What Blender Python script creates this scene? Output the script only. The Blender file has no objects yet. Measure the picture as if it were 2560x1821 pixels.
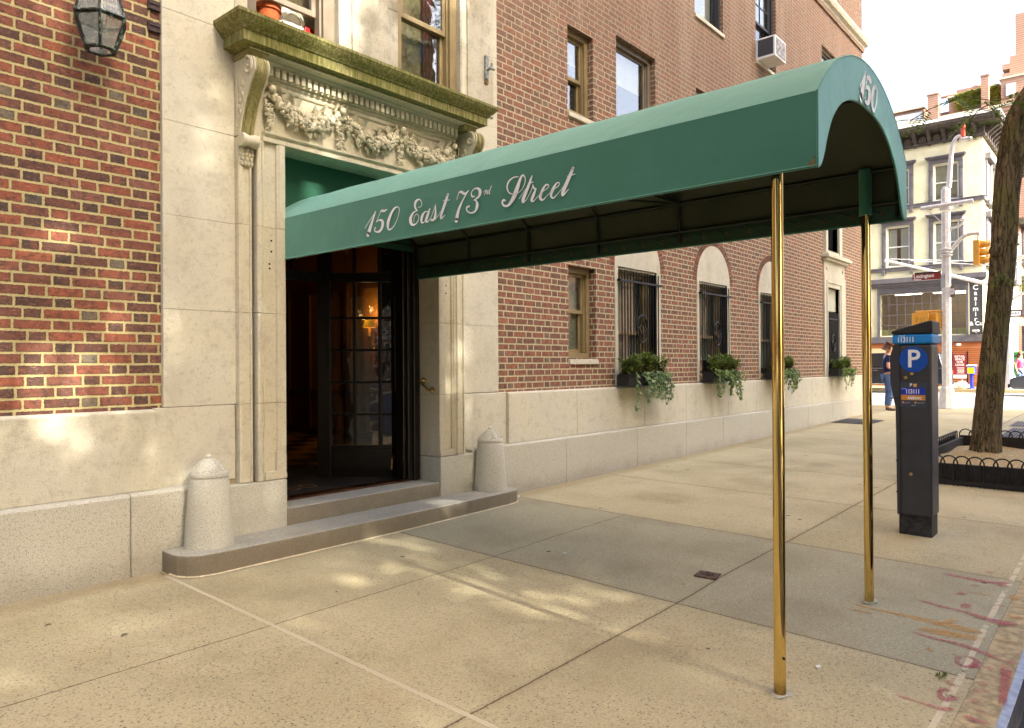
import bpy, bmesh, math, random
from mathutils import Vector, Matrix
random.seed(7)
R = math.radians
scn = bpy.context.scene
COL = scn.collection

# ------------------------------------------------------------------ camera
cam = bpy.data.cameras.new("camera"); camo = bpy.data.objects.new("camera", cam); COL.objects.link(camo)
cam.lens = 25.788; cam.sensor_width = 36.0; cam.clip_end = 3000; cam.clip_start = 0.05
_yaw, _pit, _rol = 0.863503443, 0.00141134, -0.005626077
_F = Vector((math.sin(_yaw)*math.cos(_pit), math.cos(_yaw)*math.cos(_pit), math.sin(_pit)))
_R = Vector((math.cos(_yaw), -math.sin(_yaw), 0)); _U = _R.cross(_F)
_c, _s = math.cos(_rol), math.sin(_rol)
_R2 = _c*_R + _s*_U; _U2 = -_s*_R + _c*_U
_m = Matrix((_R2, _U2, -_F)).transposed().to_4x4(); _m.translation = Vector((0, 0, 1.5))
camo.matrix_world = _m
scn.camera = camo

# ------------------------------------------------------------------ sky, sun, exposure
SUN_AZ, SUN_EL = 184.5, 32.0           # azimuth clockwise from +Y: low sun over the houses across the street
w = bpy.data.worlds.new("World"); scn.world = w; w.use_nodes = True
_n = w.node_tree.nodes; _n.clear()
_o = _n.new("ShaderNodeOutputWorld"); _b = _n.new("ShaderNodeBackground"); _k = _n.new("ShaderNodeTexSky")
_k.sky_type = 'NISHITA'; _k.sun_disc = False
_k.sun_elevation = R(SUN_EL); _k.sun_rotation = R(SUN_AZ)
_k.air_density = 0.8; _k.dust_density = 6.0; _k.ozone_density = 0.0
_b.inputs[1].default_value = 0.15
w.node_tree.links.new(_k.outputs[0], _b.inputs[0]); w.node_tree.links.new(_b.outputs[0], _o.inputs[0])
sl = bpy.data.lights.new("sun", 'SUN'); sl.energy = 2.0; sl.angle = R(0.5); sl.color = (1.0, 0.95, 0.86)
so = bpy.data.objects.new("sun", sl); COL.objects.link(so)
_d = Vector((math.sin(R(SUN_AZ))*math.cos(R(SUN_EL)), math.cos(R(SUN_AZ))*math.cos(R(SUN_EL)), math.sin(R(SUN_EL))))
so.rotation_euler = _d.to_track_quat('Z', 'Y').to_euler(); so.location = (0, -30, 30)
vs = scn.view_settings
vs.view_transform = 'Standard'; vs.look = 'None'; vs.exposure = 2.66; vs.gamma = 1.0
scn.cycles.max_bounces = 8; scn.cycles.transparent_max_bounces = 16
scn.cycles.caustics_reflective = False; scn.cycles.caustics_refractive = False

# ------------------------------------------------------------------ material helpers
class NT:
    """tiny expression builder over a material's node tree"""
    def __init__(s, name, rough=0.8, spec=0.3, metal=0.0):
        s.m = bpy.data.materials.new(name); s.m.use_nodes = True
        s.t = s.m.node_tree; s.p = s.t.nodes["Principled BSDF"]
        s.p.inputs["Roughness"].default_value = rough
        s.p.inputs["Specular IOR Level"].default_value = spec
        s.p.inputs["Metallic"].default_value = metal
        g = s.t.nodes.new("ShaderNodeNewGeometry"); s.pos = g.outputs["Position"]; s.rnd = g.outputs["Random Per Island"]
        s._xyz = None; s.geo = g
    def node(s, k, **kw):
        n = s.t.nodes.new(k)
        for a, b in kw.items(): setattr(n, a, b)
        return n
    def put(s, sock, v):
        if hasattr(v, "is_linked") or hasattr(v, "links"): s.t.links.new(v, sock)
        elif isinstance(v, tuple) and len(v) == 3 and sock.type == 'RGBA': sock.default_value = (*v, 1)
        else: sock.default_value = v
    def M(s, op, a, b=0.0, c=None):
        n = s.node("ShaderNodeMath", operation=op); s.put(n.inputs[0], a); s.put(n.inputs[1], b)
        if c is not None: s.put(n.inputs[2], c)
        return n.outputs[0]
    def xyz(s):
        if not s._xyz:
            n = s.node("ShaderNodeSeparateXYZ"); s.put(n.inputs[0], s.pos); s._xyz = n.outputs
        return s._xyz
    def vec(s, x, y, z):
        n = s.node("ShaderNodeCombineXYZ"); s.put(n.inputs[0], x); s.put(n.inputs[1], y); s.put(n.inputs[2], z); return n.outputs[0]
    def scale(s, v, k):
        n = s.node("ShaderNodeVectorMath", operation='MULTIPLY'); s.put(n.inputs[0], v); n.inputs[1].default_value = k; return n.outputs[0]
    def noise(s, sc, det=3.0, ro=0.55, v=None, dim='3D'):
        n = s.node("ShaderNodeTexNoise"); n.noise_dimensions = dim
        s.put(n.inputs["Vector"], v if v is not None else s.pos); n.inputs["Scale"].default_value = sc
        n.inputs["Detail"].default_value = det; n.inputs["Roughness"].default_value = ro
        return n.outputs["Fac"]
    def vor(s, sc, v=None, out="Distance", feat='F1', rnd=1.0):
        n = s.node("ShaderNodeTexVoronoi", feature=feat); s.put(n.inputs["Vector"], v if v is not None else s.pos)
        n.inputs["Scale"].default_value = sc; n.inputs["Randomness"].default_value = rnd
        return n.outputs[out]
    def white(s, v):
        n = s.node("ShaderNodeTexWhiteNoise"); n.noise_dimensions = '3D'; s.put(n.inputs["Vector"], v); return n.outputs["Value"]
    def ss(s, a, b, v):
        n = s.node("ShaderNodeMapRange", interpolation_type='SMOOTHSTEP'); s.put(n.inputs[0], v)
        n.inputs[1].default_value = a; n.inputs[2].default_value = b; return n.outputs[0]
    def ramp(s, v, pts, interp='LINEAR'):
        n = s.node("ShaderNodeValToRGB"); r = n.color_ramp; r.interpolation = interp
        while len(r.elements) < len(pts): r.elements.new(0.5)
        for e, (p, c) in zip(r.elements, pts): e.position = p; e.color = (*c, 1)
        s.put(n.inputs[0], v); return n.outputs[0]
    def mix(s, f, a, b, bt='MIX'):
        n = s.node("ShaderNodeMix", data_type='RGBA', blend_type=bt)
        s.put(n.inputs[0], f); s.put(n.inputs[6], a); s.put(n.inputs[7], b); return n.outputs[2]
    def color(s, c): s.put(s.p.inputs["Base Color"], c); return s
    def rough(s, r): s.put(s.p.inputs["Roughness"], r); return s
    def bump(s, h, dist=0.005, st=1.0):
        n = s.node("ShaderNodeBump"); n.inputs["Distance"].default_value = dist; n.inputs["Strength"].default_value = st
        s.put(n.inputs["Height"], h); s.t.links.new(n.outputs[0], s.p.inputs["Normal"]); return s

def srgb(r, g, b):
    f = lambda c: (c/255/12.92) if c/255 <= 0.04045 else ((c/255+0.055)/1.055)**2.4
    return (f(r), f(g), f(b))

def simple(name, col, rough=0.6, metal=0.0, spec=0.4, var=0.0, vs_=8.0, bump=0.0, bs=60.0):
    n = NT(name, rough, spec, metal)
    if var > 0:
        f = n.noise(vs_, 4)
        n.color(n.mix(n.ss(0.3, 0.7, f), tuple(c*(1-var) for c in col), tuple(min(1, c*(1+var)) for c in col)))
        n.rough(n.M('ADD', n.M('MULTIPLY', f, 0.25), rough-0.12))
    else: n.color(col)
    if bump > 0: n.bump(n.noise(bs, 4), bump)
    return n.m

# ---- brick: Flemish bond drawn from world position
def brick_material(name, stretch, header, mortar, weather=None, whiten=0.0):
    n = NT(name, 0.85, 0.2); x, y, z = n.xyz()
    wob = n.noise(9.0, 2); wob2 = n.noise(55.0, 3)
    u = n.M('ADD', n.M('ADD', x, y), n.M('MULTIPLY', n.M('SUBTRACT', wob2, 0.5), 0.016))
    v = n.M('ADD', z, n.M('ADD', n.M('MULTIPLY', n.M('SUBTRACT', wob2, 0.5), 0.015), n.M('MULTIPLY', n.M('SUBTRACT', wob, 0.5), 0.006)))
    H, P, LS = 0.0705, 0.324, 0.2159
    vr = n.M('DIVIDE', n.M('ADD', v, 0.030), H); row = n.M('FLOOR', vr); fv = n.M('MULTIPLY', n.M('SUBTRACT', vr, row), H)
    par = n.M('FLOORED_MODULO', row, 2.0)
    jit = n.M('MULTIPLY', n.white(n.vec(row, 3.1, 0.7)), 0.12)
    su = n.M('ADD', n.M('ADD', n.M('DIVIDE', u, P), n.M('MULTIPLY', par, 0.5)), jit)
    cell = n.M('FLOOR', su); fu = n.M('MULTIPLY', n.M('SUBTRACT', su, cell), P)
    ish = n.M('GREATER_THAN', fu, LS)
    lu = n.M('SUBTRACT', fu, n.M('MULTIPLY', ish, LS))
    ln = n.M('SUBTRACT', LS, n.M('MULTIPLY', ish, 2*LS-P))
    du = n.M('MINIMUM', lu, n.M('SUBTRACT', ln, lu)); dv = n.M('MINIMUM', fv, n.M('SUBTRACT', H, fv))
    mask = n.ss(0.0062, 0.0098, n.M('MINIMUM', du, dv))
    idv = n.vec(cell, row, n.M('MULTIPLY', ish, 5.3)); rid = n.white(idv); rid2 = n.white(n.scale(idv, (1.7, 2.3, 3.1)))
    cs = n.ramp(rid, stretch, 'LINEAR'); ch = n.ramp(rid, header, 'CONSTANT')
    c = n.mix(ish, cs, ch)
    smudge = n.ss(0.44, 0.66, n.noise(20.0, 6, 0.72)); c = n.mix(n.M('MULTIPLY', smudge, 0.7), c, srgb(66, 54, 50)); pale = n.ss(0.52, 0.7, n.noise(34.0, 5, 0.7, v=n.scale(n.pos, (1, 1, 2.2)))); c = n.mix(n.M('MULTIPLY', pale, 0.4), c, srgb(188, 138, 118))
    glow = n.ss(0.5, 0.75, n.noise(13.0, 4)); c = n.mix(n.M('MULTIPLY', glow, 0.35), c, srgb(176, 98, 70))
    edge = n.ss(0.006, 0.017, n.M('MINIMUM', du, dv)); c = n.mix(n.M('MULTIPLY', n.M('SUBTRACT', 1.0, edge), n.M('MULTIPLY', rid2, 0.6)), c, srgb(52, 42, 40))
    speck = n.ss(0.58, 0.64, n.noise(150.0, 2)); c = n.mix(n.M('MULTIPLY', speck, 0.6), c, srgb(60, 48, 44))
    mc = n.mix(n.ss(0.35, 0.7, n.noise(70.0, 4)), mortar, tuple(k*0.82 for k in mortar))
    mc = n.mix(n.M('MULTIPLY', n.ss(0.5, 0.7, n.noise(1.2, 3)), 0.3), mc, tuple(k*0.7 for k in mortar))
    c = n.mix(mask, mc, c)
    if whiten > 0:   # old lime wash and runs, then a painted darkening, on the upper storeys
        st = n.noise(1.0, 4, 0.6, v=n.scale(n.pos, (2.6, 2.6, 0.5))); st2 = n.noise(30.0, 3)
        f = n.M('MULTIPLY', n.ss(0.45, 0.75, st), n.ss(0.35, 0.6, st2)); up = n.ss(3.6, 6.5, z)
        c = n.mix(n.M('MULTIPLY', n.M('MULTIPLY', f, up), whiten), c, srgb(206, 190, 165))
        c = n.mix(n.M('MULTIPLY', up, 0.6), c, srgb(128, 104, 86))  # colour lowered with height to offset the brighter sky light up there
    n.color(c)
    n.bump(n.M('ADD', mask, n.M('MULTIPLY', n.noise(120.0, 3), 0.35)), 0.006)
    return n.m
ST = [(0.0, srgb(80, 60, 56)), (0.16, srgb(108, 72, 64)), (0.34, srgb(130, 80, 68)), (0.55, srgb(150, 86, 66)), (0.75, srgb(164, 92, 68)), (0.9, srgb(138, 94, 82)), (1.0, srgb(178, 102, 70))]
HD = [(0.0, srgb(78, 64, 60)), (0.22, srgb(110, 76, 66)), (0.42, srgb(142, 84, 66)), (0.62, srgb(94, 70, 64)), (0.76, srgb(156, 92, 70)), (0.87, srgb(118, 114, 98)), (0.95, srgb(88, 86, 80))]
dull = lambda c: tuple(a*0.80+b*0.20 for a, b in zip(c, srgb(112, 86, 62)))
ST = [(p, dull(c)) for p, c in ST]; HD = [(p, dull(c)) for p, c in HD]
M = {}
M['brick'] = brick_material('red_flemish_brick', ST, HD, srgb(188, 174, 124))
wash = lambda c: tuple(a*0.62+b*0.38 for a, b in zip(c, srgb(156, 122, 98)))
ST2 = [(p, wash(c)) for p, c in ST]; HD2 = [(p, wash(c)) for p, c in HD]
M['brick2'] = brick_material('weathered_flemish_brick', ST2, HD2, srgb(198, 184, 150), whiten=0.6)
n = NT('arch_brick', 0.85, 0.2); n.color(n.mix(n.ss(0.4, 0.7, n.noise(30, 4)), n.ramp(n.rnd, ST), srgb(80, 58, 54))); n.bump(n.noise(90, 4), 0.004); M['archbrick'] = n.m

def stone(name, base, dark, warm, grain=260.0, moss=0.0, stain=0.5):
    n = NT(name, 0.82, 0.25); x, y, z = n.xyz()
    c = n.mix(n.ss(0.3, 0.7, n.noise(2.2, 5, 0.6)), base, warm)
    c = n.mix(n.M('MULTIPLY', n.ss(0.45, 0.75, n.noise(1.1, 6, 0.65, v=n.scale(n.pos, (1, 1, 0.45)))), stain), c, dark)
    c = n.mix(n.M('MULTIPLY', n.ss(0.55, 0.7, n.noise(grain, 2)), 0.45), c, tuple(k*0.5 for k in base))
    c = n.mix(n.M('MULTIPLY', n.ss(0.5, 0.72, n.noise(34.0, 5, 0.7)), 0.42), c, dark); c = n.mix(n.M('MULTIPLY', n.ss(0.5, 0.7, n.noise(9.0, 5, 0.65)), 0.3), c, dark)
    if moss > 0:
        st = n.noise(1.0, 5, 0.7, v=n.scale(n.pos, (55.0, 55.0, 6.0))); bl = n.noise(5.0, 4)
        f = n.M('MULTIPLY', n.ss(0.28, 0.62, st), n.ss(0.12, 0.5, bl))
        c = n.mix(n.M('MULTIPLY', f, moss), c, srgb(98, 100, 34))
        c = n.mix(n.M('MULTIPLY', n.ss(0.5, 0.75, n.noise(1.0, 4, 0.7, v=n.scale(n.pos, (30.0, 30.0, 3.0)))), moss*0.75), c, srgb(66, 70, 24))
    n.color(c)
    n.bump(n.M('ADD', n.noise(grain*0.8, 3), n.M('MULTIPLY', n.noise(40, 4), 0.6)), 0.003)
    return n.m
LIME = srgb(206, 200, 180); LIMED = srgb(156, 147, 120); LIMEW = srgb(210, 203, 178)
M['lime'] = stone('tooled_limestone', LIME, LIMED, LIMEW, grain=150.0)
M['limes'] = stone('carved_limestone', srgb(206, 198, 174), srgb(150, 138, 106), srgb(208, 198, 168), stain=0.35)
M['limedk'] = stone('sooty_limestone', srgb(202, 196, 176), srgb(100, 92, 78), srgb(184, 174, 148), stain=0.95)
M['moss'] = stone('mossy_limestone', srgb(176, 164, 122), srgb(110, 100, 62), srgb(160, 150, 100), moss=0.92)
M['moss2'] = stone('faintly_mossy_limestone', srgb(190, 176, 134), srgb(124, 112, 72), srgb(170, 156, 110), moss=0.6)
def granite(name, a, b, d, k=1.0):
    n = NT(name, 0.75, 0.35); x, y, z = n.xyz()
    v1 = n.noise(230.0, 3, 0.7); v2 = n.noise(150.0, 2)
    c = n.mix(n.ss(0.40, 0.60, v1), a, b); c = n.mix(n.M('MULTIPLY', n.ss(0.55, 0.65, v2), 0.55), c, d)
    c = n.mix(n.M('MULTIPLY', n.ss(0.45, 0.8, n.noise(1.6, 5)), 0.22*k), c, srgb(158, 146, 120))
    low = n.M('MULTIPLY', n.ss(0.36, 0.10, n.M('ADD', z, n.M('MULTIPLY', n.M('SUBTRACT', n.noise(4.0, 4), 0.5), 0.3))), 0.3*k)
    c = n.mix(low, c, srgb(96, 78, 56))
    if k > 1.1:      # risers and other faces not turned up mixed darker and browner
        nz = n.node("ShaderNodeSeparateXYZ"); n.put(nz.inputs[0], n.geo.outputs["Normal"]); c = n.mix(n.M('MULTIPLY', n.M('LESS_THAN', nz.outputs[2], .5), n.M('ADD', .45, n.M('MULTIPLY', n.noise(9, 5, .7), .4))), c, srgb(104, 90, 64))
    n.color(c); n.bump(n.noise(170, 3), 0.003); return n.m
M['granite'] = granite('grey_granite', srgb(210, 206, 188), srgb(178, 173, 154), srgb(112, 107, 95))
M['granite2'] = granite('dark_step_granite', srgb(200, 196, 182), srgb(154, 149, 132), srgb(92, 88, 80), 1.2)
M['mortar'] = simple('joint_mortar', srgb(150, 136, 104), 0.9, var=0.25, vs_=20)
M['recessdk'] = simple('dark_recess', srgb(60, 52, 40), 0.9)  # plain dark tone for the strips between the surround mouldings

# ---- awning vinyl
n = NT('green_awning_canvas', 0.55, 0.32); weave = n.noise(1.0, 2, v=n.scale(n.pos, (600, 600, 60)))
c = n.mix(n.ss(0.3, 0.7, n.noise(1.3, 4)), srgb(50, 116, 96), srgb(62, 128, 108))
c = n.mix(n.M('MULTIPLY', n.ss(0.62, 0.8, n.noise(1.0, 4, 0.7, v=n.scale(n.pos, (3, 3, 14)))), 0.25), c, srgb(100, 146, 128))
n.color(n.mix(n.M('MULTIPLY', weave, 0.25), c, srgb(56, 110, 94))); n.bump(n.M('ADD', n.M('MULTIPLY', weave, .05), n.noise(2.6, 3)), 0.012); n.p.inputs['Sheen Weight'].default_value = .75; n.p.inputs['Sheen Roughness'].default_value = .5; n.p.inputs['Sheen Tint'].default_value = (.62, 1, .92, 1); M['canvas'] = n.m
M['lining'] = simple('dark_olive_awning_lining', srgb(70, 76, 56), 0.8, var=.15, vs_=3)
M['letter'] = simple('cream_white_lettering', srgb(238, 242, 242), 0.6)
M['rust'] = simple('rusty_stain', srgb(112, 88, 52), 0.8, var=0.4, vs_=40)
M['tube'] = simple('dark_green_frame_tube', srgb(40, 48, 38), 0.45, 0.3)
n = NT('polished_brass', 0.12, 0.5, 1.0); x, y, z = n.xyz()
dirt = n.ss(0.20, 0.05, n.M('ADD', z, n.M('MULTIPLY', n.noise(14, 4), 0.16)))
n.color(n.mix(dirt, (0.76, 0.56, 0.21), (0.16, 0.09, 0.025))); n.rough(n.M('ADD', n.M('MULTIPLY', n.noise(6, 4), 0.08), n.M('ADD', 0.04, n.M('MULTIPLY', dirt, 0.35)))); M['brass'] = n.m
M['brass2'] = simple('aged_brass', (0.55, 0.38, 0.13), 0.3, 1.0, var=0.4, vs_=60)
M['black'] = simple('black_painted_iron', srgb(30, 30, 31), 0.45, 0.2, var=0.3, vs_=30, bump=0.001)
M['verdi'] = simple('verdigris_lantern_metal', srgb(40, 44, 38), 0.5, 0.5, var=0.6, vs_=50)
n = NT('verdigris_copper', 0.55, 0.4, 0.4); n.color(n.mix(n.ss(0.5, 0.72, n.noise(38, 4)), srgb(44, 42, 34), srgb(128, 156, 140))); M['verdi'] = n.m
M['wood_blk'] = simple('black_lacquered_wood', srgb(26, 20, 16), 0.35, var=0.3, vs_=10)
M['brown'] = simple('brown_window_paint', srgb(142, 124, 86), 0.55, var=0.15, vs_=5)
M['taupe'] = simple('taupe_window_paint', srgb(122, 110, 92), 0.5, var=0.15, vs_=5)
M['dkframe'] = simple('black_window_paint', srgb(40, 40, 44), 0.5, var=0.15, vs_=5)
M['white'] = simple('white_paint', srgb(226, 226, 222), 0.5, var=0.06, vs_=12)
M['offwhite'] = simple('offwhite_blind', srgb(214, 208, 190), 0.8, var=0.05, vs_=4)
M['greyblind'] = simple('grey_green_blind', srgb(178, 178, 158), 0.8, var=0.12, vs_=3)
M['dark'] = simple('dark_interior', srgb(26, 24, 20), 0.9)
M['plaster'] = simple('warm_plaster', srgb(150, 96, 40), 0.8, var=0.1, vs_=2)
M['woodtrim'] = simple('lobby_trim', srgb(96, 62, 28), 0.5, var=0.2, vs_=6)
M['terracotta'] = simple('terracotta', srgb(182, 90, 46), 0.8, var=0.15, vs_=20, bump=0.001)
M['plastic_w'] = simple('cream_plastic', srgb(226, 220, 202), 0.35)
M['red'] = simple('red_enamel', srgb(176, 28, 24), 0.4)
M['maroon'] = simple('maroon_curtain', srgb(96, 30, 30), 0.8, var=0.2, vs_=12)
def glass(name, ior=1.55, tint=(1, 1, 1), wav=0.0015):
    m = bpy.data.materials.new(name); m.use_nodes = True; t = m.node_tree; t.nodes.clear()
    o = t.nodes.new("ShaderNodeOutputMaterial"); mx = t.nodes.new("ShaderNodeMixShader"); f = t.nodes.new("ShaderNodeFresnel")
    tr = t.nodes.new("ShaderNodeBsdfTransparent"); gl = t.nodes.new("ShaderNodeBsdfGlossy")
    gm = t.nodes.new("ShaderNodeNewGeometry"); mr = t.nodes.new("ShaderNodeMapRange"); mr.inputs[3].default_value = ior; mr.inputs[4].default_value = 1.0/ior   # same reflectance from either side of the thin pane
    t.links.new(gm.outputs["Backfacing"], mr.inputs[0]); t.links.new(mr.outputs[0], f.inputs[0]); tr.inputs[0].default_value = (*tint, 1); gl.inputs[1].default_value = 0.01
    if wav:
        ns = t.nodes.new("ShaderNodeTexNoise"); ns.inputs["Scale"].default_value = 3.0; ns.inputs["Detail"].default_value = 2
        g = t.nodes.new("ShaderNodeNewGeometry"); t.links.new(g.outputs["Position"], ns.inputs["Vector"])
        b = t.nodes.new("ShaderNodeBump"); b.inputs["Distance"].default_value = wav; b.inputs["Strength"].default_value = 1
        t.links.new(ns.outputs["Fac"], b.inputs["Height"]); t.links.new(b.outputs[0], gl.inputs["Normal"])
    t.links.new(f.outputs[0], mx.inputs[0]); t.links.new(tr.outputs[0], mx.inputs[1]); t.links.new(gl.outputs[0], mx.inputs[2]); t.links.new(mx.outputs[0], o.inputs[0])
    return m
M['glass'] = glass('window_glass', 2.3, (0.85, 0.88, 0.86), 0.0022)
M['glass2'] = glass('door_glass', 2.1, (0.7, 0.7, 0.68), 0.006)
n = NT('sky_grey_lantern_glass', .08, .9); n.color(n.mix(n.noise(9, 4), srgb(128, 132, 122), srgb(186, 190, 182))); n.put(n.p.inputs['Alpha'], n.M('ADD', .34, n.M('MULTIPLY', n.noise(12, 4), .3))); M['lglass'] = n.m  # mottled grey in the pane colour stands in for reflected sky
def emit(name, col, st):
    n = NT(name); n.color(col); n.put(n.p.inputs["Emission Color"], col); n.p.inputs["Emission Strength"].default_value = st; return n.m

# ------------------------------------------------------------------ mesh helpers
class MB:
    def __init__(s): s.v = []; s.f = []; s.mi = []
    def face(s, pts, mi=0):
        k = len(s.v); s.v += [tuple(p) for p in pts]; s.f.append(tuple(range(k, k+len(pts)))); s.mi.append(mi); return s
    def box(s, x0, x1, y0, y1, z0, z1, mi=0, taper=None):
        k = len(s.v)
        tx, ty = (taper or (0, 0))
        s.v += [(x0, y0, z0), (x1, y0, z0), (x1, y1, z0), (x0, y1, z0), (x0+tx, y0+ty, z1), (x1-tx, y0+ty, z1), (x1-tx, y1-ty, z1), (x0+tx, y1-ty, z1)]
        for q in ((0, 3, 2, 1), (4, 5, 6, 7), (0, 1, 5, 4), (1, 2, 6, 5), (2, 3, 7, 6), (3, 0, 4, 7)):
            s.f.append(tuple(k+i for i in q)); s.mi.append(mi)
        return s
    def prism(s, poly, axis, a0, a1, mi=0):
        """poly: 2-D outline; axis 'x': poly=(y,z); 'y': (x,z); 'z': (x,y)"""
        mk = {'x': lambda p, a: (a, p[0], p[1]), 'y': lambda p, a: (p[0], a, p[1]), 'z': lambda p, a: (p[0], p[1], a)}[axis]
        k = len(s.v); n = len(poly)
        s.v += [mk(p, a0) for p in poly] + [mk(p, a1) for p in poly]
        s.f.append(tuple(range(k, k+n))); s.mi.append(mi); s.f.append(tuple(range(k+2*n-1, k+n-1, -1))); s.mi.append(mi)
        for i in range(n):
            j = (i+1) % n; s.f.append((k+i, k+n+i, k+n+j, k+j)); s.mi.append(mi)
        return s
    def tube(s, pts, r, n=10, mi=0, caps=True, closed=False):
        pts = [Vector(p) for p in pts]; N = len(pts); rr = r if isinstance(r, (list, tuple)) else [r]*N
        k = len(s.v); prev = None
        for i, p in enumerate(pts):
            if closed: t = pts[(i+1) % N]-pts[i-1]
            else: t = pts[min(i+1, N-1)]-pts[max(i-1, 0)]
            t.normalize()
            if prev is None:
                a = Vector((0, 0, 1)) if abs(t.z) < 0.9 else Vector((1, 0, 0)); u = t.cross(a).normalized()
            else:
                u = (prev - t*prev.dot(t)).normalized()
            prev = u; v = t.cross(u)
            for j in range(n):
                a = 2*math.pi*j/n; s.v.append(tuple(p+(u*math.cos(a)+v*math.sin(a))*rr[i]))
        for i in range(N if closed else N-1):
            i2 = (i+1) % N
            for j in range(n):
                j2 = (j+1) % n; s.f.append((k+i*n+j, k+i*n+j2, k+i2*n+j2, k+i2*n+j)); s.mi.append(mi)
        if caps and not closed:
            s.f.append(tuple(k+j for j in reversed(range(n)))); s.mi.append(mi)
            s.f.append(tuple(k+(N-1)*n+j for j in range(n))); s.mi.append(mi)
        return s
    def lathe(s, prof, cx, cy, n=24, mi=0, z0=0, sy=1.0):
        k = len(s.v); m = len(prof)
        for r, z in prof:
            for j in range(n):
                a = 2*math.pi*j/n; s.v.append((cx+r*math.cos(a), cy+sy*r*math.sin(a), z0+z))
        for i in range(m-1):
            for j in range(n):
                j2 = (j+1) % n; s.f.append((k+i*n+j, k+i*n+j2, k+(i+1)*n+j2, k+(i+1)*n+j)); s.mi.append(mi)
        s.f.append(tuple(k+j for j in reversed(range(n)))); s.mi.append(mi)
        s.f.append(tuple(k+(m-1)*n+j for j in range(n))); s.mi.append(mi)
        return s
    def ball(s, c, r, n=8, m=5, mi=0):
        rx, ry, rz = r if isinstance(r, (tuple, list)) else (r, r, r); k = len(s.v)
        s.v.append((c[0], c[1], c[2]-rz))
        for i in range(1, m):
            ph = -math.pi/2+math.pi*i/m
            for j in range(n):
                a = 2*math.pi*j/n; s.v.append((c[0]+rx*math.cos(ph)*math.cos(a), c[1]+ry*math.cos(ph)*math.sin(a), c[2]+rz*math.sin(ph)))
        s.v.append((c[0], c[1], c[2]+rz)); top = len(s.v)-1
        for j in range(n):
            j2 = (j+1) % n
            s.f.append((k, k+1+j2, k+1+j)); s.mi.append(mi)
            for i in range(m-2): s.f.append((k+1+i*n+j, k+1+i*n+j2, k+1+(i+1)*n+j2, k+1+(i+1)*n+j)); s.mi.append(mi)
            s.f.append((k+1+(m-2)*n+j, k+1+(m-2)*n+j2, top)); s.mi.append(mi)
        return s
    def xf(s, mat, k0=0):
        for i in range(k0, len(s.v)): s.v[i] = tuple(mat @ Vector(s.v[i]))
        return s
    def build(s, name, mats, parent=None, bevel=0.0, smooth=False, seg=2, weld=False):
        me = bpy.data.meshes.new(name); me.from_pydata(s.v, [], s.f)
        mats = mats if isinstance(mats, (list, tuple)) else [mats]
        for m in mats: me.materials.append(M[m] if isinstance(m, str) else m)
        if len(mats) > 1: me.polygons.foreach_set("material_index", s.mi)
        bm = bmesh.new(); bm.from_mesh(me)
        if weld: bmesh.ops.remove_doubles(bm, verts=bm.verts, dist=1e-5)
        bmesh.ops.recalc_face_normals(bm, faces=bm.faces); bm.to_mesh(me); bm.free()
        if smooth:
            me.polygons.foreach_set("use_smooth", [True]*len(me.polygons))
            try: me.set_sharp_from_angle(angle=R(smooth if smooth is not True else 40))
            except Exception: pass
        o = bpy.data.objects.new(name, me); COL.objects.link(o)
        if bevel > 0:
            b = o.modifiers.new("bevel", 'BEVEL'); b.width = bevel; b.segments = seg; b.limit_method = 'ANGLE'; b.angle_limit = R(40)
        if parent is not None:
            o.parent = parent; o.matrix_parent_inverse = Matrix.Translation(-Vector(parent_world(parent)))
        return o
def parent_world(o):
    return Vector(o.location) if o.type == 'EMPTY' else Vector((0, 0, 0))
def tag(o, label=None, cat=None, group=None, kind=None):
    if label: o['label'] = label
    if cat: o['category'] = cat
    if group: o['group'] = group
    if kind: o['kind'] = kind
    return o
def thing(name, loc, label, cat, group=None):
    o = bpy.data.objects.new(name, None); COL.objects.link(o); o.location = loc; o.empty_display_size = 0.2
    return tag(o, label, cat, group)
def struct(o): o['kind'] = 'structure'; return o
def copy_tree(o, parent=None, delta=(0, 0, 0)):
    c = o.copy(); COL.objects.link(c)
    if parent is not None: c.parent = parent; c.matrix_parent_inverse = o.matrix_parent_inverse.copy()
    else: c.location = Vector(o.location)+Vector(delta)
    for ch in list(o.children): copy_tree(ch, c)
    return c
def catmull(pts, per=8):
    out = []; n = len(pts)
    for i in range(n-1):
        p0, p1, p2, p3 = pts[max(i-1, 0)], pts[i], pts[i+1], pts[min(i+2, n-1)]
        for k in range(per):
            t = k/per
            out.append(tuple(0.5*((2*b)+(-a+c)*t+(2*a-5*b+4*c-d)*t*t+(-a+3*b-3*c+d)*t**3) for a, b, c, d in zip(p0, p1, p2, p3)))
    out.append(tuple(pts[-1])); return out
def ribbons(mb, flat, mk, per=7, cap=True, layer=0.0):
    """strokes of varying width: flat=[a,b,w,...] in a plane; mk(a,b)->3-D"""
    for si, s in enumerate(flat):
        pts = [tuple(s[i:i+3]) for i in range(0, len(s), 3)]; q = catmull(pts, per); L = []; Rr = []
        for i, (a, b, wd) in enumerate(q):
            a0, b0, _ = q[max(i-1, 0)]; a1, b1, _ = q[min(i+1, len(q)-1)]
            t = math.hypot(a1-a0, b1-b0) or 1; nx, ny = -(b1-b0)/t*abs(wd)/2, (a1-a0)/t*abs(wd)/2
            L.append((a+nx, b+ny)); Rr.append((a-nx, b-ny))
        for i in range(len(q)-1): mb.face([mk(*L[i], si), mk(*L[i+1], si), mk(*Rr[i+1], si), mk(*Rr[i], si)])
        if cap:
            for e in (0, -1):
                a, b, wd = q[e]; mb.face([mk(a+abs(wd)/2*math.cos(t), b+abs(wd)/2*math.sin(t), si) for t in [2*math.pi*k/10 for k in range(10)]])
    return mb
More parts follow.
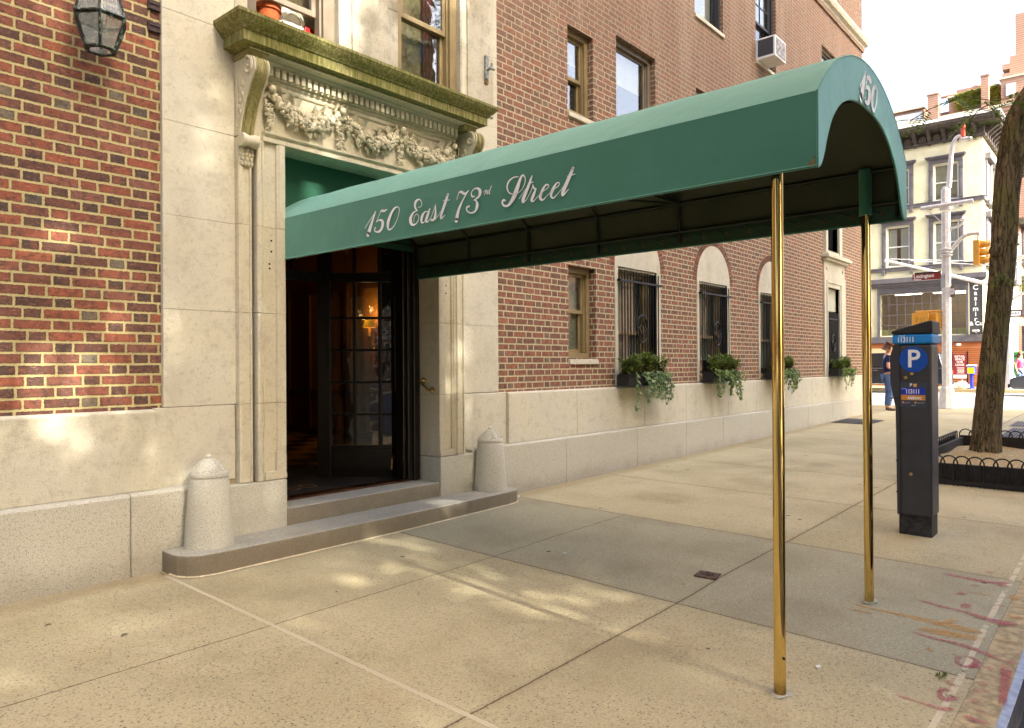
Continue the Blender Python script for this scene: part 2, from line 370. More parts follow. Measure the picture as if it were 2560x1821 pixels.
def text_mb(mb, txt, size, mat, bold=0.0, mi=0, align='CENTER', squeeze=1.0, shear=0.0):
    cu = bpy.data.curves.new("t", 'FONT'); cu.body = txt; cu.size = size; cu.align_x = align; cu.align_y = 'CENTER'; cu.offset = bold; cu.shear = shear; cu.resolution_u = 3
    o = bpy.data.objects.new("t", cu); COL.objects.link(o)
    dg = bpy.context.evaluated_depsgraph_get(); me = o.evaluated_get(dg).to_mesh()
    k = len(mb.v); S = Matrix.Diagonal((squeeze, 1, 1, 1))
    mb.v += [tuple(mat @ (S @ v.co)) for v in me.vertices]
    for p in me.polygons: mb.f.append(tuple(k+i for i in p.vertices)); mb.mi.append(mi)
    o.evaluated_get(dg).to_mesh_clear(); bpy.data.objects.remove(o); bpy.data.curves.remove(cu)
    return mb
def frame(origin, right, up):
    r = Vector(right).normalized(); u = Vector(up).normalized(); n_ = r.cross(u)
    m = Matrix((r, u, n_)).transposed().to_4x4(); m.translation = Vector(origin); return m
def lerp(x, xs, ys):
    if x <= xs[0]: return ys[0]
    for i in range(len(xs)-1):
        if x <= xs[i+1]: return ys[i]+(ys[i+1]-ys[i])*(x-xs[i])/(xs[i+1]-xs[i])
    return ys[-1]
ZW = ([-40, 2.3, 6, 9.5, 19.5, 45], [.10, .11, .125, .15, .27, .27]); ZC = ([-40, 2.3, 4.1, 4.8, 6, 9.5, 19.5, 22, 45], [-.05, -.015, .0, .04, .047, .09, .22, .24, .24])
def gz(x, y):
    t = (min(max(y, .5), 5.3)-.6)/4.5; return lerp(x, *ZC)*(1-t)+lerp(x, *ZW)*t
# ================================================================== GROUND
n = NT('concrete_sidewalk', 0.88, 0.25); x, y, z = n.xyz()
wob = n.M('MULTIPLY', n.M('SUBTRACT', n.noise(2.2, 4), 0.5), 0.03); wobf = n.M('MULTIPLY', n.M('SUBTRACT', n.noise(30, 3), 0.5), 0.012)
X = n.M('ADD', x, n.M('ADD', n.M('MULTIPLY', wob, 0.5), wobf)); Y = n.M('ADD', y, n.M('ADD', n.M('MULTIPLY', wob, 0.5), wobf))
tan1, tan2 = srgb(184, 171, 133), srgb(199, 186, 148)
c = n.mix(n.ss(0.3, 0.7, n.noise(1.3, 6, 0.6)), tan1, tan2)
c = n.mix(n.M('MULTIPLY', n.ss(0.48, 0.72, n.noise(0.7, 5, 0.65)), 0.5), c, srgb(140, 126, 94))
c = n.mix(n.M('MULTIPLY', n.ss(0.55, 0.75, n.noise(2.7, 6, 0.6)), 0.3), c, srgb(182, 154, 108))
slab = n.white(n.vec(n.M('FLOOR', n.M('DIVIDE', n.M('SUBTRACT', x, 0.39), 1.83)), n.M('FLOOR', n.M('DIVIDE', n.M('SUBTRACT', y, 0.65), 1.5)), 1.0))
c = n.mix(n.M('MULTIPLY', slab, 0.30), c, srgb(156, 143, 108))
g1 = n.M('MULTIPLY', n.M('GREATER_THAN', X, 4.05), n.M('LESS_THAN', X, 5.88))
g2 = n.M('MULTIPLY', n.M('GREATER_THAN', x, 13.4), n.M('LESS_THAN', y, 2.15))
grey = n.mix(n.ss(0.35, 0.65, n.noise(210, 3)), srgb(144, 140, 116), srgb(182, 175, 146))
grey = n.mix(n.M('MULTIPLY', n.ss(0.4, 0.7, n.noise(1.6, 5)), 0.45), grey, srgb(126, 116, 90))
c = n.mix(n.M('MULTIPLY', n.M('MAXIMUM', g1, n.M('MULTIPLY', g2, 0.6)), 0.92), c, grey)
# fine sand, dark pebbles, gum spots
c = n.mix(n.M('MULTIPLY', n.ss(0.47, 0.60, n.noise(90, 4, .75)), 0.30), c, srgb(112, 101, 76)); c = n.mix(n.M('MULTIPLY', n.ss(0.56, 0.62, n.noise(60, 2)), 0.24), c, srgb(104, 92, 72))
c = n.mix(n.M('MULTIPLY', n.ss(0.55, 0.72, n.noise(120, 2)), 0.5), c, srgb(216, 204, 170))
patch = n.M('MULTIPLY', n.ss(0.36, 0.52, n.noise(0.9, 4)), n.M('SUBTRACT', 1.0, g1))
peb = n.M('MULTIPLY', n.ss(0.30, 0.22, n.vor(58, v=n.scale(n.pos, (1, 1, 0)))), n.M('GREATER_THAN', n.white(n.vor(58, v=n.scale(n.pos, (1, 1, 0)), out="Position")), 0.60))
c = n.mix(n.M('MULTIPLY', n.M('MULTIPLY', peb, patch), 0.75), c, srgb(92, 88, 84))
def spots(sc, thr, r, col, f):
    global c
    v2 = n.scale(n.pos, (1, 1, 0)); d = n.vor(sc, v=v2); k = n.M('GREATER_THAN', n.white(n.vor(sc, v=v2, out="Position")), thr)
    c = n.mix(n.M('MULTIPLY', n.M('MULTIPLY', n.ss(r, r*0.75, n.M('ADD', d, n.M('MULTIPLY', n.M('SUBTRACT', n.noise(60, 2), 0.5), 0.05))), k), f), c, col)
spots(3.1, 0.55, 0.07, srgb(78, 72, 62), 0.85); spots(4.1, 0.6, 0.045, srgb(70, 64, 58), 0.8); spots(5.3, 0.6, 0.05, srgb(104, 92, 76), 0.7); spots(7.7, 0.8, 0.05, srgb(214, 206, 190), 0.5)
# joints
def line(v, at, half): return n.M('LESS_THAN', n.M('ABSOLUTE', n.M('SUBTRACT', v, at)), half)
fx = n.M('SUBTRACT', n.M('FLOORED_MODULO', n.M('ADD', n.M('SUBTRACT', X, 2.22), 0.915), 1.83), 0.915)
jx = n.M('LESS_THAN', n.M('ABSOLUTE', fx), 0.0045)
jy = n.M('MAXIMUM', line(Y, 2.15, 0.0045), n.M('MULTIPLY', line(Y, 3.65, 0.004), n.M('LESS_THAN', x, 5.9)))
jj = n.M('MAXIMUM', jx, jy)
soft = n.M('MAXIMUM', n.ss(0.035, 0.0, n.M('ABSOLUTE', fx)), n.ss(0.035, 0.0, n.M('ABSOLUTE', n.M('SUBTRACT', Y, 2.15))))
c = n.mix(n.M('MULTIPLY', soft, 0.22), c, srgb(120, 100, 70))
c = n.mix(n.M('MULTIPLY', jj, 0.85), c, srgb(84, 70, 50))
caulk = n.M('MAXIMUM', n.M('MULTIPLY', line(X, 2.22, 0.013), n.M('GREATER_THAN', n.noise(1.7, 3), 0.40)), n.M('MULTIPLY', line(Y, 0.655, 0.014), n.ss(0.42, 0.52, n.noise(11, 5))))
c = n.mix(n.M('MULTIPLY', caulk, 0.85), c, srgb(206, 194, 164))
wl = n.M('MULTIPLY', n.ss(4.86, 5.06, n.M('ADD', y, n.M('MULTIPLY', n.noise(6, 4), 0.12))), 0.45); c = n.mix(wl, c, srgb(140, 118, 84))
n.color(c)
hgt = n.M('SUBTRACT', n.M('ADD', n.M('MULTIPLY', n.noise(180, 3), 0.35), n.M('MULTIPLY', n.noise(25, 4), 0.3)), n.M('MULTIPLY', n.M('MAXIMUM', jj, n.M('MULTIPLY', peb, 0.2)), 1.0))
n.bump(hgt, 0.006); M['walk'] = n.m
n = NT('asphalt', 0.9, 0.3); n.color(n.mix(n.ss(0.3, 0.7, n.noise(120, 3)), srgb(62, 62, 62), srgb(96, 94, 90))); n.bump(n.noise(150, 3), 0.006); M['asphalt'] = n.m
n = NT('pale_avenue_asphalt', 0.9, 0.3); n.color(n.mix(n.ss(0.3, 0.7, n.noise(60, 3)), srgb(128, 126, 122), srgb(158, 156, 150))); M['asphalt2'] = n.m
M['line'] = simple('road_paint', srgb(230, 228, 220), 0.7, var=0.1, vs_=20)
M['curbm'] = simple('curb_concrete', srgb(172, 154, 118), 0.9, var=0.3, vs_=22, bump=0.004, bs=120)
M['steel'] = simple('steel_curb_edge', srgb(150, 152, 160), 0.45, 0.6, var=0.25, vs_=20)
M['soil'] = simple('tree_pit_soil', srgb(168, 146, 104), 0.95, var=0.35, vs_=30, bump=0.01, bs=60)
def grid(xs, ys, zf):
    mb = MB(); nx, ny = len(xs), len(ys)
    mb.v = [(x_, y_, zf(x_, y_)) for y_ in ys for x_ in xs]
    for j in range(ny-1):
        for i in range(nx-1): mb.f.append((j*nx+i, j*nx+i+1, (j+1)*nx+i+1, (j+1)*nx+i)); mb.mi.append(0)
    return mb
def rng(a, b, k): return [a+(b-a)*i/k for i in range(k+1)]
g_ = MB(); g_.face([(-1500, -1500, -0.6), (1500, -1500, -0.6), (1500, 1500, -0.6), (-1500, 1500, -0.6)]); struct(g_.build('ground', 'asphalt'))
xs = rng(-30, 2, 16)+rng(2.25, 8, 23)+rng(8.5, 23.5, 30)
sw = grid(xs, [0.60, 0.8, 1.2, 1.7, 2.2, 2.8, 3.4, 4.0, 4.6, 5.22], gz)
sw.f += []; k = len(sw.v)
sw.face([(19.56, 5.22, .27), (23.5, 5.22, .27), (23.5, 60, .27), (19.56, 60, .27)])
struct(sw.build('sidewalk', 'walk', smooth=30))
# curb: concrete strip with steel nosing
cb = MB(); sn = MB()
for a, b in zip(xs[:-1], xs[1:]):
    za, zb = gz(a, .6), gz(b, .6)
    cb.face([(a, .6, za-.004), (b, .6, zb-.004), (b, .46, zb-.008), (a, .46, za-.008)])
    sn.face([(a, .46, za-.006), (b, .46, zb-.006), (b, .425, zb-.012), (a, .425, za-.012)]); sn.face([(a, .425, za-.012), (b, .425, zb-.012), (b, .42, zb-.17), (a, .42, za-.17)])
cb.face([(23.5, .42, .245), (23.5, 60, .268), (23.56, 60, .268), (23.56, .42, .245)]); cb.face([(23.56, .42, .245), (23.56, 60, .268), (23.56, 60, .05), (23.56, .42, .05)])
struct(cb.build('curb', 'curbm')); struct(sn.build('curb_edge', 'steel'))
rd = MB()
for a, b in zip(xs[:-1], xs[1:]):
    za, zb = gz(a, .6)-.15, gz(b, .6)-.15
    rd.face([(a, .43, za), (b, .43, zb), (b, -8.6, zb), (a, -8.6, za)])
rd.face([(-300, .43, -.2), (-30, .43, -.2), (-30, -8.6, -.2), (-300, -8.6, -.2)])
struct(rd.build('road', 'asphalt', smooth=30))
av = MB(); av.face([(23.5, -120, .095), (39, -120, .125), (39, 120, .125), (23.5, 120, .095)]); av.face([(39, -8.6, .125), (300, -8.6, .125), (300, .43, .125), (39, .43, .125)])
struct(av.build('avenue_road', 'asphalt2'))
zb_ = MB()
for i in range(11):
    a = 24.6+i*1.28; zb_.face([(a, 0.6, .105+.002*(a-23.5)), (a+.62, 0.6, .105+.002*(a-22.9)), (a+.62, 4.2, .105+.002*(a-22.9)), (a, 4.2, .105+.002*(a-23.5))])
for yy in (0.1, 5.2): zb_.face([(24, yy, .104), (38.6, yy, .133), (38.6, yy+.2, .133), (24, yy+.2, .104)])
struct(zb_.build('crosswalk_marking', 'line'))
fs = MB(); fs.box(39, 43.0, .43, 120, -.3, .28); fs.box(43, 300, .43, 5.85, -.3, .279); struct(fs.build('far_sidewalk', 'walk'))
os_ = MB(); os_.box(-300, 23.5, -13.4, -8.6, -.5, .06); os_.box(39, 300, -13.4, -8.6, -.5, .27); struct(os_.build('opposite_sidewalk', 'walk'))

# ================================================================== APARTMENT BUILDING
BL = thing('apartment_building', (4.07, 5.2, .12), 'large red brick apartment house with carved limestone entrance and row of arched windows', 'building')
def P_(name, mb, mat, parent=BL, **kw): return mb.build(name, mat, parent, **kw)
def wall_holes(mb, x0, x1, z0, z1, Yw, holes, depth=.24):
    X_ = sorted({x0, x1} | {h[0] for h in holes} | {h[1] for h in holes}); Z_ = sorted({z0, z1} | {h[2] for h in holes} | {h[3] for h in holes})
    for i in range(len(X_)-1):
        for j in range(len(Z_)-1):
            cx, cz = (X_[i]+X_[i+1])/2, (Z_[j]+Z_[j+1])/2
            if any(h[0] < cx < h[1] and h[2] < cz < h[3] for h in holes): continue
            mb.face([(X_[i], Yw, Z_[j]), (X_[i+1], Yw, Z_[j]), (X_[i+1], Yw, Z_[j+1]), (X_[i], Yw, Z_[j+1])])
    for a, b, c_, d in holes:
        mb.face([(a, Yw, c_), (a, Yw, d), (a, Yw+depth, d), (a, Yw+depth, c_)]); mb.face([(b, Yw, c_), (b, Yw+depth, c_), (b, Yw+depth, d), (b, Yw, d)])
        mb.face([(a, Yw, d), (b, Yw, d), (b, Yw+depth, d), (a, Yw+depth, d)]); mb.face([(a, Yw, c_), (a, Yw+depth, c_), (b, Yw+depth, c_), (b, Yw, c_)])
H1 = (7.13, 7.72, 1.58, 2.70); H1u = (7.14, 7.68, 4.56, 5.60); H2u = (8.22, 9.25, 4.45, 5.83); H3u = (10.51, 11.02, 4.75, 5.79)
HA = (10.48, 11.50, 6.95, 8.85); HB = (12.86, 13.83, 6.97, 8.85); HC = (16.48, 17.39, 6.9, 8.43); HD_ = (16.55, 17.42, 9.75, 11.4)
A1 = (8.22, 9.24, 1.225, 2.79); A2 = (10.56, 11.58, 1.225, 2.79); A3 = (12.98, 14.00, 1.225, 2.79); H4 = (16.70, 17.55, 1.225, 3.17); H4u = (16.69, 17.50, 4.0, 5.5)
lowr = [H1, A1, A2, A3, H4]; upr = [H1u, H2u, H3u, HA, HB, HC, HD_, H4u]
wb = MB(); wall_holes(wb, -14, 2.32, 1.0, 30, 5.2, []); P_('brick_wall', wb, 'brick')
wb = MB(); wall_holes(wb, 5.80, 19.56, 1.0, 3.6, 5.2, lowr, .12); P_('brick_wall', wb, 'brick2')
wb = MB(); wall_holes(wb, 5.80, 19.56, 3.6, 30, 5.2, upr, .12); wb.face([(2.3, 5.2, 9.4), (5.8, 5.2, 9.4), (5.8, 5.2, 30), (2.3, 5.2, 30)])
wb.face([(19.56, 5.2, 1), (19.56, 30, 1), (19.56, 30, 30), (19.56, 5.2, 30)]); wb.face([(-14, 5.2, 0), (-14, 30, 0), (-14, 30, 30), (-14, 5.2, 30)]); wb.face([(-14, 30, 0), (19.56, 30, 0), (19.56, 30, 30), (-14, 30, 30)])
P_('brick_wall', wb, 'brick2')
rf = MB(); rf.box(-14, 19.56, 5.2, 30, 30.0, 30.3); P_('roof', rf, 'mortar')
bk = MB(); bk.box(2.2, 5.9, 5.46, 5.6, 4.1, 9.4); bk.box(-14, 2.3, 5.3, 5.4, .2, 30); bk.box(2.25, 3.2, 5.215, 5.4, .0, 3.9); bk.box(4.92, 5.85, 5.215, 5.4, .0, 3.9); bk.box(3.0, 5.1, 5.215, 5.4, 3.31, 4.0)
P_('backing_wall', bk, 'mortar')

def window(r, mat, Yw=5.2, rec=.10, meet=None, mx=0, mz=0, blind=None, bfrac=1.0, sill=True, name='window', glassm='glass', room='dark', sillm='lime', fw=.055, sash_gap=0.0):
    x0, x1, z0, z1 = r; ya = Yw+rec; f = MB()
    f.box(x0, x0+fw, ya, ya+.14, z0, z1); f.box(x1-fw, x1, ya, ya+.14, z0, z1); f.box(x0+fw, x1-fw, ya, ya+.14, z1-fw, z1); f.box(x0+fw, x1-fw, ya-.01, ya+.14, z0, z0+fw*.9)
    f.box(x0+fw, x0+fw+.02, ya+.03, ya+.1, z0+fw, z1-fw); f.box(x1-fw-.02, x1-fw, ya+.03, ya+.1, z0+fw, z1-fw)
    w_ = f.build(name, mat, BL, bevel=.004)
    ix0, ix1, iz0, iz1 = x0+fw+.02, x1-fw-.02, z0+fw*.9, z1-fw
    zm = iz0+(iz1-iz0)*(meet if meet else .5); s = MB(); rw = .04
    for (a, b, yy) in ((iz0+sash_gap, zm+.02+sash_gap, ya+.085), (zm-.02, iz1, ya+.045)):
        s.box(ix0, ix0+rw, yy, yy+.035, a, b); s.box(ix1-rw, ix1, yy, yy+.035, a, b); s.box(ix0+rw, ix1-rw, yy, yy+.035, a, a+rw*1.2); s.box(ix0+rw, ix1-rw, yy, yy+.035, b-rw, b)
    yy = ya+.045
    for i in range(mx): xx = ix0+rw+(ix1-ix0-2*rw)*(i+1)/(mx+1); s.box(xx-.01, xx+.01, yy+.004, yy+.03, zm, iz1)
    for i in range(mz): zz = zm+(iz1-zm)*(i+1)/(mz+1); s.box(ix0+rw, ix1-rw, yy+.006, yy+.028, zz-.01, zz+.01)
    s.build('sash', mat, w_, bevel=.003)
    g = MB(); g.box(ix0+rw*.5, ix1-rw*.5, ya+.058, ya+.062, zm, iz1-rw*.5); g.box(ix0+rw*.5, ix1-rw*.5, ya+.1, ya+.104, iz0+rw*.5+sash_gap, zm+sash_gap); g.build('pane', glassm, w_)
    rm = MB(); y0, y1 = ya+.14, ya+1.1
    for q in ([(x0-.1, y1, z0-.1), (x1+.1, y1, z0-.1), (x1+.1, y1, z1+.1), (x0-.1, y1, z1+.1)], [(x0-.1, y0, z0-.1), (x0-.1, y1, z0-.1), (x0-.1, y1, z1+.1), (x0-.1, y0, z1+.1)], [(x1+.1, y0, z0-.1), (x1+.1, y0, z1+.1), (x1+.1, y1, z1+.1), (x1+.1, y1, z0-.1)],
              [(x0-.1, y0, z1+.1), (x0-.1, y1, z1+.1), (x1+.1, y1, z1+.1), (x1+.1, y0, z1+.1)], [(x0-.1, y0, z0-.1), (x1+.1, y0, z0-.1), (x1+.1, y1, z0-.1), (x0-.1, y1, z0-.1)]): rm.face(q)
    rm.build('room_recess', room, w_)
    if blind:
        b = MB(); b.box(ix0, ix1, ya+.122, ya+.126, iz1-(iz1-iz0)*bfrac, iz1+.02); b.build('blind', blind, w_)
    if sill:
        sl_ = MB(); sl_.prism([(Yw+.12, z0), (Yw-.03, z0-.018), (Yw-.03, z0-.075), (Yw+.12, z0-.075)], 'x', x0-.005, x1+.012); sl_.build('sill', sillm, w_, bevel=.004)
    return w_
window(H1, 'brown', meet=.52, blind='greyblind', bfrac=1.0, fw=.07)
window(H1u, 'brown', rec=.08, meet=.45, blind='greyblind', bfrac=.3, fw=.07)
window(H2u, 'taupe', rec=.08, meet=.22, fw=.07, blind='offwhite', bfrac=.35)
window(H3u, 'taupe', rec=.08, meet=.5, fw=.06)
window(HA, 'dkframe', rec=.06, meet=.5, blind='offwhite', bfrac=.98)
wB = window(HB, 'dkframe', rec=.06, meet=.42, mx=1, mz=2, blind='offwhite', bfrac=.6)
window(HC, 'taupe', rec=.06, meet=.5, blind='offwhite', bfrac=.3); window(HD_, 'dkframe', rec=.06, meet=.5)
window(H4u, 'dkframe', rec=.10, meet=.5, blind='greyblind', bfrac=.7)
for r, bl, bf in ((A1, 'greyblind', .98), (A2, 'greyblind', .8), (A3, 'greyblind', .9)): window(r, 'brown', rec=.12, meet=.45, blind=bl, bfrac=bf, sill=False, fw=.05)
window((16.70, 17.55, 1.225, 2.66), 'brown', rec=.10, meet=.5, sill=False, fw=.05)
bp = MB(); bp.box(16.70, 17.55, 5.26, 5.30, 2.66, 3.17); P_('window_panel', bp, 'greyblind', bevel=.004)
# sooty window returns are part of the brick; arch fields, jambs and rowlocks
def arch_field(r):
    x0, x1, z0, z1 = r; o0, o1 = x0-.07, x1+.11; cx, rr = (o0+o1)/2, (o1-o0)/2; f = MB(); yf = 5.188
    f.box(o0, x0, yf, 5.34, 1.22, z1); f.box(x1, o1, yf, 5.34, 1.22, z1)
    pts = [(o0, z1)]+[(cx-rr*math.cos(t), z1+rr*math.sin(t)) for t in [math.pi*i/24 for i in range(1, 24)]]+[(o1, z1)]
    f.prism(pts, "y", yf+.004, 5.34)
    f.box(x0, x1, yf+.03, 5.33, z1-.03, z1-.001)
    P_('arch_panel', f, 'lime', bevel=.003)
    a = MB(); N = 34
    for i in range(N):
        t0, t1 = math.pi*(i+.1)/N, math.pi*(i+.9)/N; ri, ro = rr+.008, rr+.115
        a.prism([(cx-ri*math.cos(t0), z1+ri*math.sin(t0)), (cx-ro*math.cos(t0), z1+ro*math.sin(t0)), (cx-ro*math.cos(t1), z1+ro*math.sin(t1)), (cx-ri*math.cos(t1), z1+ri*math.sin(t1))], 'y', 5.194, 5.21)
    P_('arch_brickwork', a, 'archbrick')
    mo = MB(); ring = [math.pi*i/30 for i in range(31)]
    for t0, t1 in zip(ring[:-1], ring[1:]):
        mo.face([(cx-(rr)*math.cos(t0), 5.1975, z1+(rr)*math.sin(t0)), (cx-(rr+.125)*math.cos(t0), 5.1975, z1+(rr+.125)*math.sin(t0)), (cx-(rr+.125)*math.cos(t1), 5.1975, z1+(rr+.125)*math.sin(t1)), (cx-(rr)*math.cos(t1), 5.1975, z1+(rr)*math.sin(t1))])
    P_('arch_mortar', mo, 'mortar')
for r in (A1, A2, A3): arch_field(r)
def guard(x0, x1, z0, z1, Yg=5.15, zc=1.98):
    b = MB(); N = 14; cx = (x0+x1)/2; rx, rz = .135, .185
    for i in range(N):
        xx = x0+.03+(x1-x0-.06)*i/(N-1)
        b.tube([(xx, Yg, z0), (xx, Yg, z1)], .0095, 6)
    for zz in (z1-.14, z0+.12): b.box(x0-.03, x1+.05, Yg-.022, Yg+.012, zz-.013, zz+.013)
    b.box(x0-.03, x0-.012, Yg-.012, Yg+.05, z1-.155, z1-.125); b.box(x1+.03, x1+.048, Yg-.012, Yg+.05, z1-.155, z1-.125)
    ring = [(cx+rx*math.cos(t), zc+rz*math.sin(t)) for t in [2*math.pi*i/28 for i in range(28)]]
    for off in (0.0,): b.tube([(p, Yg-.02, q) for p, q in ring], .012, 6, closed=True)
    for sx in (1, -1):
        for sz in (1, -1): b.tube([(cx+sx*rx*(1-s_)**1.7, Yg-.022, zc+sz*rz*s_**1.7) for s_ in [i/8 for i in range(9)]], .009, 6)
    b.ball((cx-rx, Yg-.03, zc), .014); b.ball((cx+rx, Yg-.03, zc), .014)
    P_('window_guard', b, 'black')
for r in (A1, A2, A3): guard(r[0], r[1], 1.25, 2.745)
guard(16.72, 17.53, 1.25, 2.62, 5.2, 1.95)
# rectangular stone window surround near the corner
f = MB(); f.box(16.48, 16.70, 5.165, 5.34, 1.22, 3.44); f.box(17.55, 17.98, 5.165, 5.34, 1.22, 3.44); f.box(16.70, 17.55, 5.165, 5.34, 3.17, 3.44)
f.box(16.60, 16.66, 5.145, 5.17, 1.22, 3.26); f.box(17.60, 17.66, 5.145, 5.17, 1.22, 3.26); f.box(16.60, 17.66, 5.145, 5.17, 3.262, 3.32)
f.box(16.50, 17.96, 5.18, 5.34, 3.442, 3.74); f.box(16.45, 18.02, 5.11, 5.3, 3.742, 3.80); f.box(16.40, 18.10, 5.05, 5.3, 3.803, 3.87); f.box(16.44, 18.06, 5.08, 5.3, 3.873, 3.90)
f.box(16.55, 16.69, 5.15, 5.34, 3.905, 5.6); f.box(17.50, 17.70, 5.15, 5.34, 3.905, 5.6)
for cx in (16.68, 17.8): f.lathe([(.0, 0), (.045, 0), (.05, .012), (.03, .02)], 0, 0, 14); k = len(f.v)-56; f.xf(Matrix.Translation((cx, 5.18, 3.59)) @ Matrix.Rotation(R(90), 4, 'X'), k)
P_('window_surround', f, 'lime', bevel=.006)
# string course
f = MB(); f.prism([(5.22, 9.30), (5.17, 9.32), (5.15, 9.37), (5.09, 9.40), (5.06, 9.47), (5.06, 9.53), (5.22, 9.56)], 'x', 5.8, 19.70)
P_('string_course', f, 'lime')
f = MB(); f.box(5.9, 19.6, 5.165, 5.21, 9.22, 9.297); P_('brick_course', f, 'brick2')
# water table and granite base, in blocks with open joints
def blocks(name, mat, x0, x1, yf, yb, z0, z1, seed, lens, ledge, bevel=.006, first=None):
    rr = random.Random(seed); mb = MB(); x_ = x0; q = first
    while x_ < x1-.02:
        L = q if q else rr.uniform(*lens); q = None; e = min(x1, x_+L)
        if x1-e < .3: e = x1
        mb.prism([(yb, z0), (yf, z0), (yf, z1-ledge), (yf+.012, z1-ledge*.4), (yb, z1)], 'x', x_+.0013, e-.0013); x_ = e
    return P_(name, mb, mat, bevel=bevel)
blocks('water_table', 'lime', -14, 2.24, 5.135, 5.30, .66, 1.215, 3, (1.0, 1.7), .022, first=.9)
blocks('water_table', 'lime', 2.24, 2.836, 5.160, 5.30, .66, 1.2165, 4, (.6, .7), .004, .003)
blocks('water_table', 'lime', 5.30, 5.94, 5.160, 5.30, .66, 1.215, 3, (.6, .7), .01)
blocks('water_table', 'lime', 5.94, 19.62, 5.125, 5.30, .66, 1.215, 8, (1.15, 1.6), .025)
blocks('granite_base', 'granite', -14, 2.50, 5.07, 5.30, -.1, .668, 5, (1.0, 1.5), .03, .01, first=14+1.62-1.3*10)
blocks('granite_base', 'granite', 5.32, 19.66, 5.07, 5.30, -.1, .668, 6, (1.1, 1.7), .03, .01)
for a, b in ((2.50, 3.222), (4.882, 5.375)): f = MB(); f.box(a, b, 5.075, 5.38, 0, .622); P_('granite_plinth', f, 'granite', bevel=.01)
f = MB(); f.box(-14, 3.1, 5.16, 5.29, -.1, .655); f.box(5.0, 19.5, 5.16, 5.29, -.1, .655); f.box(-14, 3.0, 5.18, 5.29, .656, 1.205); f.box(5.2, 19.5, 5.18, 5.29, .656, 1.205); P_('joint_backing', f, 'mortar')
# limestone piers beside the entrance and wall above the cornice
zs = [1.218, 1.908, 2.571, 3.233, 4.013, 4.75, 5.45, 6.2, 7.0, 7.8, 8.6, 9.4]
for a, b in ((2.306, 2.845), (5.295, 5.822)):
    f = MB()
    for z0, z1 in zip(zs[:-1], zs[1:]): f.box(a, b, 5.166, 5.34, z0+.001, z1-.001)
    P_('stone_pier', f, 'lime', bevel=.0025)
f = MB()
for z0, z1 in zip(zs[4:-1], zs[5:]):
    for a, b in ((2.848, 2.955), (3.80, 4.455), (5.27, 5.292)): f.box(a, b, 5.166, 5.46, z0+.0025, z1-.0025)
for a, b in ((2.955, 3.80), (4.455, 5.27)): f.box(a, b, 5.166, 5.46, 6.0, 9.4)
f.box(3.93, 4.33, 5.150, 5.17, 4.08, 5.9); f.box(5.36, 5.75, 5.148, 5.162, 4.10, 5.9)
P_('stone_wall', f, 'limedk', bevel=.003)
# windows above the cornice
wl_ = window((2.955, 3.80, 4.165, 6.0), 'taupe', Yw=5.2, rec=.03, meet=.5, fw=.11, sash_gap=.20, sill=False)
wr_ = window((4.455, 5.27, 4.12, 6.0), 'brown', Yw=5.2, rec=.02, meet=.355, fw=.09, sill=False)
cu = MB()
for i in range(9): cu.tube([(5.01+i*.021, 5.43+.012*(i % 2), 4.15), (5.01+i*.021, 5.43+.012*(i % 2), 5.9)], .013, 6)
cu.build('curtain', 'maroon', wr_)
M['vent'] = simple('rusty_dark_vent', srgb(66, 52, 52), 0.6, 0.3, var=.4, vs_=40)
for zc in (3.86, 4.01):
    ve = MB(); ve.box(2.222, 2.306, 5.183, 5.21, zc-.032, zc+.032); ve.box(2.230, 2.298, 5.176, 5.19, zc+.006, zc+.032); ve.box(2.230, 2.298, 5.176, 5.19, zc-.032, zc-.020)
    P_('wall_vent', ve, 'vent')
# ---------------- entrance surround
jam = [(2.972, 5.20), (2.972, 5.072), (2.980, 5.066), (2.998, 5.066), (3.006, 5.082), (3.018, 5.088), (3.026, 5.080), (3.034, 5.092), (3.044, 5.096), (3.050, 5.114), (3.150, 5.114), (3.156, 5.098), (3.168, 5.092), (3.178, 5.086), (3.222, 5.086), (3.226, 5.092), (3.226, 5.38), (2.99, 5.38), (2.99, 5.20)]
cxm = 4.053
for s_ in (1, -1):
    f = MB(); pl = [((p if s_ == 1 else 2*cxm-p), q) for p, q in jam]; pls = [((p if s_ == 1 else 2*cxm-p), q) for p, q in ((2.845, 5.2), (2.845, 5.115), (2.858, 5.106), (2.872, 5.106), (2.876, 5.120), (2.930, 5.120), (2.936, 5.106), (2.948, 5.106), (2.930, 5.2))]
    zz = [.625, 1.218, 1.908, 2.571, 3.228]
    for z0, z1 in zip(zz[:-1], zz[1:]): f.prism(pl, 'z', z0+.0015, z1-.0015); f.prism(pls, 'z', z0+.0015, z1-.0015)
    a, b = (3.035, 3.222) if s_ == 1 else (2*cxm-3.222, 2*cxm-3.035)
    f.box(a, b, 5.076, 5.12, .628, .668); f.box(a+.006, b-.002, 5.083, 5.12, .668, .69); f.box(min(3.14, 3.14) if s_ == 1 else 2*cxm-3.222, 3.222 if s_ == 1 else 2*cxm-3.14, 5.083, 5.12, .69, .84)
    a, b = (2.947, 2.973) if s_ == 1 else (2*cxm-2.973, 2*cxm-2.947)
    P_('door_surround', f, 'limes', bevel=.002)
    f = MB(); f.box(a, b, 5.175, 5.3, .62, 3.2); P_('surround_recess', f, 'recessdk')
f = MB(); f.prism([(5.38, 3.228), (5.090, 3.228), (5.086, 3.232), (5.086, 3.262), (5.098, 3.266), (5.092, 3.274), (5.080, 3.280), (5.070, 3.290), (5.070, 3.300), (5.13, 3.304), (5.38, 3.304)], 'x', 3.035, 2*cxm-3.035)
f.box(2.972, 5.134, 5.13, 5.38, 3.2285, 3.70); f.box(2.972, 3.035, 5.112, 5.13, 3.2285, 3.66); f.box(2*cxm-3.035, 5.134, 5.112, 5.13, 3.2285, 3.66)
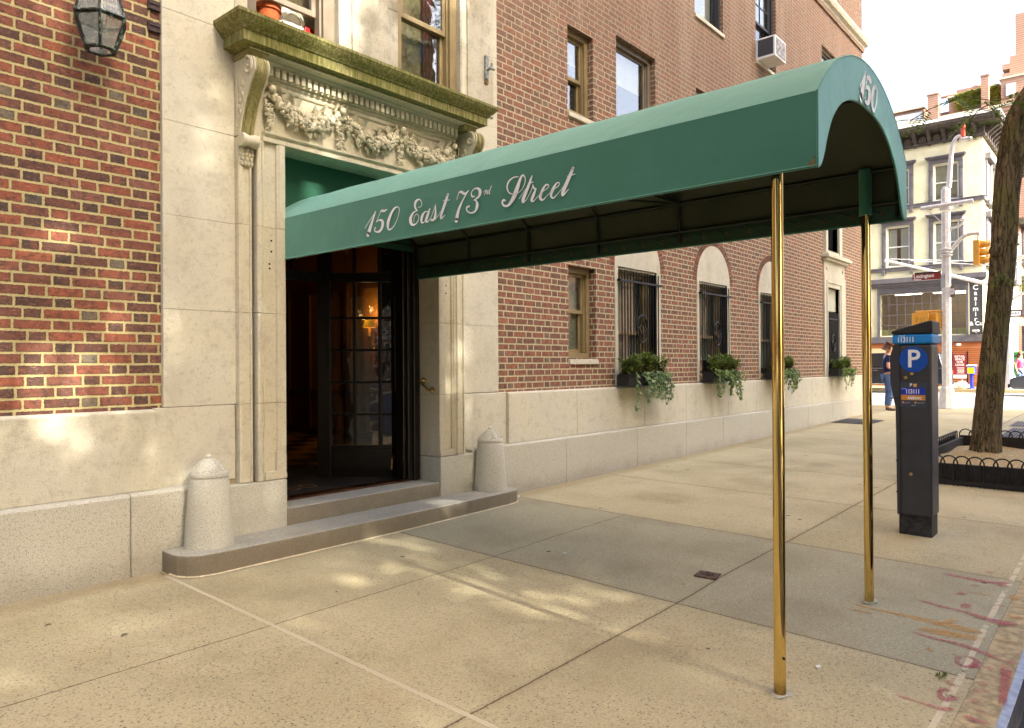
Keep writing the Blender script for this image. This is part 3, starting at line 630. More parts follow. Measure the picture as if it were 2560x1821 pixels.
f.prism([(5.38, 3.655), (5.118, 3.655), (5.110, 3.668), (5.110, 3.690), (5.098, 3.700), (5.098, 3.722), (5.38, 3.722)], 'x', 2.972, 5.134)
f.box(2.972, 5.134, 5.075, 5.38, 3.7225, 3.80); f.prism([(5.38, 3.8), (5.06, 3.8), (5.04, 3.815), (5.03, 3.832), (5.38, 3.835)], 'x', 2.972, 5.134)
P_('entablature', f, 'limes', bevel=.002)
f = MB(); N = 37
for i in range(N):
    a = 3.0+i*(2.12/N); f.box(a, a+.037, 5.035, 5.076, 3.727, 3.797)
P_('dentil_course', f, 'limes', bevel=.002)
# cornice with mitred returns
prof = [(.10, 3.84), (.235, 3.84), (.255, 3.855), (.300, 3.862), (.300, 3.935), (.312, 3.942), (.318, 3.955), (.345, 3.975), (.370, 4.005), (.376, 4.018), (.380, 4.020), (.380, 4.045), (.0, 4.075)]
f = MB(); L = [(2.83-(p-.23) if p > .23 else 2.83, 5.18-p, z_) for p, z_ in prof]; Rg = [(5.285+(p-.23) if p > .23 else 5.285, 5.18-p, z_) for p, z_ in prof]
for i in range(len(prof)-1): f.face([L[i], Rg[i], Rg[i+1], L[i+1]])
Lw = [(p[0], 5.2, p[2]) for p in L]; Rw = [(p[0], 5.2, p[2]) for p in Rg]
for i in range(len(prof)-1):
    f.face([Lw[i], L[i], L[i+1], Lw[i+1]]); f.face([Rg[i], Rw[i], Rw[i+1], Rg[i+1]])
P_('cornice', f, 'moss', smooth=30, weld=True)
f = MB(); f.box(2.84, 5.275, 4.93, 5.2, 3.8355, 3.842)
P_('cornice_soffit', f, 'limes')
for a, b in ((2.835, 3.005), (5.105, 5.28)):
    f = MB(); f.prism([(5.2, 3.79), (4.975, 3.79), (4.965, 3.80), (4.955, 3.825), (4.93, 3.838), (5.2, 3.8385)], 'x', a, b)
    P_('cornice_block', f, 'moss2', bevel=.004)
# scrolled console brackets
cp = catmull([(4.955, 3.785), (4.905, 3.765), (4.885, 3.715), (4.895, 3.655), (4.94, 3.59), (5.00, 3.50), (5.045, 3.41), (5.078, 3.32), (5.092, 3.26), (5.10, 3.235)], 5)
for s_ in (1, -1):
    core = MB(); pl = [(5.2, 3.79)]+cp+[(5.2, 3.235)]; a, b = (2.852, 2.962) if s_ == 1 else (2*cxm-2.962+.06, 2*cxm-2.852+.06); a, b = min(a, b), max(a, b)
    core.prism(pl, 'x', a, b)
    for q in (.25, .75): core.tube([(a+(b-a)*q, y_-.001, z_) for y_, z_ in cp], .006, 6)
    br = core.build('console_bracket', 'moss2', BL, smooth=35)
    ck = MB(); inn = [(y_+.022, z_-.004) for y_, z_ in cp]
    for e0, e1 in ((a-.008, a+.004), (b-.004, b+.008)):
        ck.prism([(5.2, 3.79)]+[(y_-.004, z_) for y_, z_ in cp]+[(5.2, 3.235)], 'x', e0, e1)
    for xx in (a-.010, b+.010):
        sp = [(4.965+(.072-.0095*t)*math.cos(t+1.2), 3.705+(.078-.0105*t)*math.sin(t+1.2)) for t in [i*.35 for i in range(19)]]
        ck.tube([(xx, p, q) for p, q in sp], .013, 6); ck.ball((xx, 4.965, 3.705), (.012, .016, .016))
        for i in range(7):
            t = i/6; yy, z_ = 5.04+.065*t, 3.60-.24*t; ck.ball((xx, yy+.02*math.sin(i*2.1), z_), (.008, .020-.010*t, .030-.014*t))
        ck.tube([(xx, 5.125, 3.66), (xx, 5.12, 3.50), (xx, 5.13, 3.30)], .006, 5)
        sp = [(5.06+(.046-.007*t)*math.cos(-t+2.6), 3.19+(.046-.007*t)*math.sin(-t+2.6)) for t in [i*.4 for i in range(15)]]
        ck.tube([(xx, p, q) for p, q in sp], .008, 6)
    ck.build('bracket_cheek', 'limes', br, smooth=35)
    sc = MB(); k = len(sc.v); sc.lathe([(.0, -.015), (.050, -.012), (.052, .01), (.044, .035), (.040, .05), (.044, .07), (.052, .095), (.050, .12), (.0, .123)], 0, 0, 16); sc.xf(Matrix.Translation((a-.006, 5.06, 3.19)) @ Matrix.Rotation(R(90), 4, 'Y'), k)
    for row in range(4):
        for j in range(3+row % 2):
            sc.ball((a+(b-a)*(j+.5)/(3+row % 2), 5.10+.004*row, 3.125-.032*row), (.019, .022, .026), 7, 4)
    sc.build('bracket_scroll', 'limes', br, smooth=50)
# carved garland: swags of flowers and fruit, ribbons, pendants
ga = MB(); rg = random.Random(11)
def rot_to(k, ang, c): ga.xf(Matrix.Translation(c) @ Matrix.Rotation(ang, 4, 'Y') @ Matrix.Translation((-c[0], -c[1], -c[2])), k)
def blob(c, r, rx=1.0, rz=1.0, ang=0.0):
    k = len(ga.v); ga.ball(c, (r*rx, r*.8, r*rz), 8, 5); rot_to(k, ang, c)
def flower(c, r, np_=5):
    for i in range(np_):
        t = 2*math.pi*i/np_+rg.random(); blob((c[0]+r*.62*math.cos(t), c[1]-.003, c[2]+r*.62*math.sin(t)), r*.46, 1.15, .9, -t)
    blob((c[0], c[1]-r*.42, c[2]), r*.30)
def rose(c, r):
    for q, m_ in ((1.0, 7), (.66, 5), (.36, 3)):
        for i in range(m_):
            t = 2*math.pi*i/m_+q*3; blob((c[0]+r*q*.72*math.cos(t), c[1]-(1-q)*r*.55, c[2]+r*q*.72*math.sin(t)), r*.36*max(q, .6), 1.2, .7, -t+1.57)
def leaf(c, L, ang):
    ca, sa = math.cos(ang), math.sin(ang); p = lambda u, v_, h: (c[0]+u*ca-v_*sa, c[1]-h, c[2]+u*sa+v_*ca)
    a0, a1, b0, b1, m0 = p(0, 0, 0), p(L, 0, .004), p(L*.45, L*.26, .002), p(L*.45, -L*.26, .002), p(L*.45, 0, .016)
    ga.face([a0, b1, m0]); ga.face([a0, m0, b0]); ga.face([b1, a1, m0]); ga.face([m0, a1, b0])
YF = 5.108
nodes = [3.095, 3.755, 4.415, 5.075]
for i, nx in enumerate(nodes):
    ga.ball((nx, YF-.030, 3.632), (.028, .018, .030), 14, 6)
    for s_ in (-1, 1):
        for q in range(2): leaf((nx, YF, 3.655), .05, R(90+s_*(25+30*q)))
    pts = []
    for j in range(6):
        z_ = 3.575-.046*j; wd = .040-.004*j
        for q in range(3):
            c = (nx+rg.uniform(-wd, wd), YF-.012*rg.random(), z_+rg.uniform(-.018, .018)); r_ = rg.random()
            if r_ < .45: flower(c, rg.uniform(.017, .026))
            elif r_ < .8: blob(c, rg.uniform(.012, .022), 1, rg.uniform(.9, 1.4), rg.random())
            else: leaf(c, .05, rg.uniform(0, 6.3))
        leaf((nx, YF, z_), .055, R(rg.choice((205, 335, 180, 0))+rg.uniform(-25, 25)))
for a, b in zip(nodes[:-1], nodes[1:]):
    for j in range(17):
        t = (j+.5)/17; xx = a+.03+(b-a-.06)*t; sag = 4*t*(1-t); z_ = 3.585-.135*sag; th = .022+.036*sag
        for q in range(2):
            c = (xx+rg.uniform(-.016, .016), YF-.006-.02*sag*rg.random(), z_+rg.uniform(-th, th)); r_ = rg.random()
            if r_ < .5: flower(c, rg.uniform(.026, .036)+.010*sag)
            elif r_ < .72: blob(c, rg.uniform(.024, .036), 1, rg.uniform(1.0, 1.35), rg.uniform(-1, 1))
            else: blob(c, rg.uniform(.010, .016))
        for s_ in (-1, 1): leaf((xx, YF-.004, z_+s_*th*.8), rg.uniform(.05, .085), s_*R(90)+rg.uniform(-.8, .8))
    rose((a+(b-a)*.46, YF-.030, 3.435), .055); flower((a+(b-a)*.66, YF-.028, 3.455), .048, 6); blob((a+(b-a)*.56, YF-.02, 3.435), .034, .9, 1.25, .4); blob((a+(b-a)*.30, YF-.016, 3.49), .028, .9, 1.2, -.5)
    for s_ in (1, -1):      # fluttering ribbon above the swag
        x_s = a if s_ == 1 else b; pr = []
        for j in range(25):
            t = j/24; pr.append((x_s+s_*(.03+.24*t), 3.64-.055*t+.024*math.sin(t*14)*(1-.3*t), .042+.018*math.sin(t*14+1.2)))
        for (x1, z1, w1), (x2, z2, w2) in zip(pr[:-1], pr[1:]):
            ga.face([(x1, YF-.016-.012*math.sin(x1*60), z1+w1/2), (x2, YF-.016-.012*math.sin(x2*60), z2+w2/2), (x2, YF+.004, z2-w2/2), (x1, YF+.004, z1-w1/2)])
for v_i, v in enumerate(ga.v):
    ga.v[v_i] = (v[0], min(5.131, 5.131+(v[1]-5.131)*1.45), v[2])
P_('garland_relief', ga, 'limes', smooth=50)
# ---------------- steps
st = MB(); out = [(2.255, 5.25), (2.245, 4.95), (2.25, 4.86), (2.285, 4.795), (2.35, 4.745), (2.46, 4.722), (4.05, 4.705), (5.50, 4.735), (5.62, 4.755), (5.69, 4.80), (5.715, 4.87), (5.715, 5.25)]
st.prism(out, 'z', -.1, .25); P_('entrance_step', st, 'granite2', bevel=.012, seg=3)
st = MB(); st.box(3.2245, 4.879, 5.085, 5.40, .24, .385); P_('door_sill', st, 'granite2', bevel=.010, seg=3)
ck_ = MB()
for a, b in zip(out[1:-2], out[2:-1]):
    dx, dy = b[0]-a[0], b[1]-a[1]; l_ = math.hypot(dx, dy); nx_, ny_ = dy/l_*.010, -dx/l_*.010
    if ny_ > 0 : nx_, ny_ = -nx_, -ny_
    ck_.face([(a[0], a[1], gz(*a)+.012), (b[0], b[1], gz(*b)+.012), (b[0]+nx_, b[1]+ny_, gz(*b)+.004), (a[0]+nx_, a[1]+ny_, gz(*a)+.004)])
P_('step_caulking', ck_, simple('pale_caulk', srgb(204, 188, 152), 0.8, var=.15, vs_=20))
# ================================================================== ENTRANCE DOORWAY, VESTIBULE AND LOBBY (parts of the building)
fr = MB()
fr.box(3.226, 3.262, 5.36, 5.44, .385, 2.75); fr.box(4.79, 4.848, 5.345, 5.44, .385, 2.75); fr.box(4.735, 4.79, 5.37, 5.46, .385, 2.75); fr.box(4.70, 4.735, 5.40, 5.50, .385, 2.75)
fr.box(4.848, 4.879, 5.362, 5.44, .385, 2.75); fr.box(3.262, 4.70, 5.40, 5.46, 2.70, 2.80)
P_('door_frame', fr, 'wood_blk', bevel=.006)
th = MB(); th.box(3.226, 4.80, 5.37, 5.52, .375, .40); P_('threshold', th, simple('worn_bronze', srgb(92, 58, 36), 0.3, 0.8, var=.4, vs_=12), bevel=.004)
A_ = Vector((4.35, 6.2, 0)); d_ = Vector((.64, -.768, 0)).normalized(); n_ = Vector((-d_.y, d_.x, 0))
MX = Matrix((d_, n_, Vector((0, 0, 1)))).transposed().to_4x4(); MX.translation = A_
def leaf_panel(parent_name, u1, cols, z_rows, transom, mat4, posts=True):
    f = MB()
    f.box(-.05, .08, -.05, .05, .395, 3.0); f.box(u1-.035, u1+.02, -.04, .04, .395, 3.0)
    f.box(.08, u1-.035, -.035, .035, 2.335, 2.43); f.box(.08, u1-.035, -.03, .03, .395, z_rows[-1][0]-.002); f.box(.08, u1-.035, -.03, .03, 2.76, 3.0)
    for a, b in zip(cols[:-1], cols[1:]): f.box(a[1], b[0], -.022, .022, z_rows[-1][0], 2.76)
    for a, b in zip(z_rows[:-1], z_rows[1:]): f.box(.08, u1-.035, -.018, .018, b[1], a[0])
    f.box(.10, u1-.06, -.04, -.03, .47, .66)
    f.xf(mat4); o = P_('glazed_screen', f, 'wood_blk', bevel=.005)
    g = MB(); g.box(.08, u1-.035, -.003, .003, z_rows[-1][0], 2.335); g.box(.08, u1-.035, -.003, .003, 2.43, 2.76); g.xf(mat4); g.build('pane', 'glass2', o)
    return o
rows = [(1.99, 2.335), (1.67, 1.965), (1.35, 1.645), (1.03, 1.325), (.715, 1.005)]
leaf_panel('x', .80, [(.08, .30), (.332, .552), (.588, .76)], rows, True, MX)
MX2 = Matrix((Vector((-.64, -.768, 0)).normalized(), Vector((.768, -.64, 0)).normalized()*-1, Vector((0, 0, 1)))).transposed().to_4x4(); MX2.translation = Vector((3.72, 6.2, 0))
leaf_panel('x', .80, [(.08, .30), (.332, .552), (.588, .76)], rows, True, MX2)
f = MB(); f.box(3.72, 4.33, 6.17, 6.24, 2.335, 2.43); f.box(4.0, 4.03, 6.18, 6.22, 2.43, 2.76); f.box(3.72, 4.33, 6.17, 6.24, 2.76, 3.0); 
f.box(3.735, 3.785, 6.22, 6.9, .41, 2.33)
P_('inner_door', f, 'wood_blk', bevel=.005)
f = MB(); f.box(4.735, 4.785, 5.46, 5.62, .41, 2.66); f.box(4.700, 4.72, 5.52, 5.58, 1.25, 2.2)
P_('door_leaf', f, 'wood_blk', bevel=.006)
ha = MB(); ha.tube([(4.69, 5.53, .62), (4.64, 5.50, .60), (4.625, 5.49, .50)], .010, 8); P_('door_handle', ha, 'brass2')
vw = MB(); vw.box(2.98, 3.2255, 5.385, 6.95, .39, 3.2); vw.box(4.8795, 5.1, 5.385, 5.8, .39, 3.2); vw.box(2.98, 5.2, 5.39, 6.3, 3.0, 3.2); P_('vestibule_wall', vw, 'plaster')
n = NT('lobby_chequer', 0.3, 0.5); x, y, z = n.xyz(); ck2 = n.M('FLOORED_MODULO', n.M('ADD', n.M('FLOOR', n.M('DIVIDE', x, .4)), n.M('FLOOR', n.M('DIVIDE', y, .4))), 2.0)
n.color(n.mix(ck2, srgb(40, 26, 14), srgb(150, 112, 62))); M['chequer'] = n.m
f = MB(); f.box(.5, 7.1, 6.96, 13.9, .30, .398); f.box(5.11, 7.1, 6.1, 6.955, .30, .398); P_('lobby_floor', f, 'chequer')
f = MB(); f.box(3.0, 5.1, 5.40, 6.959, .30, .3975); P_('vestibule_floor', f, simple('dark_doormat', srgb(38, 34, 30), 0.95, bump=.002, bs=300))
mt = MB(); text_mb(mt, "150", .34, frame((3.73, 5.80, .400), (1, 0, 0), (0, 1, 0)), bold=-.004); P_('mat_lettering', mt, simple('gold_mat_number', srgb(128, 92, 40), 0.8))
f = MB(); f.box(.3, .5, 6.95, 14, .3, 3.4); f.box(.5, 7.2, 13.8, 14, .3, 3.4); f.box(.3, 7.2, 6.95, 14, 3.3, 3.4); f.box(7.0, 7.2, 5.9, 13.8, .3, 3.3); f.box(.5, 3.2, 6.95, 7.05, .39, 3.3); f.box(5.0, 7.0, 5.9, 6.1, .39, 3.3)
P_('lobby_wall', f, 'plaster')
f = MB(); f.box(6.95, 6.999, 6.1, 13.8, .398, .52); f.box(6.97, 6.999, 6.1, 13.8, 1.05, 1.12)
for a in (7.9, 9.3, 10.9, 12.4):
    f.box(6.96, 6.999, a, a+.09, .52, 2.75); f.box(6.96, 6.999, a+1.0, a+1.09, .52, 2.75); f.box(6.96, 6.999, a+.09, a+1.0, 2.66, 2.75)
P_('lobby_panelling', f, 'woodtrim', bevel=.004)
for hx, hz in ((3.115, 2.475), (3.115, 2.39), (3.098, 2.293), (3.10, 2.258), (5.0, 2.275), (5.0, 2.2)):
    g = MB(); g.lathe([(.008, 0), (.008, .003), (.004, .0035)], 0, 0, 10); g.xf(Matrix.Translation((hx, 5.1145, hz)) @ Matrix.Rotation(R(90), 4, 'X')); P_('bolt_hole', g, 'dark')
# brass pull on the stone reveal
gr = thing('grab_handle', (4.86, 5.2, 1.3), 'small brass grab handle on the stone door reveal', 'handle')
g = MB(); g.tube(catmull([(4.835, 5.30, 1.355), (4.825, 5.28, 1.33), (4.825, 5.20, 1.275), (4.835, 5.175, 1.26)], 5), .010, 8); g.build('grip', 'brass2', gr, smooth=True)
for p in ((4.835, 5.30, 1.355), (4.835, 5.175, 1.26)):
    g = MB(); k = 0; g.lathe([(.028, 0), (.030, .006), (.018, .016), (.010, .03)], 0, 0, 14); g.xf(Matrix.Translation((4.878, p[1], p[2])) @ Matrix.Rotation(R(-90), 4, 'Y')); g.build('rosette', 'brass2', gr, smooth=True)
# lit wall sconce in the lobby (the photo shows it lit)
sx_, sy_ = 6.90, 8.62
sc_ = thing('wall_sconce', (sx_, sy_, 1.75), 'small lit brass candle sconce with yellow shade on the lobby wall', 'sconce')
g = MB(); g.tube(catmull([(6.99, sy_, 1.84), (6.93, sy_, 1.74), (6.86, sy_-.02, 1.80), (6.84, sy_-.02, 1.94)], 5), .011, 7); g.box(6.975, 6.999, sy_-.03, sy_+.03, 1.72, 1.97); g.build('arm', 'brass2', sc_, smooth=True)
g = MB(); g.tube([(6.84, sy_-.02, 1.94), (6.84, sy_-.02, 2.07)], .017, 8); g.build('candle', emit('lit_candle_tube', srgb(255, 196, 40), .05), sc_)
g = MB(); g.lathe([(.10, 0), (.065, .11)], 6.84, sy_-.02, 20, z0=2.065); g.f = g.f[:-2]; g.mi = g.mi[:-2]; g.build('lamp_shade', emit('glowing_lamp_shade', srgb(255, 190, 30), .06), sc_, smooth=True)
pl = bpy.data.lights.new("sconce_bulb", 'POINT'); pl.energy = 2.0; pl.color = (1, .66, .22); pl.shadow_soft_size = .05
po = bpy.data.objects.new("sconce_bulb", pl); COL.objects.link(po); po.location = (6.80, sy_-.02, 2.26)

# ================================================================== AWNING
AW = thing('entrance_awning', (4.05, 1.04, .06), 'long green vaulted canvas awning on two brass poles over the entrance steps', 'awning')
YE, YB = 1.04, 5.365
def side(y_): t = (y_-YE)/(YB-YE); return 3.222, 4.785+.07*t
def prof_(y_, N=18):
    a, b = side(y_); c = (a+b)/2; h = (b-a)/2; rise = .345; Rr = (h*h+rise*rise)/(2*rise); t0 = math.asin(h/Rr)
    return [(c+Rr*math.sin(-t0+2*t0*i/N), 2.662+rise-Rr+Rr*math.cos(-t0+2*t0*i/N)) for i in range(N+1)]
ys_ = rng(YE, YB, 16)
cv = MB(); NP = 19
for k, y_ in enumerate(ys_):
    pp = prof_(y_); tt = (y_-YE)/(YB-YE); ripple = .004*math.sin(k*2.4)
    cv.v += [(px, y_, pz+ripple*math.sin(math.pi*i/18)) for i, (px, pz) in enumerate(pp)]
for j in range(16):
    for i in range(NP-1): cv.f.append((j*NP+i, j*NP+i+1, (j+1)*NP+i+1, (j+1)*NP+i)); cv.mi.append(0)
o = cv.build('vault_cover', 'canvas', AW, smooth=60); sd = o.modifiers.new("s", 'SOLIDIFY'); sd.thickness = .004; sd.offset = 0; sd.use_rim = False
near = None
for q in (0, 1):
    sp_ = MB()
    for j in range(16):
        xa, xb = side(ys_[j])[q], side(ys_[j+1])[q]; bl = lambda k: .004*math.sin(k*1.7+q)
        s_ = -1 if q == 0 else 1
        rowa = [(xa, 2.662), (xa+s_*bl(j)*.8, 2.5), (xa, 2.342)]; rowb = [(xb, 2.662), (xb+s_*bl(j+1)*.8, 2.5), (xb, 2.342)]
        for i in range(2): sp_.face([(rowa[i][0], ys_[j], rowa[i][1]), (rowb[i][0], ys_[j+1], rowb[i][1]), (rowb[i+1][0], ys_[j+1], rowb[i+1][1]), (rowa[i+1][0], ys_[j], rowa[i+1][1])])
    o = sp_.build('side_panel', 'canvas', AW, smooth=60, weld=True); sd = o.modifiers.new("s", 'SOLIDIFY'); sd.thickness = .004; sd.offset = 0; sd.use_rim = False
    if q == 0: near = o
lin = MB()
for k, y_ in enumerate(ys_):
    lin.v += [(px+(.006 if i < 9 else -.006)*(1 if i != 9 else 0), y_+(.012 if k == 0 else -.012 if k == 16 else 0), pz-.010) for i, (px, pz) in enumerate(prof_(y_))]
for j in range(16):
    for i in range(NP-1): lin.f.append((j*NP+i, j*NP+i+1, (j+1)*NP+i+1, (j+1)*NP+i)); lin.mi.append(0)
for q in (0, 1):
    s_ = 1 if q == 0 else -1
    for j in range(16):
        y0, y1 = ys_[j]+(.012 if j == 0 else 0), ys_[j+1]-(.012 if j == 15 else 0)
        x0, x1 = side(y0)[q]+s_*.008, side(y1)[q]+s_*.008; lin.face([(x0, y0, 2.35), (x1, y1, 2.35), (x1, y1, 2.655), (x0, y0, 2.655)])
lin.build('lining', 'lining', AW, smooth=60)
M['hemg'] = simple('shade_darkened_hem', srgb(42, 72, 52), .7, var=.1)  # green darkened in the colour for the shade inside the awning
hem = MB()
for q in (0, 1):
    x0, x1 = side(YE)[q], side(YB)[q]; s_ = 1 if q == 0 else -1
    hem.tube([(x0, YE, 2.343), (x1, YB, 2.343)], .007, 6)
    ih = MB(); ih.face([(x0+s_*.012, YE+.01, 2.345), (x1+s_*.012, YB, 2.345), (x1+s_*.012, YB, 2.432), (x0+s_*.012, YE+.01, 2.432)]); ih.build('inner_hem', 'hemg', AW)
hem.tube([(side(YE)[0], YE-.004, 2.345), (side(YE)[0], YE-.004, 2.662)], .005, 6); hem.tube([(x_, YE-.004, z_) for x_, z_ in prof_(YE)], .005, 6)
hem.build('hem', 'canvas', AW)
gm = MB(); gm.tube([(0, .011*math.cos(t), .011*math.sin(t)) for t in [2*math.pi*j/10 for j in range(10)]], .004, 5, closed=True)
g0 = gm.build('grommet', simple('dull_grommet', srgb(110, 96, 60), .5, .6), AW)
for i in range(26):
    y_ = YE+.12+i*.165; o = g0 if i == 0 else g0.copy(); o.location = (side(y_)[1]-.015, y_, 2.392)
    if i: COL.objects.link(o)
ln_ = MB(); pts = []
for i in range(53): y_ = YE+.12+i*.0825; pts.append((side(y_)[1]-.017, y_, 2.392 if i % 2 == 0 else 2.43))
ln_.tube(pts, .0025, 4); ln_.build('lacing', 'tube', AW)
# street-end valance with its arched cut-out
inn = catmull([(3.235, 2.342), (3.285, 2.365), (3.33, 2.43), (3.36, 2.49), (3.42, 2.58), (3.49, 2.65), (3.58, 2.71), (3.72, 2.762), (3.88, 2.787), (4.0, 2.79)], 5)
inn = inn+[(8.007-x_, z_) for x_, z_ in reversed(inn[:-1])]
outl = [(3.222, 2.342), (3.222, 2.45), (3.222, 2.56)]+prof_(YE, 30)+[(4.785, 2.56), (4.785, 2.45), (4.785, 2.342)]
def resample(P__, N):
    L = [0]
    for a, b in zip(P__[:-1], P__[1:]): L.append(L[-1]+math.dist(a, b))
    out_ = []
    for i in range(N+1):
        t = L[-1]*i/N; j = max(k for k in range(len(L)) if L[k] <= t+1e-9); j = min(j, len(P__)-2); u = (t-L[j])/(L[j+1]-L[j]); out_.append(tuple(a+(b-a)*u for a, b in zip(P__[j], P__[j+1])))
    return out_
oa, ia = resample(outl, 60), resample(inn, 60); va = MB()
for i in range(60): va.face([(oa[i][0], YE-.002, oa[i][1]), (oa[i+1][0], YE-.002, oa[i+1][1]), (ia[i+1][0], YE+.004, ia[i+1][1]), (ia[i][0], YE+.004, ia[i][1])])
val = va.build('end_valance', 'canvas', AW, smooth=60, weld=True); sd = val.modifiers.new("s", 'SOLIDIFY'); sd.thickness = .005; sd.offset = -1; sd.use_rim = False
rim = MB(); rim.tube([(x_, YE+.004, z_) for x_, z_ in inn], .006, 6); rim.build('valance_rim', 'canvas', AW, smooth=True)
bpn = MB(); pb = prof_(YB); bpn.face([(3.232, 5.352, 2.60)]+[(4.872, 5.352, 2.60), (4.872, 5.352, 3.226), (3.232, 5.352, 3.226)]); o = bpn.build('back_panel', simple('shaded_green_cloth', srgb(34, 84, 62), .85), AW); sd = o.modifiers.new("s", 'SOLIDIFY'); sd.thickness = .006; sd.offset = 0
ft = MB()
for q in (0, 1):
    a0, a1 = side(YE)[q], side(YB)[q]; s_ = 1 if q == 0 else -1
    for z_ in (2.362 if q == 0 else 2.447, 2.648): ft.tube([(a0+s_*.028, YE+.03, z_), (a1+s_*.028, YB-.02, z_)], .013, 8)
    for i in range(7):
        y_ = YE+.04+i*(YB-YE-.07)/6; ft.tube([(side(y_)[q]+s_*.03, y_, 2.36), (side(y_)[q]+s_*.03, y_, 2.62)], .011, 7)
for i in range(7):
    y_ = YE+.04+i*(YB-YE-.07)/6; ft.tube([(side(y_)[0]+.03+(x_-side(y_)[0])*(1-.06/(side(y_)[1]-side(y_)[0])), y_, z_-.032) for x_, z_ in prof_(y_)], .011, 7)
for t in (.33, .67):
    ft.tube([(side(YE)[0]+(side(YE)[1]-side(YE)[0])*t, YE+.03, prof_(YE)[int(18*t)][1]-.03), (side(YB)[0]+(side(YB)[1]-side(YB)[0])*t, YB-.02, prof_(YB)[int(18*t)][1]-.03)], .011, 7)
for y_ in (2.5, 5.30): ft.tube([(side(y_)[0]+.022, y_, 2.648), (side(y_)[1]-.022, y_, 2.648)], .012, 7)
ft.tube([(3.6, 2.5, 2.84), (side(2.5)[1]-.02, 2.5, 2.648)], .010, 6); ft.tube([(side(3.4)[0]+.02, 3.4, 2.648), (side(2.5)[1]-.02, 2.5, 2.648)], .010, 6)
ft.build('frame', 'tube', AW, smooth=True)
for (xb, yb, xt, yt, zt) in ((3.300, 1.24, 3.288, 1.235, 2.36), (4.800, 1.255, 4.752, 1.25, 2.44)):
    zb = gz(xb, yb); p = MB(); p.tube([(xb, yb, zb), (xt, yt, zt)], .0265, 24); pole = p.build('pole', 'brass', AW, smooth=True)
    p = MB(); rr_ = random.Random(3); pts = []
    for i in range(22): a = 2*math.pi*i/22; q = .034+.022*rr_.random(); pts.append((xb+q*math.cos(a)*1.3, yb+q*math.sin(a), gz(xb, yb)+.003))
    p.face(pts); p.build('base_caulk', simple('white_caulk', srgb(176, 170, 150), 0.8, var=.3, vs_=40), pole)
    if xb > 4:
        p = MB(); p.tube([(xt+.004, yt, 2.39), (xt, yt, 2.665)], .036, 16); p.build('sleeve', 'canvas', pole, smooth=True)
    else:
        p = MB(); p.lathe([(.004, 0), (.007, .006), (.0, .012)], 0, 0, 8); p.xf(Matrix.Translation((xb-.017, yb-.022, zb+.165)) @ Matrix.Rotation(R(60), 4, 'X')); p.build('drain_hole', 'dark', pole)
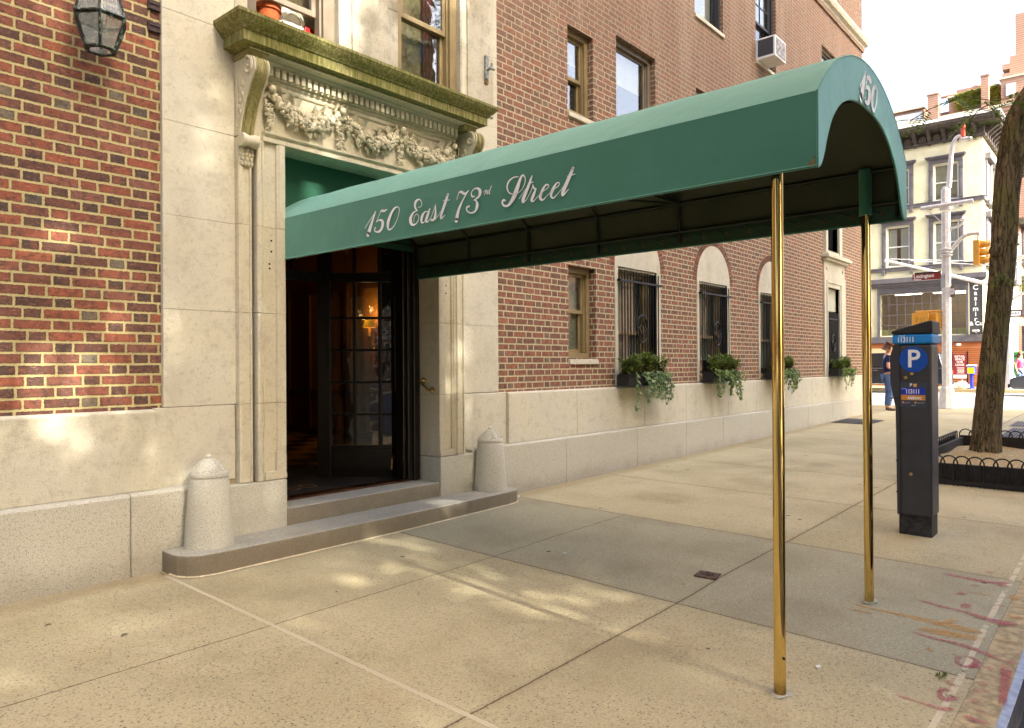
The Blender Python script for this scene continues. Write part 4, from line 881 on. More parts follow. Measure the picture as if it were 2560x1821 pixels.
LET= [[4.088,2.457,0.0042,4.035,2.503,0.0049,3.969,2.555,0.0048],[3.973,2.554,0.0098,4.008,2.492,0.0182,4.052,2.41,0.0325],[3.92,2.549,0.0056,3.902,2.553,0.0126,3.877,2.548,0.0126,3.849,2.555,0.0042],[3.917,2.548,0.0042,3.941,2.515,0.0042,3.961,2.485,0.0042],[3.963,2.484,0.0042,3.926,2.494,0.0098,3.896,2.476,0.021,3.902,2.44,0.0216,3.931,2.416,0.014,3.97,2.419,0.0084,3.983,2.433,0.0112,3.974,2.445,0.014],[3.738,2.556,0.0049,3.723,2.535,0.0056,3.739,2.485,0.0042,3.774,2.438,0.0056,3.812,2.416,0.0084,3.837,2.422,0.014,3.839,2.463,0.0252,3.809,2.517,0.0192,3.772,2.551,0.0127,3.738,2.556,0.0049],[3.542,2.523,0.003,3.514,2.525,0.0042,3.504,2.544,0.0048,3.518,2.568,0.0054,3.542,2.573,0.0112,3.566,2.557,0.0182,3.568,2.527,0.0144,3.547,2.503,0.007],[3.545,2.504,0.0036,3.584,2.496,0.0108,3.612,2.464,0.0224,3.609,2.432,0.021,3.585,2.416,0.0112,3.553,2.425,0.0063,3.533,2.453,0.0042,3.547,2.48,0.0042,3.569,2.476,0.0042,3.581,2.453,0.0035,3.579,2.433,0.0042],[3.449,2.483,0.0042,3.476,2.485,0.007,3.501,2.462,0.0182,3.509,2.433,0.0156,3.498,2.418,0.0084,3.471,2.431,0.0042,3.434,2.485,0.0036],[3.43,2.498,0.0098,3.451,2.458,0.0182,3.465,2.429,0.0182,3.45,2.418,0.007,3.419,2.441,0.0035],[3.419,2.441,0.0035,3.397,2.477,0.0042,3.376,2.516,0.0056],[3.378,2.514,0.0048,3.376,2.48,0.0108,3.38,2.445,0.018,3.397,2.423,0.0126,3.418,2.427,0.0112],[3.38,2.423,0.0042,3.349,2.448,0.0035,3.33,2.467,0.003],[3.264,2.563,0.0168,3.293,2.507,0.0198,3.326,2.444,0.0168,3.325,2.423,0.0096,3.292,2.44,0.0035],[3.307,2.531,0.003,3.25,2.528,0.0048],[3.186,2.521,0.0048,3.175,2.549,0.0048,3.161,2.564,0.0056],[3.167,2.562,0.0072,3.147,2.561,0.0132,3.116,2.545,0.012,3.084,2.562,0.0036],[3.084,2.561,0.0042,3.13,2.514,0.0084,3.169,2.457,0.0168,3.191,2.393,0.0266],[3.036,2.517,0.0072,3.057,2.52,0.0084,3.062,2.544,0.0056,3.038,2.562,0.0054,3.008,2.56,0.0108,2.991,2.539,0.021,3.001,2.511,0.0144,3.04,2.495,0.0048],[3.042,2.496,0.0056,3.022,2.486,0.0096,3.015,2.457,0.0204,3.03,2.428,0.0132,3.066,2.421,0.0072,3.098,2.438,0.0072,3.102,2.459,0.0096,3.083,2.464,0.0126],[2.965,2.53,0.0018,2.943,2.539,0.003,2.955,2.514,0.0054],[2.953,2.523,0.0018,2.935,2.538,0.0054],[2.919,2.535,0.003,2.934,2.524,0.0054,2.93,2.514,0.0036,2.917,2.525,0.0024],[2.898,2.558,0.0042,2.914,2.525,0.0054,2.913,2.511,0.003,2.906,2.514,0.0018],[2.691,2.576,0.0043,2.726,2.578,0.006,2.763,2.561,0.009,2.776,2.528,0.0084,2.757,2.493,0.0054,2.711,2.481,0.0036,2.669,2.496,0.003,2.644,2.53,0.0048,2.641,2.561,0.006,2.657,2.579,0.0097,2.676,2.561,0.015,2.705,2.502,0.0252,2.734,2.454,0.0228,2.769,2.424,0.012,2.801,2.427,0.01,2.814,2.447,0.0108,2.804,2.46,0.0108,2.789,2.453,0.007],[2.685,2.45,0.003,2.658,2.477,0.0025,2.639,2.497,0.0025],[2.591,2.561,0.011,2.619,2.506,0.0168,2.654,2.445,0.0192,2.656,2.424,0.0096,2.63,2.437,0.003],[2.617,2.523,0.003,2.58,2.528,0.0048],[2.63,2.437,0.003,2.602,2.474,0.003,2.582,2.508,0.0045],[2.584,2.511,0.007,2.577,2.493,0.0096,2.561,2.485,0.0072],[2.563,2.484,0.0084,2.58,2.454,0.0168,2.593,2.428,0.0144,2.581,2.419,0.005,2.557,2.436,0.003],[2.557,2.436,0.003,2.508,2.464,0.0036,2.476,2.48,0.0042,2.474,2.494,0.0054,2.496,2.494,0.0096,2.52,2.464,0.015,2.532,2.434,0.0156,2.515,2.416,0.007,2.482,2.437,0.0025],[2.482,2.437,0.0025,2.434,2.463,0.003,2.402,2.479,0.0042,2.399,2.493,0.0045,2.419,2.492,0.008,2.443,2.463,0.018,2.456,2.433,0.013,2.44,2.416,0.007,2.405,2.438,0.003],[2.405,2.438,0.003,2.378,2.461,0.0025,2.357,2.485,0.0025],[2.306,2.555,0.0168,2.336,2.504,0.0192,2.373,2.441,0.0192,2.373,2.421,0.0096,2.336,2.448,0.003],[2.344,2.519,0.0036,2.293,2.522,0.0048]]
LET2= [[3.842,2.851,0.0122,3.89,2.896,0.0122,3.94,2.946,0.0148],[3.944,2.95,0.0185,3.917,2.892,0.0328,3.864,2.807,0.0474],[3.966,2.932,0.0109,3.993,2.944,0.0222,4.033,2.942,0.0308,4.049,2.947,0.0115],[3.97,2.932,0.0095,3.947,2.875,0.0092],[3.947,2.877,0.0091,3.983,2.89,0.0222,4.013,2.875,0.0462,4.004,2.835,0.0401,3.974,2.81,0.0219,3.946,2.808,0.0182,3.935,2.82,0.0182],[4.134,2.938,0.016,4.152,2.921,0.0158,4.146,2.868,0.0139,4.117,2.818,0.0158,4.089,2.803,0.0228,4.066,2.821,0.0356,4.063,2.864,0.0342,4.087,2.912,0.0266,4.134,2.938,0.016]]
LET = [[q*1.18 if i % 3 == 2 else q for i, q in enumerate(s_)] for s_ in LET]; LET2 = [[q*1.12 if i % 3 == 2 else q for i, q in enumerate(s_)] for s_ in LET2]
lt = MB(); ribbons(lt, LET, lambda a, b, i: (3.2155-.00012*i, a, b), per=7); lt.build('street_lettering', 'letter', near)
lt = MB(); ribbons(lt, LET2, lambda a, b, i: (a, 1.0335-.00012*i, b), per=7); lt.build('number_lettering', 'letter', val)
rs = MB(); rs.face([(3.2178, 1.045, 2.344), (3.2178, 1.09, 2.345), (3.2178, 1.075, 2.352), (3.2178, 1.055, 2.368), (3.2178, 1.045, 2.39)]); rs.build('rust_stain', 'rust', near)

# ================================================================== GUARD STONES
def guard_stone(cx, cy, label):
    t = thing('guard_stone', (cx, cy, .25), label, 'guard stone', 'granite guard stones flanking the entrance')
    b = MB(); b.lathe([(.168, 0), (.165, .02), (.146, .28), (.132, .465), (.126, .478)], cx, cy, 40, z0=.25); b.build('shaft', 'granite', t, smooth=40)
    c_ = MB(); c_.lathe([(.128, .482), (.130, .50), (.122, .515), (.105, .525), (.086, .555), (.062, .585), (.034, .605), (.022, .608), (.024, .622), (.012, .634), (.001, .636)], cx, cy, 40, z0=.25)
    for i in range(8):
        a = 2*math.pi*i/8+.2
        pr = [(.117, .520, -.28), (.100, .535, -.10), (.078, .568, -.02), (.045, .600, 0)]
        for s_ in (1, -1): c_.tube([(cx+r_*math.cos(a+s_*w_), cy+r_*math.sin(a+s_*w_), .25+z_) for r_, z_, w_ in pr], .0045, 5)
    c_.build('carved_cap', 'granite', t, smooth=40)
guard_stone(2.53, 4.965, 'conical granite guard stone standing on the rounded left end of the entrance step')
guard_stone(5.455, 4.955, 'conical granite guard stone on the entrance step end beyond the awning opening')

# ================================================================== WALL LANTERN
LA = thing('wall_lantern', (1.84, 4.98, 3.5), 'hexagonal verdigris glass lantern hung on the brick wall', 'lantern')
cx, cy = 1.84, 4.98; rings = [(3.505, .090), (3.70, .158), (4.02, .070)]
hexp = lambda r_, z_, i: (cx+r_*math.cos(R(60*i+8)), cy+r_*math.sin(R(60*i+8)), z_)
f = MB()
for z_, r_ in rings: f.tube([hexp(r_, z_, i) for i in range(6)], .0085, 6, closed=True)
f.tube([hexp(.152, 3.688, i) for i in range(6)], .006, 5, closed=True)
for (za, ra), (zb, rb) in zip(rings[:-1], rings[1:]):
    for i in range(6): f.tube([hexp(ra, za, i), hexp(rb, zb, i)], .0085, 6)
N = 24
for i in range(N):
    t0, t1 = R(360*i/N+8), R(360*(i+1)/N+8); hx = lambda t, r_: r_*math.cos(R(30))/math.cos(((t-R(8)) % R(60))-R(30))
    f.face([(cx+hx(t0, .094)*math.cos(t0), cy+hx(t0, .094)*math.sin(t0), 3.498), (cx+hx(t1-1e-6, .094)*math.cos(t1), cy+hx(t1-1e-6, .094)*math.sin(t1), 3.498), (cx+.062*math.cos(t1), cy+.062*math.sin(t1), 3.498), (cx+.062*math.cos(t0), cy+.062*math.sin(t0), 3.498)])
f.lathe([(.078, 0), (.06, .05), (.03, .09), (.012, .13), (.02, .15), (.001, .17)], cx, cy, 6, z0=4.02)
f.build('lantern_frame', 'verdi', LA, smooth=30)
g = MB()
for (za, ra), (zb, rb) in zip(rings[:-1], rings[1:]):
    for i in range(6): g.face([hexp(ra*.985, za, i), hexp(ra*.985, za, i+1), hexp(rb*.985, zb, i+1), hexp(rb*.985, zb, i)])
g.build('lantern_glass', 'lglass', LA)
g = MB(); g.ball((cx, cy, 3.735), (.032, .032, .045), 12, 8); g.tube([(cx, cy, 3.76), (cx, cy, 3.99)], .014, 8); g.build('bulb', simple('frosted_bulb', srgb(226, 222, 200), .4), LA, smooth=True)
g = MB(); g.tube(catmull([(cx, cy, 4.17), (cx, cy+.03, 4.24), (cx, cy+.16, 4.22), (cx, 5.19, 4.12)], 5), .012, 7); g.box(cx-.04, cx+.04, 5.18, 5.2, 3.7, 4.2); g.build('bracket', 'verdi', LA, smooth=True)

# ================================================================== THINGS IN THE OPEN WINDOW, AIR CONDITIONER, WALL BRACKET
PZ = 4.268
pot = thing('flower_pot', (3.30, 5.46, PZ), 'terracotta flower pot inside the open window above the cornice', 'flower pot')
g = MB(); g.lathe([(.075, 0), (.098, .16), (.112, .16), (.114, .205), (.098, .205), (.09, .18), (.0, .18)], 3.30, 5.46, 24, z0=PZ); g.build('pot', 'terracotta', pot, smooth=40)
fan = thing('round_fan', (3.52, 5.45, PZ), 'round cream plastic fan leaning inside the open window', 'fan')
g = MB(); g.lathe([(.02, 0), (.06, .004), (.115, .01), (.135, .03), (.135, .07), (.12, .085)], 0, 0, 28); 
for r_ in (.075, .1): g.tube([(r_*math.cos(t), r_*math.sin(t), -.002+.008*(r_ > .09)) for t in [2*math.pi*i/24 for i in range(24)]], .004, 5, closed=True)
g.xf(Matrix.Translation((3.52, 5.42, PZ+.135)) @ Matrix.Rotation(R(-82), 4, 'X') @ Matrix.Scale(1, 4)); g.build('fan_body', 'plastic_w', fan, smooth=40)
g = MB(); g.tube([(3.40, 5.40, PZ+.10), (3.44, 5.385, PZ+.03), (3.52, 5.40, PZ+.005), (3.60, 5.43, PZ+.02)], .008, 6); g.build('cord', simple('navy_cord', srgb(30, 34, 70), .6), fan)
bk_ = thing('red_box', (3.66, 5.47, PZ), 'small red and yellow box leaning at the end of the open window', 'box')
g = MB(); g.box(-.05, .05, -.03, .03, 0, .15); g.xf(Matrix.Translation((3.645, 5.44, PZ)) @ Matrix.Rotation(R(16), 4, 'Y')); g.build('carton', 'red', bk_, bevel=.003)
g = MB(); g.box(.0505, .056, -.03, .03, 0, .15); g.xf(Matrix.Translation((3.645, 5.44, PZ)) @ Matrix.Rotation(R(16), 4, 'Y')); g.build('edge_band', simple('yellow_card', srgb(220, 170, 30), .6), bk_)
ac = thing('air_conditioner', (13.12, 5.1, 6.98), 'white box air conditioner sticking out of an upper window', 'air conditioner')
g = MB(); g.box(12.90, 13.42, 4.86, 5.34, 6.955, 7.33); g.build('casing', 'white', ac, bevel=.008)
g = MB()
for i in range(9): g.box(12.893, 12.90, 4.90, 5.00, 7.02+.03*i, 7.04+.03*i); g.box(12.893, 12.90, 5.03, 5.17, 7.02+.03*i, 7.04+.03*i)
g.box(12.897, 12.8995, 4.895, 5.175, 7.00, 7.30); g.build('side_grille', simple('dark_grille', srgb(70, 70, 74), .6), ac)
g = MB(); g.box(12.94, 13.38, 4.853, 4.8595, 6.99, 7.29); g.build('coil_face', simple('grimy_coil', srgb(150, 146, 144), .7, var=.5, vs_=16), ac)
br_ = thing('wall_bracket', (5.62, 5.15, 4.43), 'rusty metal bracket bolted to the stone wall above the cornice end', 'bracket')
g = MB(); g.box(5.60, 5.645, 5.118, 5.146, 4.47, 4.71); g.tube([(5.622, 5.12, 4.56), (5.622, 5.06, 4.57), (5.622, 5.055, 4.61)], .016, 8); g.tube([(5.59, 5.06, 4.56), (5.665, 5.06, 4.56)], .014, 8); g.build('plate', simple('galvanised_iron', srgb(150, 152, 146), .5, .6, var=.3, vs_=30), br_, bevel=.003)
g = MB(); g.box(5.604, 5.65, 5.13, 5.147, 4.42, 4.469); g.build('rust_foot', 'rust', br_)
# ================================================================== FOLIAGE MATERIALS
def leafmat(name, pts, rough=.45):
    n = NT(name, rough, .4); n.color(n.mix(n.M('MULTIPLY', n.noise(14, 3), .5), n.ramp(n.rnd, pts), pts[0][1]))
    t = n.t; o_ = [q for q in t.nodes if q.type == 'OUTPUT_MATERIAL'][0]; tl = t.nodes.new("ShaderNodeBsdfTranslucent"); mx = t.nodes.new("ShaderNodeMixShader"); mx.inputs[0].default_value = .48     # thin leaves pass light
    t.links.new(n.p.inputs["Base Color"].links[0].from_socket, tl.inputs[0]); t.links.new(n.p.outputs[0], mx.inputs[1]); t.links.new(tl.outputs[0], mx.inputs[2]); t.links.new(mx.outputs[0], o_.inputs[0]); return n.m
M['leafd'] = leafmat('glossy_shrub_leaves', [(0, srgb(62, 82, 30)), (.4, srgb(104, 128, 48)), (.75, srgb(142, 160, 72)), (.92, srgb(180, 186, 116)), (1, srgb(122, 74, 48))])
M['ivy'] = leafmat('variegated_ivy_leaves', [(0, srgb(84, 112, 56)), (.35, srgb(126, 152, 92)), (.65, srgb(160, 178, 124)), (.85, srgb(188, 198, 156)), (1, srgb(140, 166, 60))])
M['ivyg'] = leafmat('light_green_ivy_leaves', [(0, srgb(70, 98, 30)), (.5, srgb(122, 148, 54)), (.85, srgb(156, 174, 84)), (1, srgb(176, 190, 116))])
M['leaft'] = leafmat('locust_leaflets', [(0, srgb(58, 84, 20)), (.5, srgb(92, 122, 32)), (1, srgb(134, 158, 52))])
M['leafy'] = leafmat('yellow_green_creeper', [(0, srgb(104, 112, 30)), (.5, srgb(156, 154, 52)), (1, srgb(186, 172, 70))])
M['stem'] = simple('plant_stem', srgb(84, 78, 44), .8)
def leaf_face(mb, c, d, u, L, wd, fold=.25, lobed=False):
    d = Vector(d).normalized(); u = Vector(u); s_ = d.cross(u).normalized(); u = s_.cross(d); c = Vector(c)
    if lobed:
        out_ = [(0, 0), (.05, .38), (.34, .50), (.38, .24), (.70, .30), (1, 0), (.70, -.30), (.38, -.24), (.34, -.50), (.05, -.38)]
        mb.face([c+d*(a*L)+s_*(b*wd*2)+u*(-abs(b)*fold*wd) for a, b in out_])
    else:
        m_, e = c+d*(L*.5)+u*(fold*wd*.2), c+d*L-u*(fold*L*.12)
        a, b = c+d*(L*.42)+s_*wd*.5+u*(fold*wd*.6), c+d*(L*.42)-s_*wd*.5+u*(fold*wd*.6)
        a2, b2 = c+d*(L*.75)+s_*wd*.33+u*(fold*wd*.3), c+d*(L*.75)-s_*wd*.33+u*(fold*wd*.3)
        k = len(mb.v); mb.v += [tuple(p) for p in (c, a, a2, e, b2, b, m_)]
        for q in ((0, 1, 6), (1, 2, 6), (2, 3, 6), (3, 4, 6), (4, 5, 6), (5, 0, 6)): mb.f.append(tuple(k+i for i in q)); mb.mi.append(0)
# ================================================================== WINDOW BOXES
def window_box(x0, wd, seed, where, ivm, side_=1.0, gapx=None, dens=1.0):
    rr = random.Random(seed); yf, yb, z0, z1 = 4.935, 5.112, 1.222, 1.37
    t = thing('window_box', (x0+wd/2, 5.02, z0), 'black window box '+where, 'window box', 'window boxes under the grilled windows')
    b = MB(); tk = .016
    b.box(x0, x0+wd, yf, yf+tk, z0, z1); b.box(x0, x0+wd, yb-tk, yb, z0, z1); b.box(x0, x0+tk, yf+tk, yb-tk, z0, z1); b.box(x0+wd-tk, x0+wd, yf+tk, yb-tk, z0, z1); b.box(x0+tk, x0+wd-tk, yf+tk, yb-tk, z0, z0+.02)
    b.box(x0-.006, x0+wd+.006, yf-.008, yf-.001, z1-.03, z1+.002)
    b.build('trough', 'black', t, bevel=.003)
    b = MB(); b.box(x0+tk, x0+wd-tk, yf+tk, yb-tk, z1-.05, z1-.02); b.build('soil', simple('potting_soil', srgb(50, 40, 28), .95), t)
    sh = thing('box_shrub', (x0+wd/2, 5.02, z1-.03), 'glossy green shrub in the box '+where, 'shrub', 'shrubs in the window boxes')
    lf = MB(); st_ = MB()
    for i in range(int(95*dens)):
        bx, by = x0+.05+(wd-.1)*rr.random(), yf+.03+(yb-yf-.06)*rr.random()
        if gapx and gapx[0] < bx < gapx[1]: continue
        h = rr.uniform(.08, .24)*(.75+.5*math.sin(math.pi*(bx-x0)/wd)); lean = Vector((rr.uniform(-.45, .45), rr.uniform(-.55, .1), 1)).normalized(); tip = Vector((bx, by, z1-.03))+lean*(h+.03)
        st_.tube([(bx, by, z1-.03), tuple(tip)], .004, 4)
        for j in range(13):
            a = rr.uniform(0, 6.28); el = rr.uniform(-.3, .9); d = Vector((math.cos(a)*math.cos(el), math.sin(a)*math.cos(el), math.sin(el)))
            leaf_face(lf, tip-lean*rr.uniform(0, .09), d, (0, 0, 1), rr.uniform(.055, .095), rr.uniform(.022, .034))
    lf.build('leaves', 'leafd', sh); st_.build('stems', 'stem', sh)
    iv = thing('trailing_ivy', (x0+wd/2, 4.93, z1), 'ivy trailing from the box '+where, 'ivy', 'ivy trailing from the window boxes')
    lf = MB(); st_ = MB()
    for i in range(int(22*dens)):
        bx = x0+wd*min(.98, max(.02, rr.gauss(.45+.2*(side_-1), .30))); drop = rr.uniform(.10, .44)*(1 if rr.random() < .75 else 1.25); drift = rr.uniform(-.06, .22)*side_; pts = []
        for j in range(9):
            q = j/8; pts.append((bx+drift*q+.015*math.sin(q*9+i), yf-.03-.04*math.sin(q*3.1), z1+.04*math.sin(min(1, q*5)*1.57)-drop*max(0, q-.08)))
        st_.tube(pts, .0025, 4)
        N = int(6+drop*46)
        for j in range(N):
            q = (j+.5)/N*8; a = int(q); p = Vector(pts[a]).lerp(Vector(pts[a+1]), q-a)+Vector((rr.uniform(-.035, .035), rr.uniform(-.025, .01), rr.uniform(-.02, .02)))
            leaf_face(lf, p, (rr.uniform(-.8, .8), rr.uniform(-.5, .1), rr.uniform(-1, .1)), (rr.uniform(-.4, .4), -1, rr.uniform(.2, .9)), rr.uniform(.034, .056), rr.uniform(.022, .034), .3, True)
    lf.build('leaves', ivm, iv); st_.build('runners', 'stem', iv)
window_box(8.06, 1.0, 1, 'below the first arched window past the awning', 'ivy')
window_box(10.50, .98, 2, 'below the middle arched window', 'ivyg', 1.3)
window_box(13.0, .98, 3, 'below the third arched window, behind the brass pole', 'ivyg', 1.4)
window_box(16.62, .98, 4, 'below the rectangular stone-framed window', 'ivyg', 1.4, dens=.8)

# ================================================================== PARKING METER
PM = thing('parking_meter', (6.87, 1.41, .08), 'tall dark grey parking pay station with blue P sign standing on the sidewalk', 'parking meter')
M['mtr'] = simple('charcoal_powder_coat', srgb(58, 58, 62), .42, .1, var=.1, vs_=8); M['mtr2'] = simple('black_plastic_cap', srgb(36, 36, 36), .5)
M['blueb'] = simple('light_blue_band', srgb(24, 132, 206), .4); M['bluep'] = simple('sign_blue', srgb(2, 74, 168), .4); M['signw'] = simple('sign_white', srgb(238, 238, 238), .5)
xa, xb_ = 6.745, 7.02
b = MB(); b.box(xa, xb_, 1.282, 1.518, .235, 1.652); b.build('body', 'mtr', PM, bevel=.02, seg=3)
b = MB(); b.prism([(1.516, .235), (1.545, .235), (1.550, .85), (1.553, 1.12), (1.592, 1.33), (1.592, 1.56), (1.566, 1.652), (1.516, 1.652)], 'x', xa+.008, xb_-.01); b.build('front_console', 'mtr', PM, bevel=.006)
b = MB()
for z_ in (.42, .68, 1.20): b.box(xa+.004, xb_-.006, 1.53, 1.6 if z_ > 1 else 1.552, z_, z_+.006)
b.build('panel_seam', 'dark', PM)
b = MB(); b.box(xa+.03, xb_-.02, 1.292, 1.535, .06, .236); b.build('foot', simple('scuffed_black_foot', srgb(44, 44, 46), .6, var=.7, vs_=25), PM, bevel=.004)
b = MB(); b.box(xa-.008, xb_+.008, 1.274, 1.572, 1.654, 1.738); b.build('band', 'blueb', PM, bevel=.018, seg=3)
b = MB(); b.prism([(1.578, 1.740), (1.578, 1.766), (1.30, 1.842), (1.272, 1.842), (1.272, 1.740)], 'x', xa-.012, xb_+.012); b.build('cap', 'mtr2', PM, bevel=.008)
mf = lambda y_, z_, dx=0: frame((xa-.003-dx, y_, z_), (0, -1, 0), (0, 0, 1))
b = MB(); b.prism([(1.413+.107*math.cos(t), 1.527+.105*math.sin(t)) for t in [2*math.pi*i/40 for i in range(40)]], 'x', xa-.0022, xa+.002); sgn = b.build('parking_sign', 'bluep', PM)
b = MB(); text_mb(b, "P", .205, mf(1.413, 1.527), bold=.0035, squeeze=.95); b.build('letter', 'signw', sgn)
b = MB(); text_mb(b, "113111", .060, frame((xa-.0095, 1.468, 1.690), (0, -1, 0), (0, 0, 1)), bold=.0016, squeeze=.72); text_mb(b, "Zone#", .017, frame((xa-.0095, 1.497, 1.724), (0, -1, 0), (0, 0, 1))); b.build('zone_number', 'signw', PM)
b = MB(); b.box(xa-.0018, xa+.001, 1.320, 1.514, 1.135, 1.338); stk = b.build('sticker', simple('slate_sticker', srgb(58, 66, 80), .45), PM)
b = MB(); b.box(xa-.0026, xa-.0019, 1.328, 1.506, 1.236, 1.292); b.build('blue_strip', simple('sticker_blue', srgb(10, 50, 178), .4), stk)
b = MB(); b.box(xa-.0026, xa-.0019, 1.328, 1.506, 1.192, 1.2345); b.build('orange_strip', simple('sticker_orange', srgb(206, 138, 48), .4), stk)
b = MB(); text_mb(b, "113111", .050, mf(1.42, 1.262, .0004), bold=.0014, squeeze=.72); text_mb(b, "Zone#", .012, mf(1.488, 1.286, .0004)); text_mb(b, "PARKNYC", .029, mf(1.405, 1.207, .0004), bold=.0012, squeeze=.8); text_mb(b, "Pay by App", .010, mf(1.428, 1.226, .0004))
text_mb(b, "P", .034, mf(1.432, 1.316, .0004), bold=.0014); text_mb(b, "parknyc.org", .009, mf(1.462, 1.170, .0004)); text_mb(b, "1-877-727-5307", .0085, mf(1.362, 1.170, .0004)); text_mb(b, "nyc dot", .010, mf(1.415, 1.150, .0004)); b.build('sticker_text', 'signw', stk)
b = MB()
for y_, z_ in ((1.493, 1.172), (1.400, 1.172)): b.prism([(y_+.008*math.cos(t), z_+.008*math.sin(t)) for t in [2*math.pi*i/14 for i in range(14)]], 'x', xa-.0026, xa-.0019)
b.face([(xa-.0026, 1.415, 1.303), (xa-.0026, 1.392, 1.300), (xa-.0026, 1.388, 1.328), (xa-.0026, 1.415, 1.326)]); b.build('emblem', simple('sticker_emblem', srgb(226, 160, 96), .4), stk)
b = MB()
for y_, z_ in ((1.425, 1.408), (1.472, 1.378), (1.437, .58)):
    k = len(b.v); b.lathe([(.013, 0), (.013, .008), (.006, .010), (.005, .004), (.0, .004)], 0, 0, 14); b.xf(Matrix.Translation((xa, y_, z_)) @ Matrix.Rotation(R(-90), 4, 'Y'), k)
b.build('lock', 'brass2', PM)

# ================================================================== STREET TREE WITH PIT GUARD
n = NT('mossy_locust_bark', .92, .2); v_ = n.scale(n.pos, (1, 1, .22)); rid = n.noise(26.0, 5, .7, v=v_); crk = n.M('ABSOLUTE', n.M('SUBTRACT', n.noise(16.0, 4, .6, v=n.scale(n.pos, (1, 1, .16))), .5))
c = n.mix(n.ss(.3, .7, rid), srgb(82, 70, 52), srgb(132, 116, 86)); c = n.mix(n.M('MULTIPLY', n.ss(.45, .68, n.noise(3.0, 5, .6)), .6), c, srgb(110, 110, 54)); c = n.mix(n.ss(.030, .0, crk), c, srgb(52, 43, 31))
c = n.mix(n.M('MULTIPLY', n.ss(.66, .72, n.noise(70, 2)), .5), c, srgb(150, 146, 110)); n.color(c); n.bump(n.M('ADD', n.ss(0, .06, crk), n.M('MULTIPLY', rid, .8)), .014); M['bark'] = n.m
TR = thing('street_tree', (11.87, 1.6, .13), 'mossy leaning locust tree trunk growing in the fenced pit beyond the parking meter', 'tree')
def limb(mb, pts, rad, n_=14, rough_=.06, seed=0):
    q = catmull([(*p, r_) for p, r_ in zip(pts, rad)], 7); k = len(mb.v); mb.tube([p[:3] for p in q], [p[3] for p in q], n_)
    for i in range(k, len(mb.v)):
        v = mb.v[i]; ci = min((i-k)//n_, len(q)-1); c_ = q[ci][:3]
        f_ = 1+rough_*math.sin(5*math.atan2(v[1]-c_[1], v[0]-c_[0])+v[2]*1.1)+rough_*.7*math.sin(3*math.atan2(v[1]-c_[1], v[0]-c_[0])-v[2]*2.3+1)
        mb.v[i] = tuple(c_[j]+(v[j]-c_[j])*f_ for j in range(3))
tr = MB()
limb(tr, [(11.87, 1.62, .02), (11.87, 1.605, .35), (11.87, 1.585, .75), (11.87, 1.515, 1.54), (11.87, 1.44, 2.35), (11.87, 1.385, 3.15), (11.87, 1.35, 3.8), (11.87, 1.25, 4.45), (11.88, 1.12, 4.85), (11.85, .80, 5.35), (11.8, .30, 6.1), (11.7, -.3, 7.2), (11.5, -.8, 8.8), (11.4, -1.2, 10.6)], [.245, .185, .165, .152, .148, .148, .152, .165, .18, .155, .14, .115, .08, .04], 20)
limb(tr, [(11.87, 1.22, 4.6), (12.2, .6, 5.5), (12.8, -.3, 6.6), (13.3, -.9, 8.2), (13.6, -1.3, 9.6)], [.14, .12, .10, .07, .03]); limb(tr, [(11.8, .4, 5.9), (10.9, -.5, 7.0), (10.1, -1.2, 8.2), (9.5, -1.6, 9.4)], [.12, .09, .06, .03])
tr.ball((11.74, 1.45, 3.0), (.07, .09, .10), 10, 7)
tr.build('trunk', 'bark', TR, smooth=60)
def spray(mb, o_, d, up, L, pairs=9, ll=.045):
    o_, d, up = Vector(o_), Vector(d).normalized(), Vector(up); s_ = d.cross(up).normalized(); up = s_.cross(d)
    for i in range(pairs):
        p = o_+d*(L*(i+1)/pairs)-up*(L*.25*((i+1)/pairs)**2)
        for q in (1, -1):
            e = (s_*q*.95+d*.35-up*.15).normalized(); w_ = d*(ll*.17)
            mb.face([p, p+e*ll*.5+w_, p+e*ll, p+e*ll*.5-w_])
cr = MB(); tw = MB(); rr = random.Random(5)
def twig(pts, nsp, L, ll=.045):
    tw.tube(pts, .006, 4); q = catmull(pts, 6)
    for i in range(nsp):
        p = Vector(q[int((i+.7)/nsp*(len(q)-1))]); d = Vector((rr.uniform(-1, 1), rr.uniform(-1, 1), rr.uniform(-.7, .2)))
        spray(cr, p, d, (rr.uniform(-.3, .3), rr.uniform(-.3, .3), 1), L*rr.uniform(.7, 1.1), 10, ll)
twig([(11.75, 1.18, 5.02), (11.4, 1.42, 4.92), (11.1, 1.75, 4.98), (11.0, 2.10, 4.86), (10.95, 2.32, 4.74)], 14, .32, .07)
twig([(11.4, 1.42, 4.92), (11.3, 1.60, 4.80), (11.25, 1.72, 4.60)], 8, .32, .07); twig([(11.7, 1.15, 5.0), (11.5, 1.22, 4.8), (11.45, 1.38, 4.62)], 9, .28, .07)
twig([(11.72, 1.40, 2.70), (11.66, 1.41, 2.72), (11.60, 1.40, 2.66)], 1, .05, .02)
for d in ((-.15, .30, -1), (-.15, -.55, -.6)): spray(cr, (11.62, 1.41, 2.70), d, (-1, 0, .3), .20, 9, .045)
for i in range(720):
    a, el, rad = rr.uniform(0, 6.283), rr.uniform(-1, 1), rr.random()**.4
    c_ = Vector((11.6+3.6*rad*math.cos(a)*math.sqrt(1-el*el), -1.3+2.9*rad*math.sin(a)*math.sqrt(1-el*el), 9.4+2.3*rad*el))
    if math.sin(c_.x*1.7)*math.sin(c_.y*2.1+1)*math.sin(c_.z*1.9) < -.25: continue
    for j in range(3): spray(cr, c_, (rr.uniform(-1, 1), rr.uniform(-1, 1), rr.uniform(-.6, .3)), (0, 0, 1), rr.uniform(.25, .4), 8, .075)
cr.build('crown', 'leaft', TR); tw.build('twigs', 'stem', TR)
